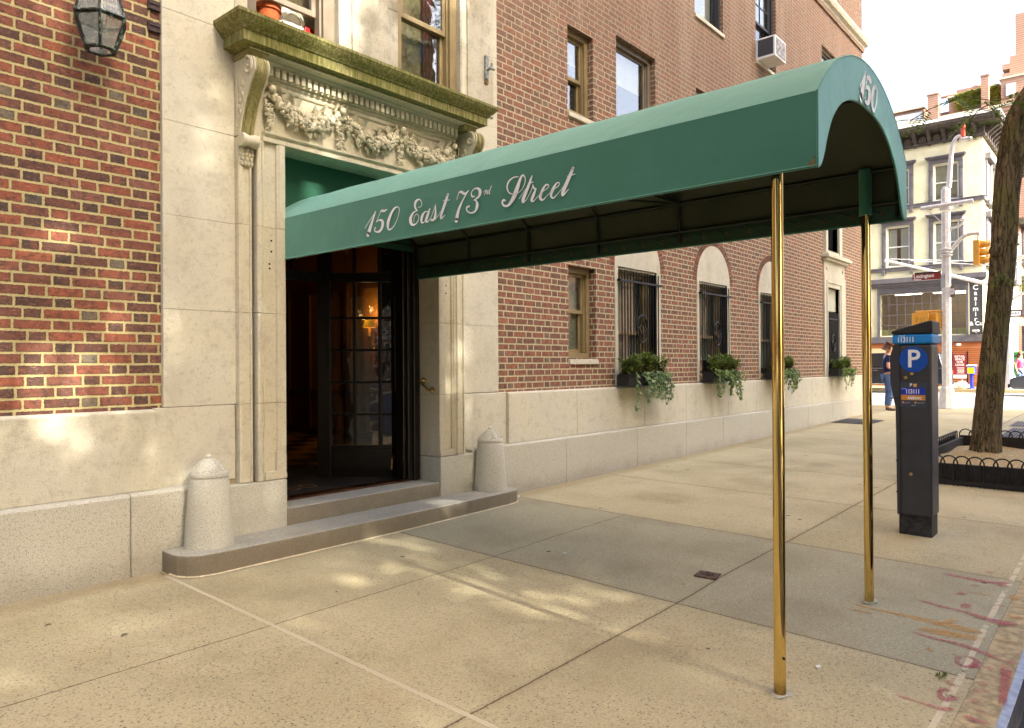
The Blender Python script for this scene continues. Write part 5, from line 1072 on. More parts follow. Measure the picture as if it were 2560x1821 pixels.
# unseen second locust left of the picture, added to darken the awning side
T3 = thing('street_tree', (-7.4, 1.25, 0), 'unseen broad locust tree added outside the left edge to shade the awning side', 'tree')
tr = MB(); limb(tr, [(-7.4, 1.25, -.1), (-7.4, 1.2, .5), (-7.4, 1.1, 2.5), (-7.2, .8, 4.5), (-6.6, .3, 6.5), (-6.0, -.4, 9)], [.24, .17, .15, .14, .10, .04], 16); limb(tr, [(-7.3, .9, 4.0), (-8.2, .2, 5.6), (-9, -.8, 7.6)], [.11, .08, .03]); limb(tr, [(-7.1, .75, 4.7), (-6.0, 1.3, 6.0), (-4.6, 1.8, 7.2)], [.10, .07, .03]); tr.build('trunk', 'bark', T3, smooth=60)
cr = MB()
for i in range(1500):
    a, el, rad = rr.uniform(0, 6.283), rr.uniform(-1, 1), rr.random()**.4
    c_ = Vector((-7.2+3.8*rad*math.cos(a)*math.sqrt(1-el*el), -.1+3.0*rad*math.sin(a)*math.sqrt(1-el*el), 5.6+2.9*rad*el))
    if math.sin(c_.x*1.9)*math.sin(c_.y*2.3+1)*math.sin(c_.z*2.1) < -.3: continue
    for j in range(3): spray(cr, c_, (rr.uniform(-1, 1), rr.uniform(-1, 1), rr.uniform(-.6, .3)), (0, 0, 1), rr.uniform(.35, .5), 8, .19)
cr.build('crown', 'leaft', T3)
GX0, GX1, GY0, GY1 = 9.62, 13.05, .78, 2.10
TG = thing('tree_guard', (9.62, 1.44, .1), 'low black iron hooped guard and plank edging round the tree pit', 'tree guard')
b = MB(); zt = lambda x_, y_: gz(x_, y_)
b.box(GX0, GX0+.05, GY0, GY1, .07, .345); b.box(GX1, GX1+.05, GY0, GY1, .07, .385); b.box(GX0+.052, GX1-.002, GY1-.05, GY1, .07, .36); b.box(GX0+.052, GX1-.002, GY0, GY0+.05, .04, .34)
b.build('plank_edging', simple('black_stained_planks', srgb(40, 36, 32), .8, var=.5, vs_=14, bump=.004, bs=30), TG, bevel=.006)
b = MB(); sp = .128
def hoops(p0, dirv, N, zb_, zt_):
    for i in range(N):
        q = Vector(p0)+Vector(dirv)*(sp*i); e = q+Vector(dirv)*(sp*1.32); m_ = (q+e)/2; rr_ = (e-q).length/2
        arc = [tuple(m_-Vector(dirv)*rr_*math.cos(t)+Vector((0, 0, zt_-rr_*1.05+rr_*1.05*math.sin(t)))) for t in [math.pi*j/12 for j in range(13)]]
        b.tube([(arc[0][0], arc[0][1], zb_)]+arc+[(arc[-1][0], arc[-1][1], zb_)], .0085, 6)
hoops((GX0-.03, GY1+.02, 0), (0, -1, 0), 10, .10, .44); hoops((GX1+.08, GY1+.02, 0), (0, -1, 0), 10, .14, .475); hoops((GX0+.02, GY1+.03, 0), (1, 0, 0), 26, .12, .46); hoops((GX0+.02, GY0-.03, 0), (1, 0, 0), 26, .09, .42)
b.box(GX0-.042, GX0-.020, GY0-.0, GY1+.03, .112, .165); b.box(GX0, GX1, GY1+.022, GY1+.038, .14, .19); b.box(GX1+.072, GX1+.09, GY0, GY1+.03, .16, .21)
b.build('iron_hoops', 'black', TG, smooth=40)
so_ = grid(rng(GX0+.05, GX1, 14), rng(GY0+.05, GY1-.05, 8), lambda x_, y_: .24+.02*math.sin(x_*5+y_*7)+.05*math.exp(-((x_-11.87)**2+(y_-1.6)**2)/.15)); tag(so_.build('tree_pit_soil', 'soil', smooth=60), 'dry tan soil and wood chips filling the tree pit', 'soil', kind='stuff')

# ================================================================== SMALL THINGS ON THE SIDEWALK
def grate(name, x0, x1, y0, y1, label, bars=22):
    t = thing(name, ((x0+x1)/2, (y0+y1)/2, gz(x0, y0)), label, 'grate', 'iron grates in the sidewalk')
    b = MB(); f_ = MB(); zz = lambda x_, y_: gz(x_, y_)+.004
    b.face([(x0, y0, zz(x0, y0)), (x1, y0, zz(x1, y0)), (x1, y1, zz(x1, y1)), (x0, y1, zz(x0, y1))]); b.build('pit', 'dark', t)
    for i in range(bars):
        y_ = y0+(y1-y0)*(i+.5)/bars; hw = (y1-y0)/bars*.28; f_.face([(x0, y_-hw, zz(x0, y_)+.005), (x1, y_-hw, zz(x1, y_)+.005), (x1, y_+hw, zz(x1, y_)+.005), (x0, y_+hw, zz(x0, y_)+.005)])
    for i in range(5):
        x_ = x0+(x1-x0)*i/4; f_.face([(x_-.02, y0, zz(x_, y0)+.007), (x_+.02, y0, zz(x_, y0)+.007), (x_+.02, y1, zz(x_, y1)+.007), (x_-.02, y1, zz(x_, y1)+.007)])
    f_.build('bars', simple('worn_iron_bars', srgb(84, 84, 90), .5, .5), t)
grate('sidewalk_grate', 16.35, 17.55, 4.25, 5.02, 'dark iron grate in the sidewalk against the granite base', 14)
grate('sidewalk_grate', 17.7, 19.0, .8, 2.0, 'grey iron grate beyond the tree, the farther of two'); grate('sidewalk_grate', 15.5, 17.3, .8, 1.9, 'grey iron grate just beyond the tree trunk')
vc = thing('valve_cover', (4.62, 2.29, gz(4.62, 2.29)), 'small rusty square valve cover set in the grey concrete slab', 'valve cover')
z_ = gz(4.62, 2.25)
b = MB(); q4 = [(4.57, 2.30), (4.71, 2.32), (4.72, 2.17), (4.58, 2.15)]; M['iron'] = simple('rusty_cast_iron', srgb(104, 84, 72), .75, .4, var=.4, vs_=30); b.prism(q4, 'z', z_-.01, z_+.010); b.build('plate', 'iron', vc, bevel=.002)
b = MB()
for i in range(7): a = i*.9; b.tube([(4.645+.04*math.cos(a), 2.235+.04*math.sin(a), z_+.013), (4.645+.04*math.cos(a+2), 2.235+.045*math.sin(a+2), z_+.013)], .005, 5)
b.build('raised_pattern', 'iron', vc)
def litter(x_, y_, s_, label):
    b = MB(); r2 = random.Random(int(x_*99)); b.ball((x_, y_, gz(x_, y_)+.008), (.018*s_, .013*s_, .010*s_), 7, 4); b.ball((x_+.015*s_, y_-.01*s_, gz(x_, y_)+.009), (.013*s_, .012*s_, .012*s_), 6, 4)
    b.v = [tuple(c_+r2.uniform(-.003, .003)*s_ for c_ in v) for v in b.v]
    tag(b.build('crumpled_paper', 'white'), label, 'litter', 'scraps of litter on the sidewalk')
litter(4.43, 3.28, .7, 'tiny white paper scrap on the grey slab under the awning'); litter(3.68, 1.2, .7, 'tiny white paper scrap on the tan slab right of the near brass pole'); litter(5.84, 4.93, 1.0, 'white paper scrap lying beside the rounded end of the step')
wd_ = MB(); r2 = random.Random(2)
for i in range(40):
    c_ = Vector((3.99+r2.gauss(0, .02), .72+r2.gauss(0, .012), gz(3.97, .8)+.002)); leaf_face(wd_, c_, (r2.uniform(-1, 1), r2.uniform(-1, 1), r2.uniform(.2, 1)), (0, 0, 1), r2.uniform(.010, .022), .007)
tag(wd_.build('weed_tuft', 'leafd'), 'small dark weed tuft growing in the pavement joint near the kerb', 'weed')
RED= [[5.73,1.05,0.041,5.72,0.9,0.058,5.72,0.74,0.066,5.79,0.65,0.033],[5.02,1.04,0.033,4.97,0.88,0.041,4.96,0.78,0.041,4.9,0.63,0.074,4.93,0.49,0.024],[5.08,0.83,0.099,5.08,0.76,0.116],[4.46,0.95,0.036,4.44,0.84,0.025,4.43,0.7,0.043,4.36,0.52,0.033],[4.29,0.7,0.025,4.19,0.69,0.025,4.18,0.64,0.033,4.27,0.62,0.033,4.3,0.66,0.018,4.29,0.7,0.018],[3.63,0.85,0.025,3.62,0.73,0.018,3.62,0.66,0.043,3.66,0.61,0.018],[3.62,0.58,0.033,3.6,0.52,0.033,3.6,0.48,0.025],[3.8,0.62,0.018,3.73,0.66,0.043,3.76,0.69,0.025,3.84,0.69,0.025,3.83,0.65,0.025],[4.32,0.5,0.058,4.05,0.48,0.041,3.8,0.46,0.033],[4.36,0.46,0.033,4.36,0.52,0.041],[3.95,0.7,0.036,3.89,0.65,0.018],[4.03,0.58,0.024,4.01,0.54,0.025],[3.93,0.6,0.018,3.92,0.53,0.025],[4.24,0.58,0.033,4.21,0.54,0.025],[3.71,0.55,0.016,3.7,0.5,0.025],[3.79,0.58,0.033,3.8,0.54,0.033],[5.96,0.82,0.041,5.98,0.76,0.033],[5.56,0.84,0.033,5.58,0.79,0.033],[5.29,0.88,0.033,5.36,0.84,0.051],[5.66,0.72,0.033,5.7,0.65,0.041],[4.83,0.61,0.041,4.9,0.56,0.051],[4.22,0.63,0.041,4.19,0.59,0.025]]
YEL= [[4.68,1.32,0.018,4.68,1.13,0.036,4.68,0.98,0.051,4.67,0.8,0.084,4.66,0.64,0.051],[4.59,1.33,0.025,4.6,1.17,0.033],[4.53,0.95,0.033,4.55,0.82,0.094,4.58,0.62,0.064],[4.62,0.62,0.016,4.61,0.46,0.016],[5.07,0.59,0.049,5.06,0.5,0.057],[5.4,0.85,0.033,5.41,0.7,0.033],[4.75,0.84,0.107,4.74,0.79,0.068],[5.46,0.63,0.089,5.45,0.56,0.13],[4.3,0.85,0.036,4.25,0.81,0.025],[4.29,0.74,0.016,4.3,0.71,0.018],[5.22,0.65,0.033,5.23,0.61,0.018]]
def paintmat(name, col):
    n = NT(name, .85, .2); n.color(col); at = n.node("ShaderNodeAttribute", attribute_name="soft").outputs["Fac"]
    f = n.M('ADD', at, n.M('MULTIPLY', n.M('SUBTRACT', n.noise(42, 6, .8), .5), 2.6)); n.put(n.p.inputs["Alpha"], n.M('MULTIPLY', n.ss(.30, 1.35, f), .58)); return n.m
M['pred'] = paintmat('worn_red_spray_paint', srgb(178, 76, 96)); M['pyel'] = paintmat('worn_orange_spray_paint', srgb(202, 150, 78))
def soft_strokes(name, L_, mt_, h):
    vs_, fs_, at_ = [], [], []
    for si, s_ in enumerate(L_):
        q = catmull([tuple(s_[i:i+3]) for i in range(0, len(s_), 3)], 8); k = len(vs_); N = len(q)
        for i, (a, b_, w_) in enumerate(q):
            a0, b0, _ = q[max(i-1, 0)]; a1, b1, _ = q[min(i+1, N-1)]; t = math.hypot(a1-a0, b1-b0) or 1; nx_, ny_ = -(b1-b0)/t, (a1-a0)/t; e = min(1, i/3, (N-1-i)/3)
            for o_, c_ in ((-1, 0), (-.45, 1), (.45, 1), (1, 0)): x_, y_ = a+nx_*w_*.75*o_, b_+ny_*w_*.75*o_; vs_.append((x_, y_, gz(x_, y_)+h+.00012*si)); at_.append(c_*(.35+.65*e))
        for i in range(N-1):
            for j in range(3): fs_.append((k+4*i+j, k+4*i+j+1, k+4*i+j+5, k+4*i+j+4))
    me = bpy.data.meshes.new(name); me.from_pydata(vs_, [], fs_); me.materials.append(M[mt_]); A2_ = me.attributes.new("soft", 'FLOAT', 'POINT'); A2_.data.foreach_set("value", at_)
    o = bpy.data.objects.new(name, me); COL.objects.link(o); struct(o)
soft_strokes('red_paint_marking', RED, 'pred', .0045); soft_strokes('orange_paint_marking', YEL, 'pyel', .0030)
# ================================================================== VEHICLES
M['carblk'] = simple('black_car_paint', srgb(26, 28, 34), .18, .0, .6); M['cargry'] = simple('dark_silver_car_paint', srgb(70, 72, 78), .2, .4, .6); M['tyre'] = simple('tyre_rubber', srgb(28, 28, 28), .85); M['chrome'] = simple('chrome', (.7, .7, .72), .12, 1.0)
M['cglass'] = simple('car_glass', srgb(24, 28, 30), .05, 0, .8); M['taill'] = simple('tail_lamp_red', srgb(170, 24, 20), .2); M['headl'] = simple('head_lamp', srgb(220, 222, 224), .1); M['amber'] = simple('amber_lamp', srgb(226, 120, 50), .2)
def car(name, origin, label, Lc, Wc, prof, gh, wheels, paint, wr):
    """car along +Y; prof: side outline (s,z) of the body, gh: greenhouse outline (s,z)"""
    t = thing(name, origin, label, 'car'); ox, oy, oz = origin; hw = Wc/2
    b = MB(); N = len(prof)
    secs = [(-hw, .0), (-hw+.02, .0), (hw-.02, 0), (hw, 0)]
    b.prism([(oy+s, oz+z_) for s, z_ in prof], 'x', ox-hw, ox+hw); b.build('body', paint, t, bevel=.07, seg=3, smooth=30)
    c_ = MB(); k = 0; n_ = len(gh); zb_ = min(z_ for s, z_ in gh); zt_ = max(z_ for s, z_ in gh)
    ins = lambda z_: .06+.16*(z_-zb_)/(zt_-zb_)
    c_.v = [(ox-hw+ins(z_), oy+s, oz+z_) for s, z_ in gh]+[(ox+hw-ins(z_), oy+s, oz+z_) for s, z_ in gh]
    c_.f = [tuple(range(n_)), tuple(range(2*n_-1, n_-1, -1))]+[(i, n_+i, n_+(i+1) % n_, (i+1) % n_) for i in range(n_)]; c_.mi = [0]*len(c_.f)
    c_.build('roof', paint, t, bevel=.05, seg=3, smooth=30)
    s0, s1 = min(s for s, z_ in gh), max(s for s, z_ in gh); zlo, zhi = zb_+.06, zt_-.09
    def inset(s, z_): return s
    edges = [s0+.35, s0+(s1-s0)*.36, s0+(s1-s0)*.66, s1-.50]
    for sx in (-1, 1):
        for a, e in zip(edges[:-1], edges[1:]):
            g = MB(); X_ = lambda z_: ox+sx*(hw-ins(z_)+.004); g.face([(X_(zlo), oy+a+.03, oz+zlo), (X_(zlo), oy+e-.03, oz+zlo), (X_(zhi), oy+e-.06, oz+zhi), (X_(zhi), oy+a+.06, oz+zhi)]); o = g.build('side_window', 'cglass', t); sd = o.modifiers.new('s', 'SOLIDIFY'); sd.thickness = .006
            g = MB(); g.box(ox+sx*(hw+.001)-.002, ox+sx*(hw+.001)+.002, oy+a+.0, oy+a+.008, oz+.42, oz+zb_); g.build('door_seam', 'dark', t)
            g = MB(); g.box(ox+sx*(hw+.015)-.014, ox+sx*(hw+.015)+.014, oy+a+.08, oy+a+.26, oz+zb_-.12, oz+zb_-.09); g.build('door_handle', 'chrome', t, bevel=.004)
        g = MB(); g.box(ox+sx*hw-.012, ox+sx*hw+.012, oy+.5, oy+Lc-.5, oz+zb_-.015, oz+zb_+.012); g.box(ox+sx*hw-.014, ox+sx*hw+.014, oy+1.0, oy+Lc-1.0, oz+.40, oz+.44); g.build('trim_strip', 'chrome', t)
        for s in wheels:
            w_ = MB(); k = 0; w_.lathe([(wr*.6, -.11), (wr*.94, -.11), (wr, -.08), (wr, .08), (wr*.94, .11), (wr*.6, .11)], 0, 0, 28); w_.xf(Matrix.Translation((ox+sx*(hw-.09), oy+s, oz+wr)) @ Matrix.Rotation(R(90), 4, 'Y')); wh = w_.build('wheel', 'tyre', t, smooth=40)
            r_ = MB(); r_.lathe([(wr*.60, 0), (wr*.60, .012), (wr*.5, .0), (wr*.18, .015), (.0, .02)], 0, 0, 20)
            for i in range(6): r_.box(-.025, .025, wr*.15, wr*.58, .008, .022); k = len(r_.v)-8; r_.xf(Matrix.Rotation(R(60*i), 4, 'Z'), k)
            r_.xf(Matrix.Translation((ox+sx*(hw+.012), oy+s, oz+wr)) @ Matrix.Rotation(R(90*sx), 4, 'Y')); r_.build('rim', 'chrome', wh, smooth=40)
            a_ = MB(); ring = [(oy+s+(wr+.05)*math.cos(q), oz+wr+(wr+.05)*math.sin(q)) for q in [math.pi*i/14-.15+.3*i/14*0 for i in range(15)]]; a_.tube([(ox+sx*(hw+.004), p, q) for p, q in ring], .028, 6); a_.build('wheel_arch', 'tyre', t)
    for s_, m_, nm in ((0, 'taill', 'tail_lamp'), (Lc, 'headl', 'head_lamp')):
        for sx in (-1, 1):
            l_ = MB(); yy = oy+s_; l_.box(ox+sx*(hw-.30)-.13, ox+sx*(hw-.30)+.20, yy-.03, yy+.03, oz+zb_-.28, oz+zb_-.10); l_.build(nm, m_, t, bevel=.01)
    b = MB(); b.box(ox-hw+.1, ox+hw-.1, oy-.06, oy+.02, oz+.38, oz+.50); b.box(ox-hw+.1, ox+hw-.1, oy+Lc-.02, oy+Lc+.06, oz+.36, oz+.50); b.build('bumper', 'tyre', t, bevel=.01)
    sw_ = MB(); (sa, za), (sb, zb2) = gh[0], gh[1]; q = lambda s, z_, m_: (ox+m_*(hw-ins(z_)-.08), oy+s, oz+z_)
    def scr(p0, p1, nm, off):
        g = MB(); a = (p0[0]*.88+p1[0]*.12, p0[1]*.88+p1[1]*.12); c2 = (p0[0]*.12+p1[0]*.88, p0[1]*.12+p1[1]*.88); g.face([q(a[0]+off, a[1]+.006, -1), q(a[0]+off, a[1]+.006, 1), q(c2[0]+off, c2[1]+.006, 1), q(c2[0]+off, c2[1]+.006, -1)]); o = g.build(nm, 'cglass', t); sd = o.modifiers.new('s', 'SOLIDIFY'); sd.thickness = .006
    scr(gh[0], gh[1], 'rear_window', -.008); scr(gh[-1], gh[-2], 'windscreen', .008)
    return t
car('parked_suv', (37.75, 6.5, .122), 'black parked sport utility vehicle with chrome trim at the far kerb behind the meter', 5.2, 2.0,
    [(0, .42), (.06, .40), (5.1, .40), (5.2, .50), (5.2, .98), (5.0, 1.10), (.05, 1.16), (0, 1.05)], [(.05, 1.15), (.22, 1.80), (.5, 1.86), (3.0, 1.84), (3.9, 1.14)], (.95, 4.15), 'carblk', .38)
car('passing_sedan', (36.1, -.75, .12), 'dark silver sedan driving on the avenue at the right edge', 4.7, 1.8,
    [(0, .35), (.1, .30), (4.6, .30), (4.7, .42), (4.68, .72), (4.3, .84), (3.3, .92), (.6, .98), (.02, .90)], [(.35, .95), (1.1, 1.38), (1.7, 1.45), (2.5, 1.42), (3.5, .90)], (.85, 3.75), 'cargry', .33)
pc = car('parked_car', (0, 0, 0), 'dark parked sedan at the near kerb just outside the right edge, mirrored in the brass', 4.6, 1.8,
    [(0, .35), (.1, .30), (4.5, .30), (4.6, .42), (4.58, .72), (4.2, .84), (3.2, .92), (.6, .98), (.02, .90)], [(.35, .95), (1.0, 1.36), (1.6, 1.43), (2.4, 1.40), (3.4, .90)], (.85, 3.7), 'carblk', .33)
pc.location = (3.6, -.95, gz(5, .6)-.15); pc.rotation_euler = (0, 0, R(-90))
# ================================================================== PEOPLE
def skin(name, nodes, edges, mat, parent, sub=2, root=0):
    me = bpy.data.meshes.new(name); me.from_pydata([n[:3] for n in nodes], edges, []); me.materials.append(M[mat]); o = bpy.data.objects.new(name, me); COL.objects.link(o)
    o.modifiers.new('skin', 'SKIN'); 
    for i, n_ in enumerate(nodes): d = me.skin_vertices[0].data[i]; d.radius = (n_[3], n_[4] if len(n_) > 4 else n_[3]); d.use_root = (i == root)
    sb = o.modifiers.new('sub', 'SUBSURF'); sb.levels = sb.render_levels = sub
    dg = bpy.context.evaluated_depsgraph_get(); m2 = bpy.data.meshes.new_from_object(o.evaluated_get(dg)); m2.name = name
    m2.polygons.foreach_set("use_smooth", [True]*len(m2.polygons)); o.modifiers.clear(); o.data = m2; m2.materials.clear(); m2.materials.append(M[mat])
    o.parent = parent; o.matrix_parent_inverse = Matrix.Translation(-parent_world(parent)); return o
M['skinm'] = simple('skin', srgb(206, 154, 124), .55); M['navy'] = simple('navy_cotton', srgb(32, 38, 78), .85, bump=.003, bs=30); M['jeans'] = simple('blue_denim', srgb(92, 116, 160), .9, var=.2, vs_=12, bump=.003, bs=40); M['pink'] = simple('pink_cotton', srgb(206, 78, 116), .85); M['hair'] = simple('brown_hair', srgb(94, 58, 40), .7); M['shoe'] = simple('brown_shoe', srgb(92, 78, 66), .7)
def person(loc, ang, label, shirt, trousers, hgt, arms='hold', hair_long=False):
    t = thing('person', loc, label, 'person'); ca, sa = math.cos(ang), math.sin(ang); k = hgt/1.75
    W_ = lambda x_, y_, z_: (loc[0]+(x_*ca-y_*sa)*k, loc[1]+(x_*sa+y_*ca)*k, loc[2]+z_*k)      # x: right, y: forward
    n = []; e = []
    def add(p, r_, prev=None): n.append((*W_(*p), r_*k)); i = len(n)-1; (e.append((prev, i)) if prev is not None else None); return i
    pel = add((0, 0, .93), .135); wst = add((0, .01, 1.08), .118, pel); ch = add((0, .0, 1.26), .135, wst); shd = add((0, -.01, 1.40), .105, ch); nk = add((0, .0, 1.50), .052, shd); hd = add((0, .02, 1.58), .074, nk); hd2 = add((0, .02, 1.67), .080, hd); add((0, .0, 1.72), .045, hd2); add((0, .105, 1.615), .016, hd); 
    for s_ in (1, -1): add((s_*.082, .0, 1.625), .014, hd)
    add((0, .085, 1.575), .022, hd)
    ends = []; ln = []
    for s_ in (1, -1):
        hp = add((s_*.09, 0, .88), .088, pel); kn = add((s_*.10, .02+.03*(s_ > 0), .50), .056, hp); an = add((s_*.105, -.03, .10), .040, kn); toe = add((s_*.115, .13, .035), .034, an); ln.append((hp, kn, an))
        sh = add((s_*.175, 0, 1.40), .058, shd); el = add((s_*.25, -.06, 1.13), .042, sh); wr_ = add((s_*.17, .17, 1.06), .028, el) if arms == 'hold' else add((s_*.26, .04, .88), .028, el)
        pw = n[wr_]; d_ = (-.05*s_, .07, .0) if arms == 'hold' else (.0, .02, -.08)
        base = (s_*.17, .17, 1.06) if arms == 'hold' else (s_*.26, .04, .88)
        palm = add(tuple(a+b for a, b in zip(base, d_)), .026, wr_)
        pb_ = tuple(a+b for a, b in zip(base, d_))
        for fi in range(4):
            o_ = (fi-1.5)*.019; L_ = (.065, .078, .074, .06)[fi]
            f1 = add((pb_[0]+d_[0]*.5, pb_[1]+d_[1]*.5+(o_ if arms != 'hold' else 0), pb_[2]+d_[2]*.5+(o_ if arms == 'hold' else 0)), .0085, palm); add((pb_[0]+d_[0]*.5-.02*s_, pb_[1]+d_[1]*.6+L_*.3+(o_ if arms != 'hold' else 0), pb_[2]+d_[2]*.9+(o_ if arms == 'hold' else -.02)), .0075, f1)
        th_ = add((pb_[0]-.03*s_, pb_[1]-.005, pb_[2]+.03), .010, palm); add((pb_[0]-.045*s_, pb_[1]+.03, pb_[2]+.04), .008, th_)
    skin('body', n, e, 'skinm', t)
    n2 = []; e2 = []
    def ad2(p, r_, prev=None): n2.append((*W_(*p), r_*k)); i = len(n2)-1; (e2.append((prev, i)) if prev is not None else None); return i
    a = ad2((0, .005, .95), .158); b_ = ad2((0, .01, 1.08), .145, a); c_ = ad2((0, 0, 1.26), .158, b_); d2 = ad2((0, -.01, 1.40), .120, c_); ad2((0, -.005, 1.455), .066, d2)
    for s_ in (1, -1): q = ad2((s_*.175, 0, 1.395), .072, d2); ad2((s_*.225, -.035, 1.23), .062, q)
    skin('shirt', n2, e2, shirt, t)
    n2, e2 = [], []
    a = ad2((0, 0, .94), .148)
    for s_ in (1, -1): q = ad2((s_*.09, 0, .86), .100, a); q = ad2((s_*.10, .02+.03*(s_ > 0), .50), .074, q); ad2((s_*.105, -.02, .11), .062, q)
    skin('trousers', n2, e2, trousers, t)
    for s_ in (1, -1):
        n2, e2 = [], []; q = ad2((s_*.105, -.05, .045), .042); q = ad2((s_*.108, .05, .045), .046, q); ad2((s_*.115, .15, .035), .036, q); skin('shoe', n2, e2, 'shoe', t)
    n2, e2 = [], []
    q = ad2((0, -.02, 1.665), .098); q2 = ad2((0, .03, 1.725), .062, q); q = ad2((0, -.05, 1.60), .072, q)
    if hair_long: q = ad2((0, -.07, 1.50), .065, q); ad2((0, -.07, 1.40), .05, q)
    skin('hair', n2, e2, 'hair', t)
person((20.72, 4.93, .27), R(205), 'person in navy t-shirt and jeans standing at the corner, half hidden by the meter', 'navy', 'jeans', 1.73)
person((40.6, 4.14, .28), R(150), 'person in a pink top standing beyond the passing sedan', 'pink', 'jeans', 1.66, 'hang', True)

# ================================================================== CORNER POLE, SIGNALS AND SIGNS
M['polew'] = simple('silver_grey_pole_paint', srgb(222, 220, 218), .5, .1, var=.1, vs_=10); M['yel'] = simple('signal_yellow', srgb(226, 168, 70), .5, var=.08, vs_=12); M['sgnbr'] = simple('brown_street_sign', srgb(132, 46, 30), .5); M['sgnbk'] = simple('sign_black', srgb(34, 34, 34), .5); M['sgngr'] = simple('sign_back_grey', srgb(150, 146, 136), .5, .3)
px_, py_, pz_ = 22.6, 3.93, .262
PL = thing('lamp_post', (px_, py_, pz_), 'tall pale grey octagonal corner street lamp post with cross arm', 'street lamp')
def octa(mb, z0, z1, r0, r1, cx=px_, cy=py_): mb.lathe([(r0, z0), (r1, z1)], cx, cy, 8); return mb
b = MB(); octa(b, pz_, pz_+.04, .25, .25); octa(b, pz_+.04, pz_+.52, .235, .165); octa(b, pz_+.52, pz_+.58, .17, .15); b.build('base', 'polew', PL, bevel=.008)
b = MB(); octa(b, pz_+.58, 5.55, .118, .108); b.build('shaft', 'polew', PL)
b = MB()
for z_ in (4.36, 4.44, 4.52): b.lathe([(.125, 0), (.15, .01), (.15, .04), (.125, .05)], px_, py_, 16, z0=z_)
b.lathe([(.12, 0), (.16, .02), (.16, .06), (.12, .08)], px_, py_, 16, z0=5.60); b.build('collar', 'polew', PL)
b = MB(); octa(b, 5.72, 6.15, .115, .115); octa(b, 6.15, 6.24, .115, .06); b.build('shaft_cap', 'polew', PL)
b = MB(); b.tube(catmull([(px_, 3.86, 6.2), (px_, 3.83, 6.6), (px_, 3.80, 7.0), (px_, 3.76, 7.3), (px_, 3.70, 7.47), (px_, 3.62, 7.53), (px_, 3.55, 7.50)], 6), [.07-.0009*i for i in range(37)], 10); b.build('lamp_arm', 'polew', PL, smooth=True)
b = MB(); b.ball((px_, 3.46, 7.42), (.10, .17, .055), 12, 6); b.build('lamp_head', 'polew', PL, smooth=True)
b = MB(); b.tube([(px_, 3.52, 7.50), (px_, 3.52, 7.80)], .055, 10); b.build('photocell', simple('orange_red_photocell', srgb(224, 92, 60), .4), PL, smooth=40)
b = MB(); b.tube([(px_-.14, 4.50, 5.70), (px_-.14, 3.28, 5.74)], .055, 10); b.box(px_-.16, px_, 3.85, 4.0, 5.64, 5.79); b.build('cross_arm', 'polew', PL, smooth=40)
b = MB(); b.tube([(px_-.14, 4.35, 5.66), (px_, 4.0, 5.25)], .012, 6); b.tube([(px_-.14, 3.35, 5.70), (px_-.1, 3.18, 4.95)], .010, 6); b.build('stay_wire', 'polew', PL)
b = MB(); b.tube(catmull([(px_, 3.86, 4.46), (px_, 3.70, 4.66), (px_, 3.54, 4.83), (px_, 3.36, 4.90), (px_, 3.16, 4.885)], 6), .05, 10); b.tube([(px_, 3.2, 4.88), (px_, 3.2, 4.70)], .025, 8); b.build('signal_bracket', 'polew', PL, smooth=True)
b = MB(); b.tube(catmull([(px_, 3.88, 5.08), (px_, 3.68, 5.12), (px_, 3.56, 5.18), (px_, 3.54, 5.28)], 6), .03, 8); b.lathe([(.02, 0), (.09, .02), (.09, .05), (.03, .08), (.03, .14), (.0, .15)], px_, 3.53, 14, z0=5.26); b.build('hook_bracket', 'polew', PL, smooth=True)
for z_ in (2.90, 2.40):
    b = MB(); b.tube([(px_, 3.92, z_), (px_-.05, 4.66 if z_ > 2.5 else 4.30, z_)], .03, 8); b.ball((px_, 3.99, z_), (.045, .045, .045), 8, 5)
    b.build('signal_mount', 'yel', PL, smooth=40)
TL = thing('traffic_light', (px_, 3.15, 4.05), 'yellow three lamp traffic light hanging from the curved bracket arm', 'traffic light')
b = MB(); b.box(px_-.16, px_+.16, 3.15, 3.29, 4.05, 4.70); b.build('housing', 'yel', TL, bevel=.015)
for z_ in (4.17, 4.375, 4.58):
    b = MB(); n_ = 16
    for i in range(n_):
        t0, t1 = R(-50+280*i/n_), R(-50+280*(i+1)/n_); f_ = lambda t, y_: (px_+.10*math.cos(t), y_, z_+.10*math.sin(t)); b.face([f_(t0, 3.15), f_(t1, 3.15), f_(t1, 2.94-.0), f_(t0, 2.94)])
    o = b.build('visor', 'yel', TL, smooth=True); sd = o.modifiers.new('s', 'SOLIDIFY'); sd.thickness = .006
    b = MB(); b.lathe([(.095, 0), (.07, .02), (.0, .03)], 0, 0, 16); b.xf(Matrix.Translation((px_, 3.148, z_)) @ Matrix.Rotation(R(90), 4, 'X')); b.build('lens', 'dark', TL)
def pedsig(x_, y0, y1, label, rot):
    t = thing('pedestrian_signal', (x_, (y0+y1)/2, 2.47), label, 'pedestrian signal', 'pedestrian signals on the corner lamp post')
    b = MB(); b.box(-.11, .11, -(y1-y0)/2, (y1-y0)/2, 0, .38); b.box(-.125, -.10, -(y1-y0)/2-.012, (y1-y0)/2+.012, -.012, .392); m_ = Matrix.Translation((x_, (y0+y1)/2, 2.47)) @ Matrix.Rotation(R(rot), 4, 'Z'); b.xf(m_); b.build('housing', 'yel', t, bevel=.02)
    b = MB(); b.box(.115, .20, -.15, .15, .02, .36); b.xf(m_); b.build('hood', 'dark', t)
    return t, m_
t_, m_ = pedsig(px_-.05, 4.33, 4.72, 'boxy yellow pedestrian signal with scrawled graffiti, left of its pair', 0)
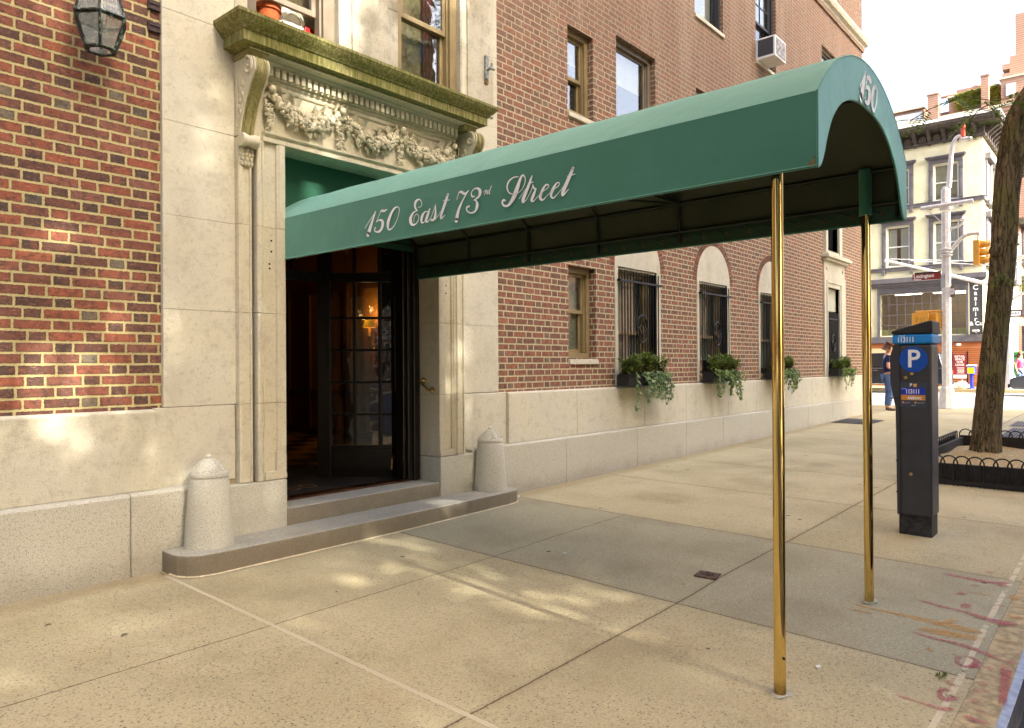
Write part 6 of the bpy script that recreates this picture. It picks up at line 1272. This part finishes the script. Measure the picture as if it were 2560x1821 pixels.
b = MB(); ribbons(b, [[.10, .26, .012, .10, .12, .012], [.10, .25, .012, .05, .24, .012, .06, .19, .010, .10, .20, .010], [.01, .25, .012, -.03, .15, .016, .03, .12, .012], [-.06, .24, .010, -.10, .16, .012, -.05, .12, .01]], lambda a, c_, i: (-.126-.0001*i, a, c_)); b.xf(m_); b.build('graffiti', simple('graffiti_olive', srgb(140, 110, 36), .7), t_)
pedsig(px_, 4.06, 4.28, 'plain yellow pedestrian signal nearer the lamp post', -35)
SS = thing('street_sign', (px_-.1, 4.37, 3.74), 'brown Lexington Avenue street name sign on the corner lamp post', 'street sign')
b = MB(); b.box(px_-.135, px_-.12, 4.03, 4.72, 3.742, 3.925); b.build('plate', 'sgnbr', SS, bevel=.003); b = MB(); b.box(px_-.137, px_-.118, 4.03, 4.66, 3.927, 3.965); b.build('top_strip', 'sgnbk', SS)
b = MB(); f_ = lambda y_, z_: frame((px_-.1365, y_, z_), (0, -1, 0), (0, 0, 1)); text_mb(b, "Lexington", .135, f_(4.44, 3.858), bold=.0035, squeeze=.92); text_mb(b, "Avenue", .062, f_(4.60, 3.775), bold=.002); b.build('lettering', 'signw', SS)
b = MB(); b.box(px_-.136, px_-.134, 4.03, 4.72, 3.744, 3.750); b.build('border', 'signw', SS)
OW = thing('one_way_sign', (px_-.05, 3.78, 3.24), 'small square one way arrow sign turned edgewise on the corner lamp post', 'one way sign')
m_ = Matrix.Translation((px_-.06, 3.775, 3.25)) @ Matrix.Rotation(R(-38), 4, 'Z')
b = MB(); b.box(-.006, .006, -.10, .10, 0, .30); b.xf(m_); b.build('plate', simple('sign_olive_back', srgb(96, 94, 78), .5), OW)
b = MB(); b.box(-.008, -.0065, -.04, .09, .07, .23); b.face([(-.0075, -.04, .03), (-.0075, -.095, .15), (-.0075, -.04, .27)]); b.xf(m_); b.build('arrow', 'signw', OW)
b = MB(); text_mb(b, "ONE WAY", .03, m_ @ frame((-.0085, .03, .15), (0, -1, 0), (0, 0, 1)), bold=.001, squeeze=.7); b.build('lettering', 'sgnbk', OW)
SN = thing('blank_sign', (px_-.05, 3.98, 3.5), 'small pale sign plate seen edge-on beside the street name sign', 'sign')
b = MB(); b.box(-.006, .006, -.11, .11, 0, .34); b.xf(Matrix.Translation((px_-.1, 3.99, 3.52)) @ Matrix.Rotation(R(-55), 4, 'Z')); b.build('plate', 'sgngr', SN)

# second pole across the avenue, mast arm and ONE WAY sign
qx, qy = 39.6, 4.40
P2 = thing('signal_pole', (qx, qy, .28), 'pale signal pole with long mast arm behind the tree trunk', 'signal pole')
b = MB(); octa(b, .28, .32, .24, .24, qx, qy); octa(b, .32, 1.0, .22, .16, qx, qy); octa(b, 1.0, 6.0, .125, .105, qx, qy); b.build('shaft', 'polew', P2)
b = MB(); b.tube([(qx-.02, qy-.1, 5.0), (qx-.02, 5.29, 5.10), (qx-.02, 9.45, 6.55)], [.10, .09, .06], 10); b.ball((qx-.02, 9.45, 6.55), .11, 8, 6); b.build('mast_arm', 'polew', P2, smooth=40)
b = MB(); b.tube([(qx-.02, 9.3, 6.62), (qx-.02, qy-.5, 5.95)], .015, 6); b.tube([(qx-.02, 8.4, 6.45), (qx-.02, qy-.5, 5.72)], .015, 6); b.build('stay_cable', 'polew', P2)
b = MB(); b.tube([(qx, qy, 5.9), (qx-2, qy-1.6, 6.4)], .06, 8); b.tube([(qx, qy, 4.25), (qx-1.5, qy-1.5, 5.0)], .06, 8); b.tube([(qx, qy, 6.0), (qx-2, qy-1.2, 6.25)], .05, 8); b.build('side_arm', 'polew', P2, smooth=40)
b = MB()
for z_ in (1.45, 2.2): b.lathe([(.13, 0), (.16, .01), (.16, .03), (.13, .04)], qx, qy, 12, z0=z_)
b.build('collar', 'polew', P2)
b = MB(); b.box(qx-.125, qx-.12, 4.34, 4.46, 1.70, 1.80); b.build('notice', simple('small_orange_notice', srgb(232, 190, 130), .6), P2)
S2_ = thing('one_way_sign', (qx-.15, 4.38, 3.5), 'black and white ONE WAY arrow sign half hidden behind the tree trunk', 'one way sign')
b = MB(); b.box(qx-.17, qx-.15, 3.94, 4.86, 3.515, 3.835); b.build('plate', 'sgnbk', S2_, bevel=.004)
b = MB(); ax_ = qx-.172; b.face([(ax_, 4.82, 3.58), (ax_, 4.82, 3.77), (ax_, 3.98, 3.77), (ax_, 3.98, 3.58)]); b.build('white_field', 'signw', S2_)
b = MB(); text_mb(b, "ONE", .155, frame((qx-.174, 4.62, 3.675), (0, -1, 0), (0, 0, 1)), bold=.003); text_mb(b, "WAY", .155, frame((qx-.174, 4.20, 3.675), (0, -1, 0), (0, 0, 1)), bold=.003); b.build('lettering', 'sgnbk', S2_)

# ================================================================== CREAM CORNER BUILDING ACROSS THE AVENUE
n = NT('cream_painted_brick', .8, .2); x, y, z = n.xyz(); u = n.M('ADD', x, y); rw_ = n.M('FLOOR', n.M('DIVIDE', z, .075)); ln_ = n.M('LESS_THAN', n.M('FLOORED_MODULO', z, .075), .010)
c = n.mix(n.ss(.3, .7, n.noise(1.2, 5)), srgb(206, 204, 172), srgb(220, 217, 186)); c = n.mix(n.M('MULTIPLY', n.ss(.55, .75, n.noise(.8, 6, .7)), .5), c, srgb(196, 174, 134)); n.color(n.mix(n.M('MULTIPLY', ln_, .25), c, srgb(150, 148, 116))); n.bump(n.noise(14, 4), .01); M['cream'] = n.m
M['slate'] = simple('slate_grey_trim', srgb(92, 90, 96), .6, var=.15, vs_=4); M['dktrim'] = simple('peeling_dark_cornice', srgb(66, 60, 56), .8, var=.5, vs_=9); M['curt'] = simple('white_net_curtain', srgb(222, 224, 222), .9)
n = NT('red_cedar_cladding', .6, .3); x, y, z = n.xyz(); bd = n.M('FLOOR', n.M('DIVIDE', z, .105)); gp = n.M('LESS_THAN', n.M('FLOORED_MODULO', z, .105), .014); c = n.mix(n.white(n.vec(bd, 1., 2.)), srgb(150, 90, 54), srgb(186, 122, 80)); c = n.mix(n.M('MULTIPLY', n.noise(1., 4, .6, v=n.scale(n.pos, (2, 2, 40))), .4), c, srgb(126, 60, 28)); n.color(n.mix(gp, c, srgb(70, 36, 20))); M['cedar'] = n.m
FX, FY = 43.0, 5.87
CB = thing('cream_building', (FX, FY, .28), 'cream painted corner building with dark bracketed cornice and storefront across the avenue', 'building')
Bb = lambda nm, mb, mt, **k: mb.build(nm, mt, CB, **k)
cols = [(7.47, 1.10), (9.72, 1.10), (11.97, 1.10), (14.22, 1.1)]; fl = [(9.84, 11.70), (6.62, 8.74)]
hol = [(c_-w_/2, c_+w_/2, a, b_) for c_, w_ in cols for a, b_ in fl]+[(6.62, 10.57, 2.95, 5.15)]
wb = MB(); tmp = MB(); wall_holes(tmp, FY, 20, .28, 13.4, 0, hol, .3)
wb.v = [(FX+v[1], v[0], v[2]) for v in tmp.v]; wb.f = tmp.f; wb.mi = tmp.mi
wb.face([(FX, FY, .28), (57, FY, .28), (57, FY, 13.4), (FX, FY, 13.4)]); wb.face([(57, FY, .28), (57, 20, .28), (57, 20, 13.4), (57, FY, 13.4)]); wb.face([(FX, 20, .28), (57, 20, .28), (57, 20, 13.4), (FX, 20, 13.4)])
Bb('wall', wb, 'cream'); b = MB(); b.box(FX, 57, FY, 20, 13.401, 13.5); Bb('roof', b, 'dktrim')
def cream_window(c_, w_, z0, z1, bl):
    y0, y1 = c_-w_/2, c_+w_/2; f = MB(); f.box(FX+.12, FX+.2, y0, y0+.06, z0, z1); f.box(FX+.12, FX+.2, y1-.06, y1, z0, z1); f.box(FX+.12, FX+.2, y0+.06, y1-.06, z1-.06, z1); f.box(FX+.12, FX+.2, y0+.06, y1-.06, z0, z0+.07); f.box(FX+.13, FX+.19, y0+.06, y1-.06, (z0+z1)/2-.03, (z0+z1)/2+.03)
    o = f.build('window', 'white', CB, bevel=.006); g = MB(); g.box(FX+.155, FX+.16, y0+.05, y1-.05, z0+.05, z1-.05); g.build('pane', 'glass', o)
    t_ = MB(); sh = .19
    for a in (y0-sh-.03, y1+.03): t_.box(FX-.07, FX+.02, a, a+sh, z0-.1, z1+.05); t_.box(FX-.09, FX-.07, a+.03, a+sh-.03, z0+.25, z1-.4); t_.box(FX-.10, FX-.07, a-.01, a+sh+.01, z0+.06, z0+.14); t_.box(FX-.10, FX-.07, a-.01, a+sh+.01, z1-.32, z1-.26)
    t_.box(FX-.09, FX+.02, y0-sh-.03, y1+sh+.03, z1+.05, z1+.26); t_.box(FX-.20, FX+.02, y0-sh-.12, y1+sh+.12, z1+.26, z1+.33); t_.box(FX-.26, FX+.02, y0-sh-.17, y1+sh+.17, z1+.33, z1+.40)
    for a in (y0-sh, y1+.06): t_.box(FX-.13, FX+.01, a, a+.15, z0-.42, z0-.18)
    t_.build('window_casing', 'slate', o, bevel=.008)
    rm = MB(); rm.box(FX+.32, FX+.36, y0-.2, y1+.2, z0-.2, z1+.2); rm.build('room_recess', 'greyblind' if bl == 0 else 'dark', o)
    cu_ = MB()
    if bl == 0: cu_.box(FX+.205, FX+.21, y0+.03, y1-.03, z0+.3, z1-.03)
    else:
        for s_ in (0, 1):
            a, e = (y0+.03, c_-.09) if s_ == 0 else (c_+.09, y1-.03)
            for i in range(10): p, q = a+(e-a)*i/10, a+(e-a)*(i+1)/10; cu_.face([(FX+.25+.02*(i % 2), p, z0+.04), (FX+.25+.02*((i+1) % 2), q, z0+.04), (FX+.25+.02*((i+1) % 2), q, z1-.1), (FX+.25+.02*(i % 2), p, z1-.1)])
    cu_.build('curtain', 'greyblind' if bl == 0 else 'curt', o)
for i, (c_, w_) in enumerate(cols):
    for j, (a, b_) in enumerate(fl): cream_window(c_, w_, a, b_, j)
b = MB()
for z_ in (9.72, 6.47): b.box(FX-.11, FX, FY-.1, 20, z_-.10, z_+.06); b.box(FX, 57, FY-.11, FY, z_-.10, z_+.06); b.box(FX-.14, FX, FY-.13, 20, z_+.06, z_+.10)
Bb('belt_course', b, 'slate', bevel=.01)
b = MB()
for cx_ in (44.6, 47.2, 49.8, 52.4, 55):
    for a, e in fl: b.box(cx_-.55, cx_+.55, FY-.06, FY-.001, a, e); b.box(cx_-.8, cx_-.55, FY-.09, FY, a-.15, e+.1); b.box(cx_+.55, cx_+.8, FY-.09, FY, a-.15, e+.1); b.box(cx_-.9, cx_+.9, FY-.25, FY, e+.1, e+.4); b.box(cx_-.9, cx_+.9, FY-.2, FY, a-.32, a-.15)
Bb('side_window', b, 'slate', bevel=.01)
b = MB(); OH = .85
b.box(FX-.16, FX, FY-.16, 20, 12.76, 12.92); b.box(FX, 57, FY-.16, FY, 12.76, 12.92); b.box(FX-.10, FX, FY-.1, 20, 12.92, 13.36); b.box(FX, 57, FY-.1, FY, 12.92, 13.36)
b.prism([(FX-.10, 13.36), (FX-OH+.12, 13.40), (FX-OH, 13.52), (FX-OH, 13.66), (FX+.2, 13.75), (FX+.2, 13.36)], 'y', FY-OH, 20)
b.v = b.v[:-12]+[(v[0], FY-OH if abs(v[1]-(FY-OH)) < 1e-6 else v[1], v[2]) for v in b.v[-12:]]
b.box(FX+.2, 57, FY-OH+.12, FY, 13.36, 13.52); b.box(FX+.2, 57, FY-OH, FY, 13.525, 13.66)
Bb('cornice', b, 'dktrim', bevel=.02)
b = MB(); b.box(FX-OH-.03, FX-OH+.3, FY-OH-.03, 20, 13.665, 13.74); b.box(FX-OH+.3, 57, FY-OH-.03, FY-OH+.3, 13.665, 13.74); b.box(FX-.25, FX+.1, FY-.25, 20, 13.80, 13.98); Bb('gutter', b, 'white', bevel=.01)
b = MB(); ys2 = [6.18+.665*i for i in range(20)]
for y_ in ys2: b.prism([(FX-.1, 12.70), (FX-.19, 12.76), (FX-.22, 12.95), (FX-.42, 13.12), (FX-.66, 13.30), (FX-.66, 13.39), (FX-.1, 13.39)], 'y', y_-.08, y_+.08)
for i in range(20): x_ = FX+.3+.665*i; b.prism([(FY-.1, 12.70), (FY-.19, 12.76), (FY-.22, 12.95), (FY-.42, 13.12), (FY-.66, 13.30), (FY-.66, 13.39), (FY-.1, 13.39)], 'x', x_-.08, x_+.08)
Bb('cornice_brackets', b, 'dktrim', bevel=.01)
M['roset'] = simple('weathered_rosette', srgb(120, 110, 98), .8)
for y_ in [a+.33 for a in ys2]:
    b = MB()
    b.tube([(FX-.12, y_+.15*math.cos(t), 13.06+.15*math.sin(t)) for t in [2*math.pi*i/18 for i in range(18)]], .022, 6, closed=True)
    for i in range(4): t = math.pi*i/4; b.tube([(FX-.12, y_-.14*math.cos(t), 13.06-.14*math.sin(t)), (FX-.12, y_+.14*math.cos(t), 13.06+.14*math.sin(t))], .014, 5)
    Bb('frieze_rosette', b, 'roset')
# storefront
b = MB(); b.box(FX-.10, FX-.002, 6.48, 10.72, 5.16, 5.50); b.box(FX-.14, FX-.002, 6.40, 11.0, 5.50, 5.72); b.box(FX-.30, FX-.002, 5.70, 11.05, 5.72, 5.98); b.box(FX-.22, FX-.002, 5.75, 11.02, 5.60, 5.72)
for z_ in (5.24, 5.33, 5.42): b.box(FX-.13, FX-.101, 6.62, 10.57, z_, z_+.04)
b.box(FX-.10, FX-.002, 6.48, 6.615, 2.92, 5.16); b.box(FX-.10, FX-.002, 10.575, 10.72, 2.92, 5.16); b.box(FX-.12, FX-.002, 5.86, 11.0, 2.55, 2.89); Bb('storefront_frame', b, 'slate', bevel=.01)
b = MB()
for i in range(1, 10): y_ = 6.62+3.95*i/10; b.box(FX+.02, FX+.05, y_-.016, y_+.016, 2.95, 5.15)
for i in range(1, 4): z_ = 2.95+2.2*i/4; b.box(FX+.015, FX+.045, 6.62, 10.57, z_-.016, z_+.016)
o = Bb('storefront_window', b, 'slate'); g = MB(); g.box(FX+.03, FX+.034, 6.62, 10.57, 2.95, 5.15); g.build('pane', 'glass', o)
b = MB(); b.box(FX+2.6, FX+2.7, 6.2, 11, 2.9, 5.3); b.box(FX+.31, FX+2.7, 6.2, 6.3, 2.9, 5.3); b.box(FX+.31, FX+2.7, 10.9, 11, 2.9, 5.3); b.box(FX+.31, FX+2.7, 6.2, 11, 5.3, 5.4); b.box(FX+.31, FX+2.7, 6.2, 11, 2.8, 2.9); Bb('shop_interior', b, simple('shop_interior_wall', srgb(150, 134, 112), .9))
b = MB(); b.box(FX+.35, FX+.8, 6.3, 10.8, 2.92, 3.28); Bb('shop_counter', b, simple('pale_green_counter', srgb(196, 204, 140), .8))
b = MB()
for x_, y0, y1 in ((43.6, 8.7, 10.0), (43.7, 6.7, 8.2), (44.6, 6.7, 7.9)): b.box(x_, x_+.08, y0, y1, 5.14, 5.18)
Bb('fluorescent_tube', b, emit('lit_fluorescent_tube', srgb(255, 246, 226), 5.0))
b = MB(); b.box(FX-.05, FX-.002, 5.875, 11.3, .29, 2.548); Bb('cedar_cladding', b, 'cedar'); b = MB(); b.box(FX-.06, FX-.051, 8.2, 11.3, .5, 2.28); b.box(FX-.08, FX-.061, 8.2, 11.3, 1.95, 2.0); Bb('shop_shutter', b, simple('pale_shutter', srgb(196, 184, 148), .7))
VS = thing('vertical_shop_sign', (FX, 6.19, 2.92), 'tall black vertical shop sign reading Casimir and Co', 'shop sign')
b = MB(); b.box(FX-.09, FX-.004, 5.90, 6.46, 2.92, 5.50); b.build('board', simple('weathered_black_board', srgb(62, 62, 66), .7, var=.3, vs_=14), VS); b = MB()
b.box(FX-.10, FX-.003, 6.462, 6.49, 2.9, 5.52); b.box(FX-.10, FX-.003, 5.87, 5.898, 2.9, 5.52); b.build('border', simple('pale_sign_border', srgb(214, 214, 176), .7), VS)
b = MB()
for i, ch_ in enumerate("Casimir"): text_mb(b, ch_, .34 if i == 0 else .32, frame((FX-.093, 6.19, 5.24-.262*i-(0 if i == 0 else .01)), (0, -1, 0), (0, 0, 1)), bold=.006)
text_mb(b, "& Co", .27, frame((FX-.093, 6.17, 3.44), (0, -1, 0), (0, 0, 1)), bold=.006); b.build('lettering', 'signw', VS)
for nm_, p, lb in (('security_camera', (FX-.3, 6.17, 3.02), 'white security camera below the vertical shop sign'), ('security_camera', (FX-.25, 6.92, 2.40), 'small dome-shaped security camera on the cedar boards')):
    t_ = thing(nm_, p, lb, 'camera', 'security cameras on the cream building'); b = MB(); b.tube([(p[0]+.2, p[1], p[2]-.04), (p[0]+.05, p[1], p[2]), (p[0], p[1], p[2])], .02, 6); b.build('arm', 'white', t_)
    b = MB(); b.box(p[0]-.12, p[0]+.1, p[1]-.14, p[1]+.12, p[2]+.02, p[2]+.10) if p[2] > 2.7 else b.ball((p[0], p[1], p[2]), (.08, .12, .07), 10, 6); b.build('camera_body', 'white', t_, bevel=.01)
PO = thing('lease_poster', (FX-.08, 6.88, .68), 'dark red poster on the cedar wall offering retail space', 'poster')
b = MB(); b.box(FX-.075, FX-.052, 6.58, 7.2, .68, 1.93); b.build('panel', simple('maroon_poster', srgb(126, 38, 40), .6), PO); b = MB(); b.box(FX-.078, FX-.0755, 6.60, 7.18, .70, .88); b.build('white_strip', 'signw', PO); b = MB()
for i, q in enumerate(("RETAIL", "SPACE", "FOR", "LEASE")): text_mb(b, q, .15, frame((FX-.0785, 6.89, 1.80-.14*i), (0, -1, 0), (0, 0, 1)), bold=.003)
for i in range(5): b.box(FX-.0785, FX-.0765, 6.70, 7.02-.03*(i % 2), 1.22-.065*i, 1.245-.065*i)
b.build('lettering', 'signw', PO); b = MB(); b.box(FX-.07, FX-.051, 6.53, 6.578, .4, 2.05); b.box(FX-.07, FX-.051, 7.202, 7.36, .4, 2.05); b.build('frame', 'wood_blk', PO)
NB = thing('newspaper_box', (39.7, 5.9, .28), 'blue and yellow newspaper box on a pedestal by the kerb', 'newspaper box')
b = MB(); b.box(39.5, 39.9, 5.74, 6.07, .96, 1.33); b.build('case', simple('newspaper_blue', srgb(50, 66, 190), .5), NB, bevel=.01); b = MB(); b.box(39.492, 39.4995, 5.765, 6.045, .99, 1.27); b.build('window_card', simple('newspaper_yellow', srgb(222, 214, 40), .5), NB); b = MB(); b.prism([(39.48, 1.332), (39.92, 1.332), (39.92, 1.40), (39.48, 1.36)], 'y', 5.72, 6.09); b.build('lid', 'signw', NB, bevel=.006)
b = MB(); b.lathe([(.16, .0), (.15, .04), (.08, .08), (.07, .62), (.12, .68)], 39.7, 5.905, 12, z0=.28); b.build('pedestal', simple('pedestal_blue', srgb(36, 62, 196), .5), NB)
TB = thing('trash_bag', (39.7, 6.35, .28), 'heap-shaped translucent white trash bag at the far kerb', 'trash bag')
b = MB(); r2 = random.Random(4)
for c_, r_ in (((39.7, 6.3, .44), (.26, .30, .19)), ((39.65, 6.58, .40), (.22, .26, .14)), ((39.75, 6.10, .38), (.2, .2, .12))): b.ball(c_, r_, 14, 9)
b.v = [tuple(q+r2.uniform(-.025, .025) for q in v) for v in b.v]; b.tube([(39.7, 6.3, .6), (39.68, 6.28, .70)], [.05, .02], 6); b.build('bag', simple('white_plastic_bag', srgb(226, 224, 222), .35, var=.05, vs_=9), TB, smooth=True)
GB = thing('green_relay_box', (41.2, 4.4, .28), 'green metal street relay box on legs behind the signal pole', 'utility box')
b = MB(); b.box(40.9, 41.5, 4.12, 4.68, .82, 1.93); b.build('case', simple('relay_box_green', srgb(62, 146, 84), .5), GB, bevel=.01); b = MB(); b.box(40.88, 41.52, 4.10, 4.70, 1.935, 1.98); b.build('lid', simple('relay_lid_green', srgb(110, 176, 124), .5), GB); b = MB(); b.box(40.89, 40.899, 4.2, 4.62, 1.76, 1.80); b.build('slot', 'dark', GB)
for y_ in (4.16, 4.60): b = MB(); b.box(40.95, 41.45, y_, y_+.05, .28, .82); b.build('leg', 'black', GB)

# ================================================================== TALL BRICK BUILDING BEHIND, ROW HOUSES
TBd = thing('tall_brick_building', (62, 6, .2), 'tall old brick apartment building with roof terraces and chimneys rising behind', 'building')
Bt = lambda nm, mb, mt, **k: mb.build(nm, mt, TBd, **k)
n = NT('hazy_brick', .9, .2); x, y, z = n.xyz(); c = n.mix(n.noise(2.5, 5), srgb(136, 104, 88), srgb(168, 134, 114)); c = n.mix(n.M('MULTIPLY', n.M('LESS_THAN', n.M('FLOORED_MODULO', z, .16), .05), .35), c, srgb(206, 186, 164)); n.color(c); M['hbrick'] = n.m
b = MB(); b.box(62, 84, 6.0, 26, .1, 19.6); Bt('wall', b, 'hbrick'); b = MB(); b.box(63.2, 80, 12.4, 22, 19.6, 21.0); b.box(62.9, 84, 6.2, 10.7, 19.6, 21.2); b.box(64, 80, 10.7, 12.4, 19.6, 20.6); b.box(62.2, 70, 5.6, 7.35, 19.61, 21.55); Bt('penthouse_wall', b, 'hbrick')
b = MB(); b.box(63.0, 80, 12.3, 22.1, 21.0, 21.12); b.box(62.7, 84, 6.1, 10.8, 21.2, 21.32); b.box(62.1, 70.1, 5.5, 7.45, 21.55, 21.68); b.box(61.9, 62.1, 5.9, 26, 19.55, 19.75); Bt('coping', b, 'lime')
for y0, y1, zt_ in ((11.2, 11.9, 21.4), (8.05, 8.5, 21.95)): b = MB(); b.box(61.8, 62.6, y0, y1, 17, zt_); b.box(61.75, 62.65, y0-.05, y1+.05, zt_, zt_+.1); Bt('chimney', b, 'hbrick')
b = MB(); b.box(62.02, 62.06, 12.3, 16.5, 19.75, 20.4)
Bt('terrace_glass', b, simple('terrace_screen', srgb(190, 196, 198), .3)); 
for y_ in (13.1, 14.6): b = MB(); b.box(63.15, 63.2, y_-.35, y_+.35, 19.7, 20.7); Bt('window', b, simple('bright_window', srgb(200, 206, 214), .3))
b = MB(); b.box(62.1, 62.195, 6.5, 7.05, 20.3, 21.15); Bt('window', b, simple('pale_window', srgb(186, 190, 204), .3))
for y_, z_ in ((8.6, 17.5), (8.6, 15.0), (12, 17.5), (7.0, 17.6)): b = MB(); b.box(61.97, 61.999, y_-.45, y_+.45, z_-.7, z_+.7); b.box(61.94, 61.97, y_-.55, y_+.55, z_-.82, z_-.7); Bt('window', b, simple('pale_window', srgb(196, 200, 210), .3))
b = MB(); b.tube([(63.5, 11.3, 21.62), (63.5, 9.9, 21.55)], .12, 8); b.box(63, 66, 8.6, 10.2, 21.33, 21.75); b.ball((64, 9.0, 21.85), (.5, .55, .3), 10, 6); Bt('roof_plant', b, simple('roof_machinery', srgb(160, 124, 110), .7, var=.3, vs_=2))
b = MB(); b.box(66, 72, 4.0, 7.25, 19, 24.4); b.box(66.2, 71.8, 4.2, 6.9, 24.4, 27.5); b.box(66, 68, 7.25, 7.72, 23.5, 23.9); b.box(66, 68, 7.25, 7.72, 22.85, 23.2); Bt('roof_tower', b, 'hbrick')
b = MB(); r2 = random.Random(8)
for i in range(1500):
    y_ = r2.uniform(7.4, 10.2); z_ = 21.45-abs(r2.gauss(0, .55))-(max(0, y_-9.3)*.1)
    leaf_face(b, (62.85-r2.random()*.15, y_, z_), (r2.uniform(-.6, 0), r2.uniform(-1, 1), r2.uniform(-1, .2)), (-1, 0, .3), r2.uniform(.14, .26), r2.uniform(.10, .18))
tag(b.build('roof_creeper', 'leafy'), 'yellow green creeper covering the roof terrace wall of the tall building', 'creeper', kind='stuff')
def row_house(x0, x1, label, mat, h):
    t = thing('row_house', ((x0+x1)/2, 5.87, .28), label, 'building', 'row houses west of the cream building'); b = MB(); b.box(x0, x1, 5.87, 14, .28, h); b.build('wall', mat, t); b = MB(); b.box(x0, x1, 5.2, 5.87, h-.4, h); b.build('cornice', 'dktrim', t)
    k = int((x1-x0)/2.4)
    for i in range(k):
        for j in range(3):
            cx_ = x0+(x1-x0)*(i+.5)/k; z0 = 1.6+3.3*j; b = MB(); b.box(cx_-.5, cx_+.5, 5.80, 5.869, z0, z0+1.9); b.build('window', 'cglass', t); o = t.children[-1]
            b = MB(); b.box(cx_-.75, cx_-.5, 5.74, 5.87, z0-.1, z0+2.0); b.box(cx_+.5, cx_+.75, 5.74, 5.87, z0-.1, z0+2.0); b.box(cx_-.85, cx_+.85, 5.62, 5.87, z0+2.0, z0+2.3); b.box(cx_-.85, cx_+.85, 5.66, 5.87, z0-.3, z0-.1)
            for q in range(7): b.box(cx_-.6+.2*q-.015, cx_-.6+.2*q+.015, 5.35, 5.38, z0-.1, z0+.8)
            b.box(cx_-.62, cx_+.62, 5.33, 5.40, z0+.8, z0+.85); b.build('window_casing', 'slate', t)
row_house(57.2, 61.8, 'brick row house with dark window trim just beyond the cream building', 'hbrick', 10.8)
t2 = thing('street_tree', (50, 2.6, .28), 'distant green street tree at the right edge beyond the signal pole', 'tree'); b = MB(); limb(b, [(50, 2.6, .2), (50, 2.7, 2.5), (50, 3.0, 4.5), (50, 3.3, 6.5)], [.16, .13, .11, .05]); b.build('trunk', 'bark', t2, smooth=60)
b = MB(); r2 = random.Random(9)
for i in range(500):
    a, el, q = r2.uniform(0, 6.28), r2.uniform(-1, 1), r2.random()**.4; c_ = Vector((50+2.2*q*math.cos(a)*math.sqrt(1-el*el), 2.9+2.2*q*math.sin(a)*math.sqrt(1-el*el), 6.0+2.0*q*el))
    for j in range(2): spray(b, c_, (r2.uniform(-1, 1), r2.uniform(-1, 1), r2.uniform(-.6, .3)), (0, 0, 1), .4, 6, .14)
b.build('crown', 'leaft', t2)
# ================================================================== HOUSES ACROSS THE STREET (seen mirrored in panes and brass)
def opposite(x0, x1, h, mat, label, storeys, bays):
    t = thing('opposite_house', ((x0+x1)/2, -13.4, 0), label, 'building', 'houses on the opposite side of the street'); b = MB(); b.box(x0, x1, -24, -13.4, -.3, h); b.build('wall', mat, t); b = MB(); b.box(x0, x1, -13.4, -12.8, h-.5, h+.2); b.box(x0, x1, -13.4, -13.2, 4.0, 4.3); b.build('cornice', 'lime', t)
    for i in range(bays):
        for j in range(storeys):
            cx_ = x0+(x1-x0)*(i+.5)/bays; z0 = 1.2+(h-2)/storeys*j; o = MB().box(cx_-.55, cx_+.55, -13.45, -13.37, z0, z0+1.9).build('window', 'cglass', t); MB().box(cx_-.7, cx_+.7, -13.4, -13.25, z0+1.9, z0+2.15).build('lintel', 'lime', t); MB().box(cx_-.7, cx_+.7, -13.4, -13.25, z0-.16, z0).build('sill', 'lime', t)
opposite(-40, -2.2, 23, 'brick', 'red brick house across the street, leftmost of the row', 5, 12); opposite(3.9, 13.6, 23.2, 'lime', 'pale limestone house across the street, right of the gap added for the sunbeam', 5, 4); opposite(13.7, 22.8, 22.8, 'brick2', 'weathered brick house across the street at the avenue corner', 5, 4)  # gap between the first two houses added to let a sunbeam through
T4 = thing('street_tree', (-.2, -9.6, .06), 'unseen tree added in the gap across the street to dapple the sun', 'tree'); b = MB(); limb(b, [(-.2, -9.6, 0), (-.2, -9.6, 3), (.1, -9.5, 6), (.3, -9.4, 11.5)], [.16, .13, .11, .04]); b.build('trunk', 'bark', T4, smooth=60)  # added tree; holes in its crown are shaped to break the sunbeam into dapples
b = MB(); r2 = random.Random(21)
for i in range(4200):
    c_ = Vector((r2.uniform(-3.0, 4.8), r2.uniform(-10.8, -8.4), r2.uniform(3.2, 14.0)))
    if math.sin(c_.x*1.5+.9)*math.sin(c_.z*1.25+.4)+.35*math.sin(c_.x*3.7)*math.sin(c_.z*3.1) > .60: continue
    for j in range(2): spray(b, c_, (r2.uniform(-1, 1), r2.uniform(-1, 1), r2.uniform(-.8, .4)), (0, 0, 1), .45, 7, .20)
b.build('crown', 'leaft', T4)
t = thing('corner_house', (50, -9.4, .28), 'brown corner house on the far side of the cross street beyond the avenue', 'building'); MB().box(43.2, 62, -26, -9.4, .1, 13).build('wall', 'hbrick', t); MB().box(42.7, 62, -26, -8.9, 12.4, 13.2).build('cornice', 'dktrim', t)
for j in range(3):
    for i in range(5): y_ = -11-3*i; z0 = 1.6+3.5*j; MB().box(43.14, 43.198, y_-.6, y_+.6, z0, z0+2).build('window', 'cglass', t); MB().box(43.05, 43.198, y_-.8, y_+.8, z0+2, z0+2.3).build('lintel', 'slate', t)
    for i in range(5): x_ = 45.5+3.2*i; z0 = 1.6+3.5*j; MB().box(x_-.6, x_+.6, -9.398, -9.34, z0, z0+2).build('window', 'cglass', t); MB().box(x_-.8, x_+.8, -9.398, -9.25, z0+2, z0+2.3).build('lintel', 'slate', t)
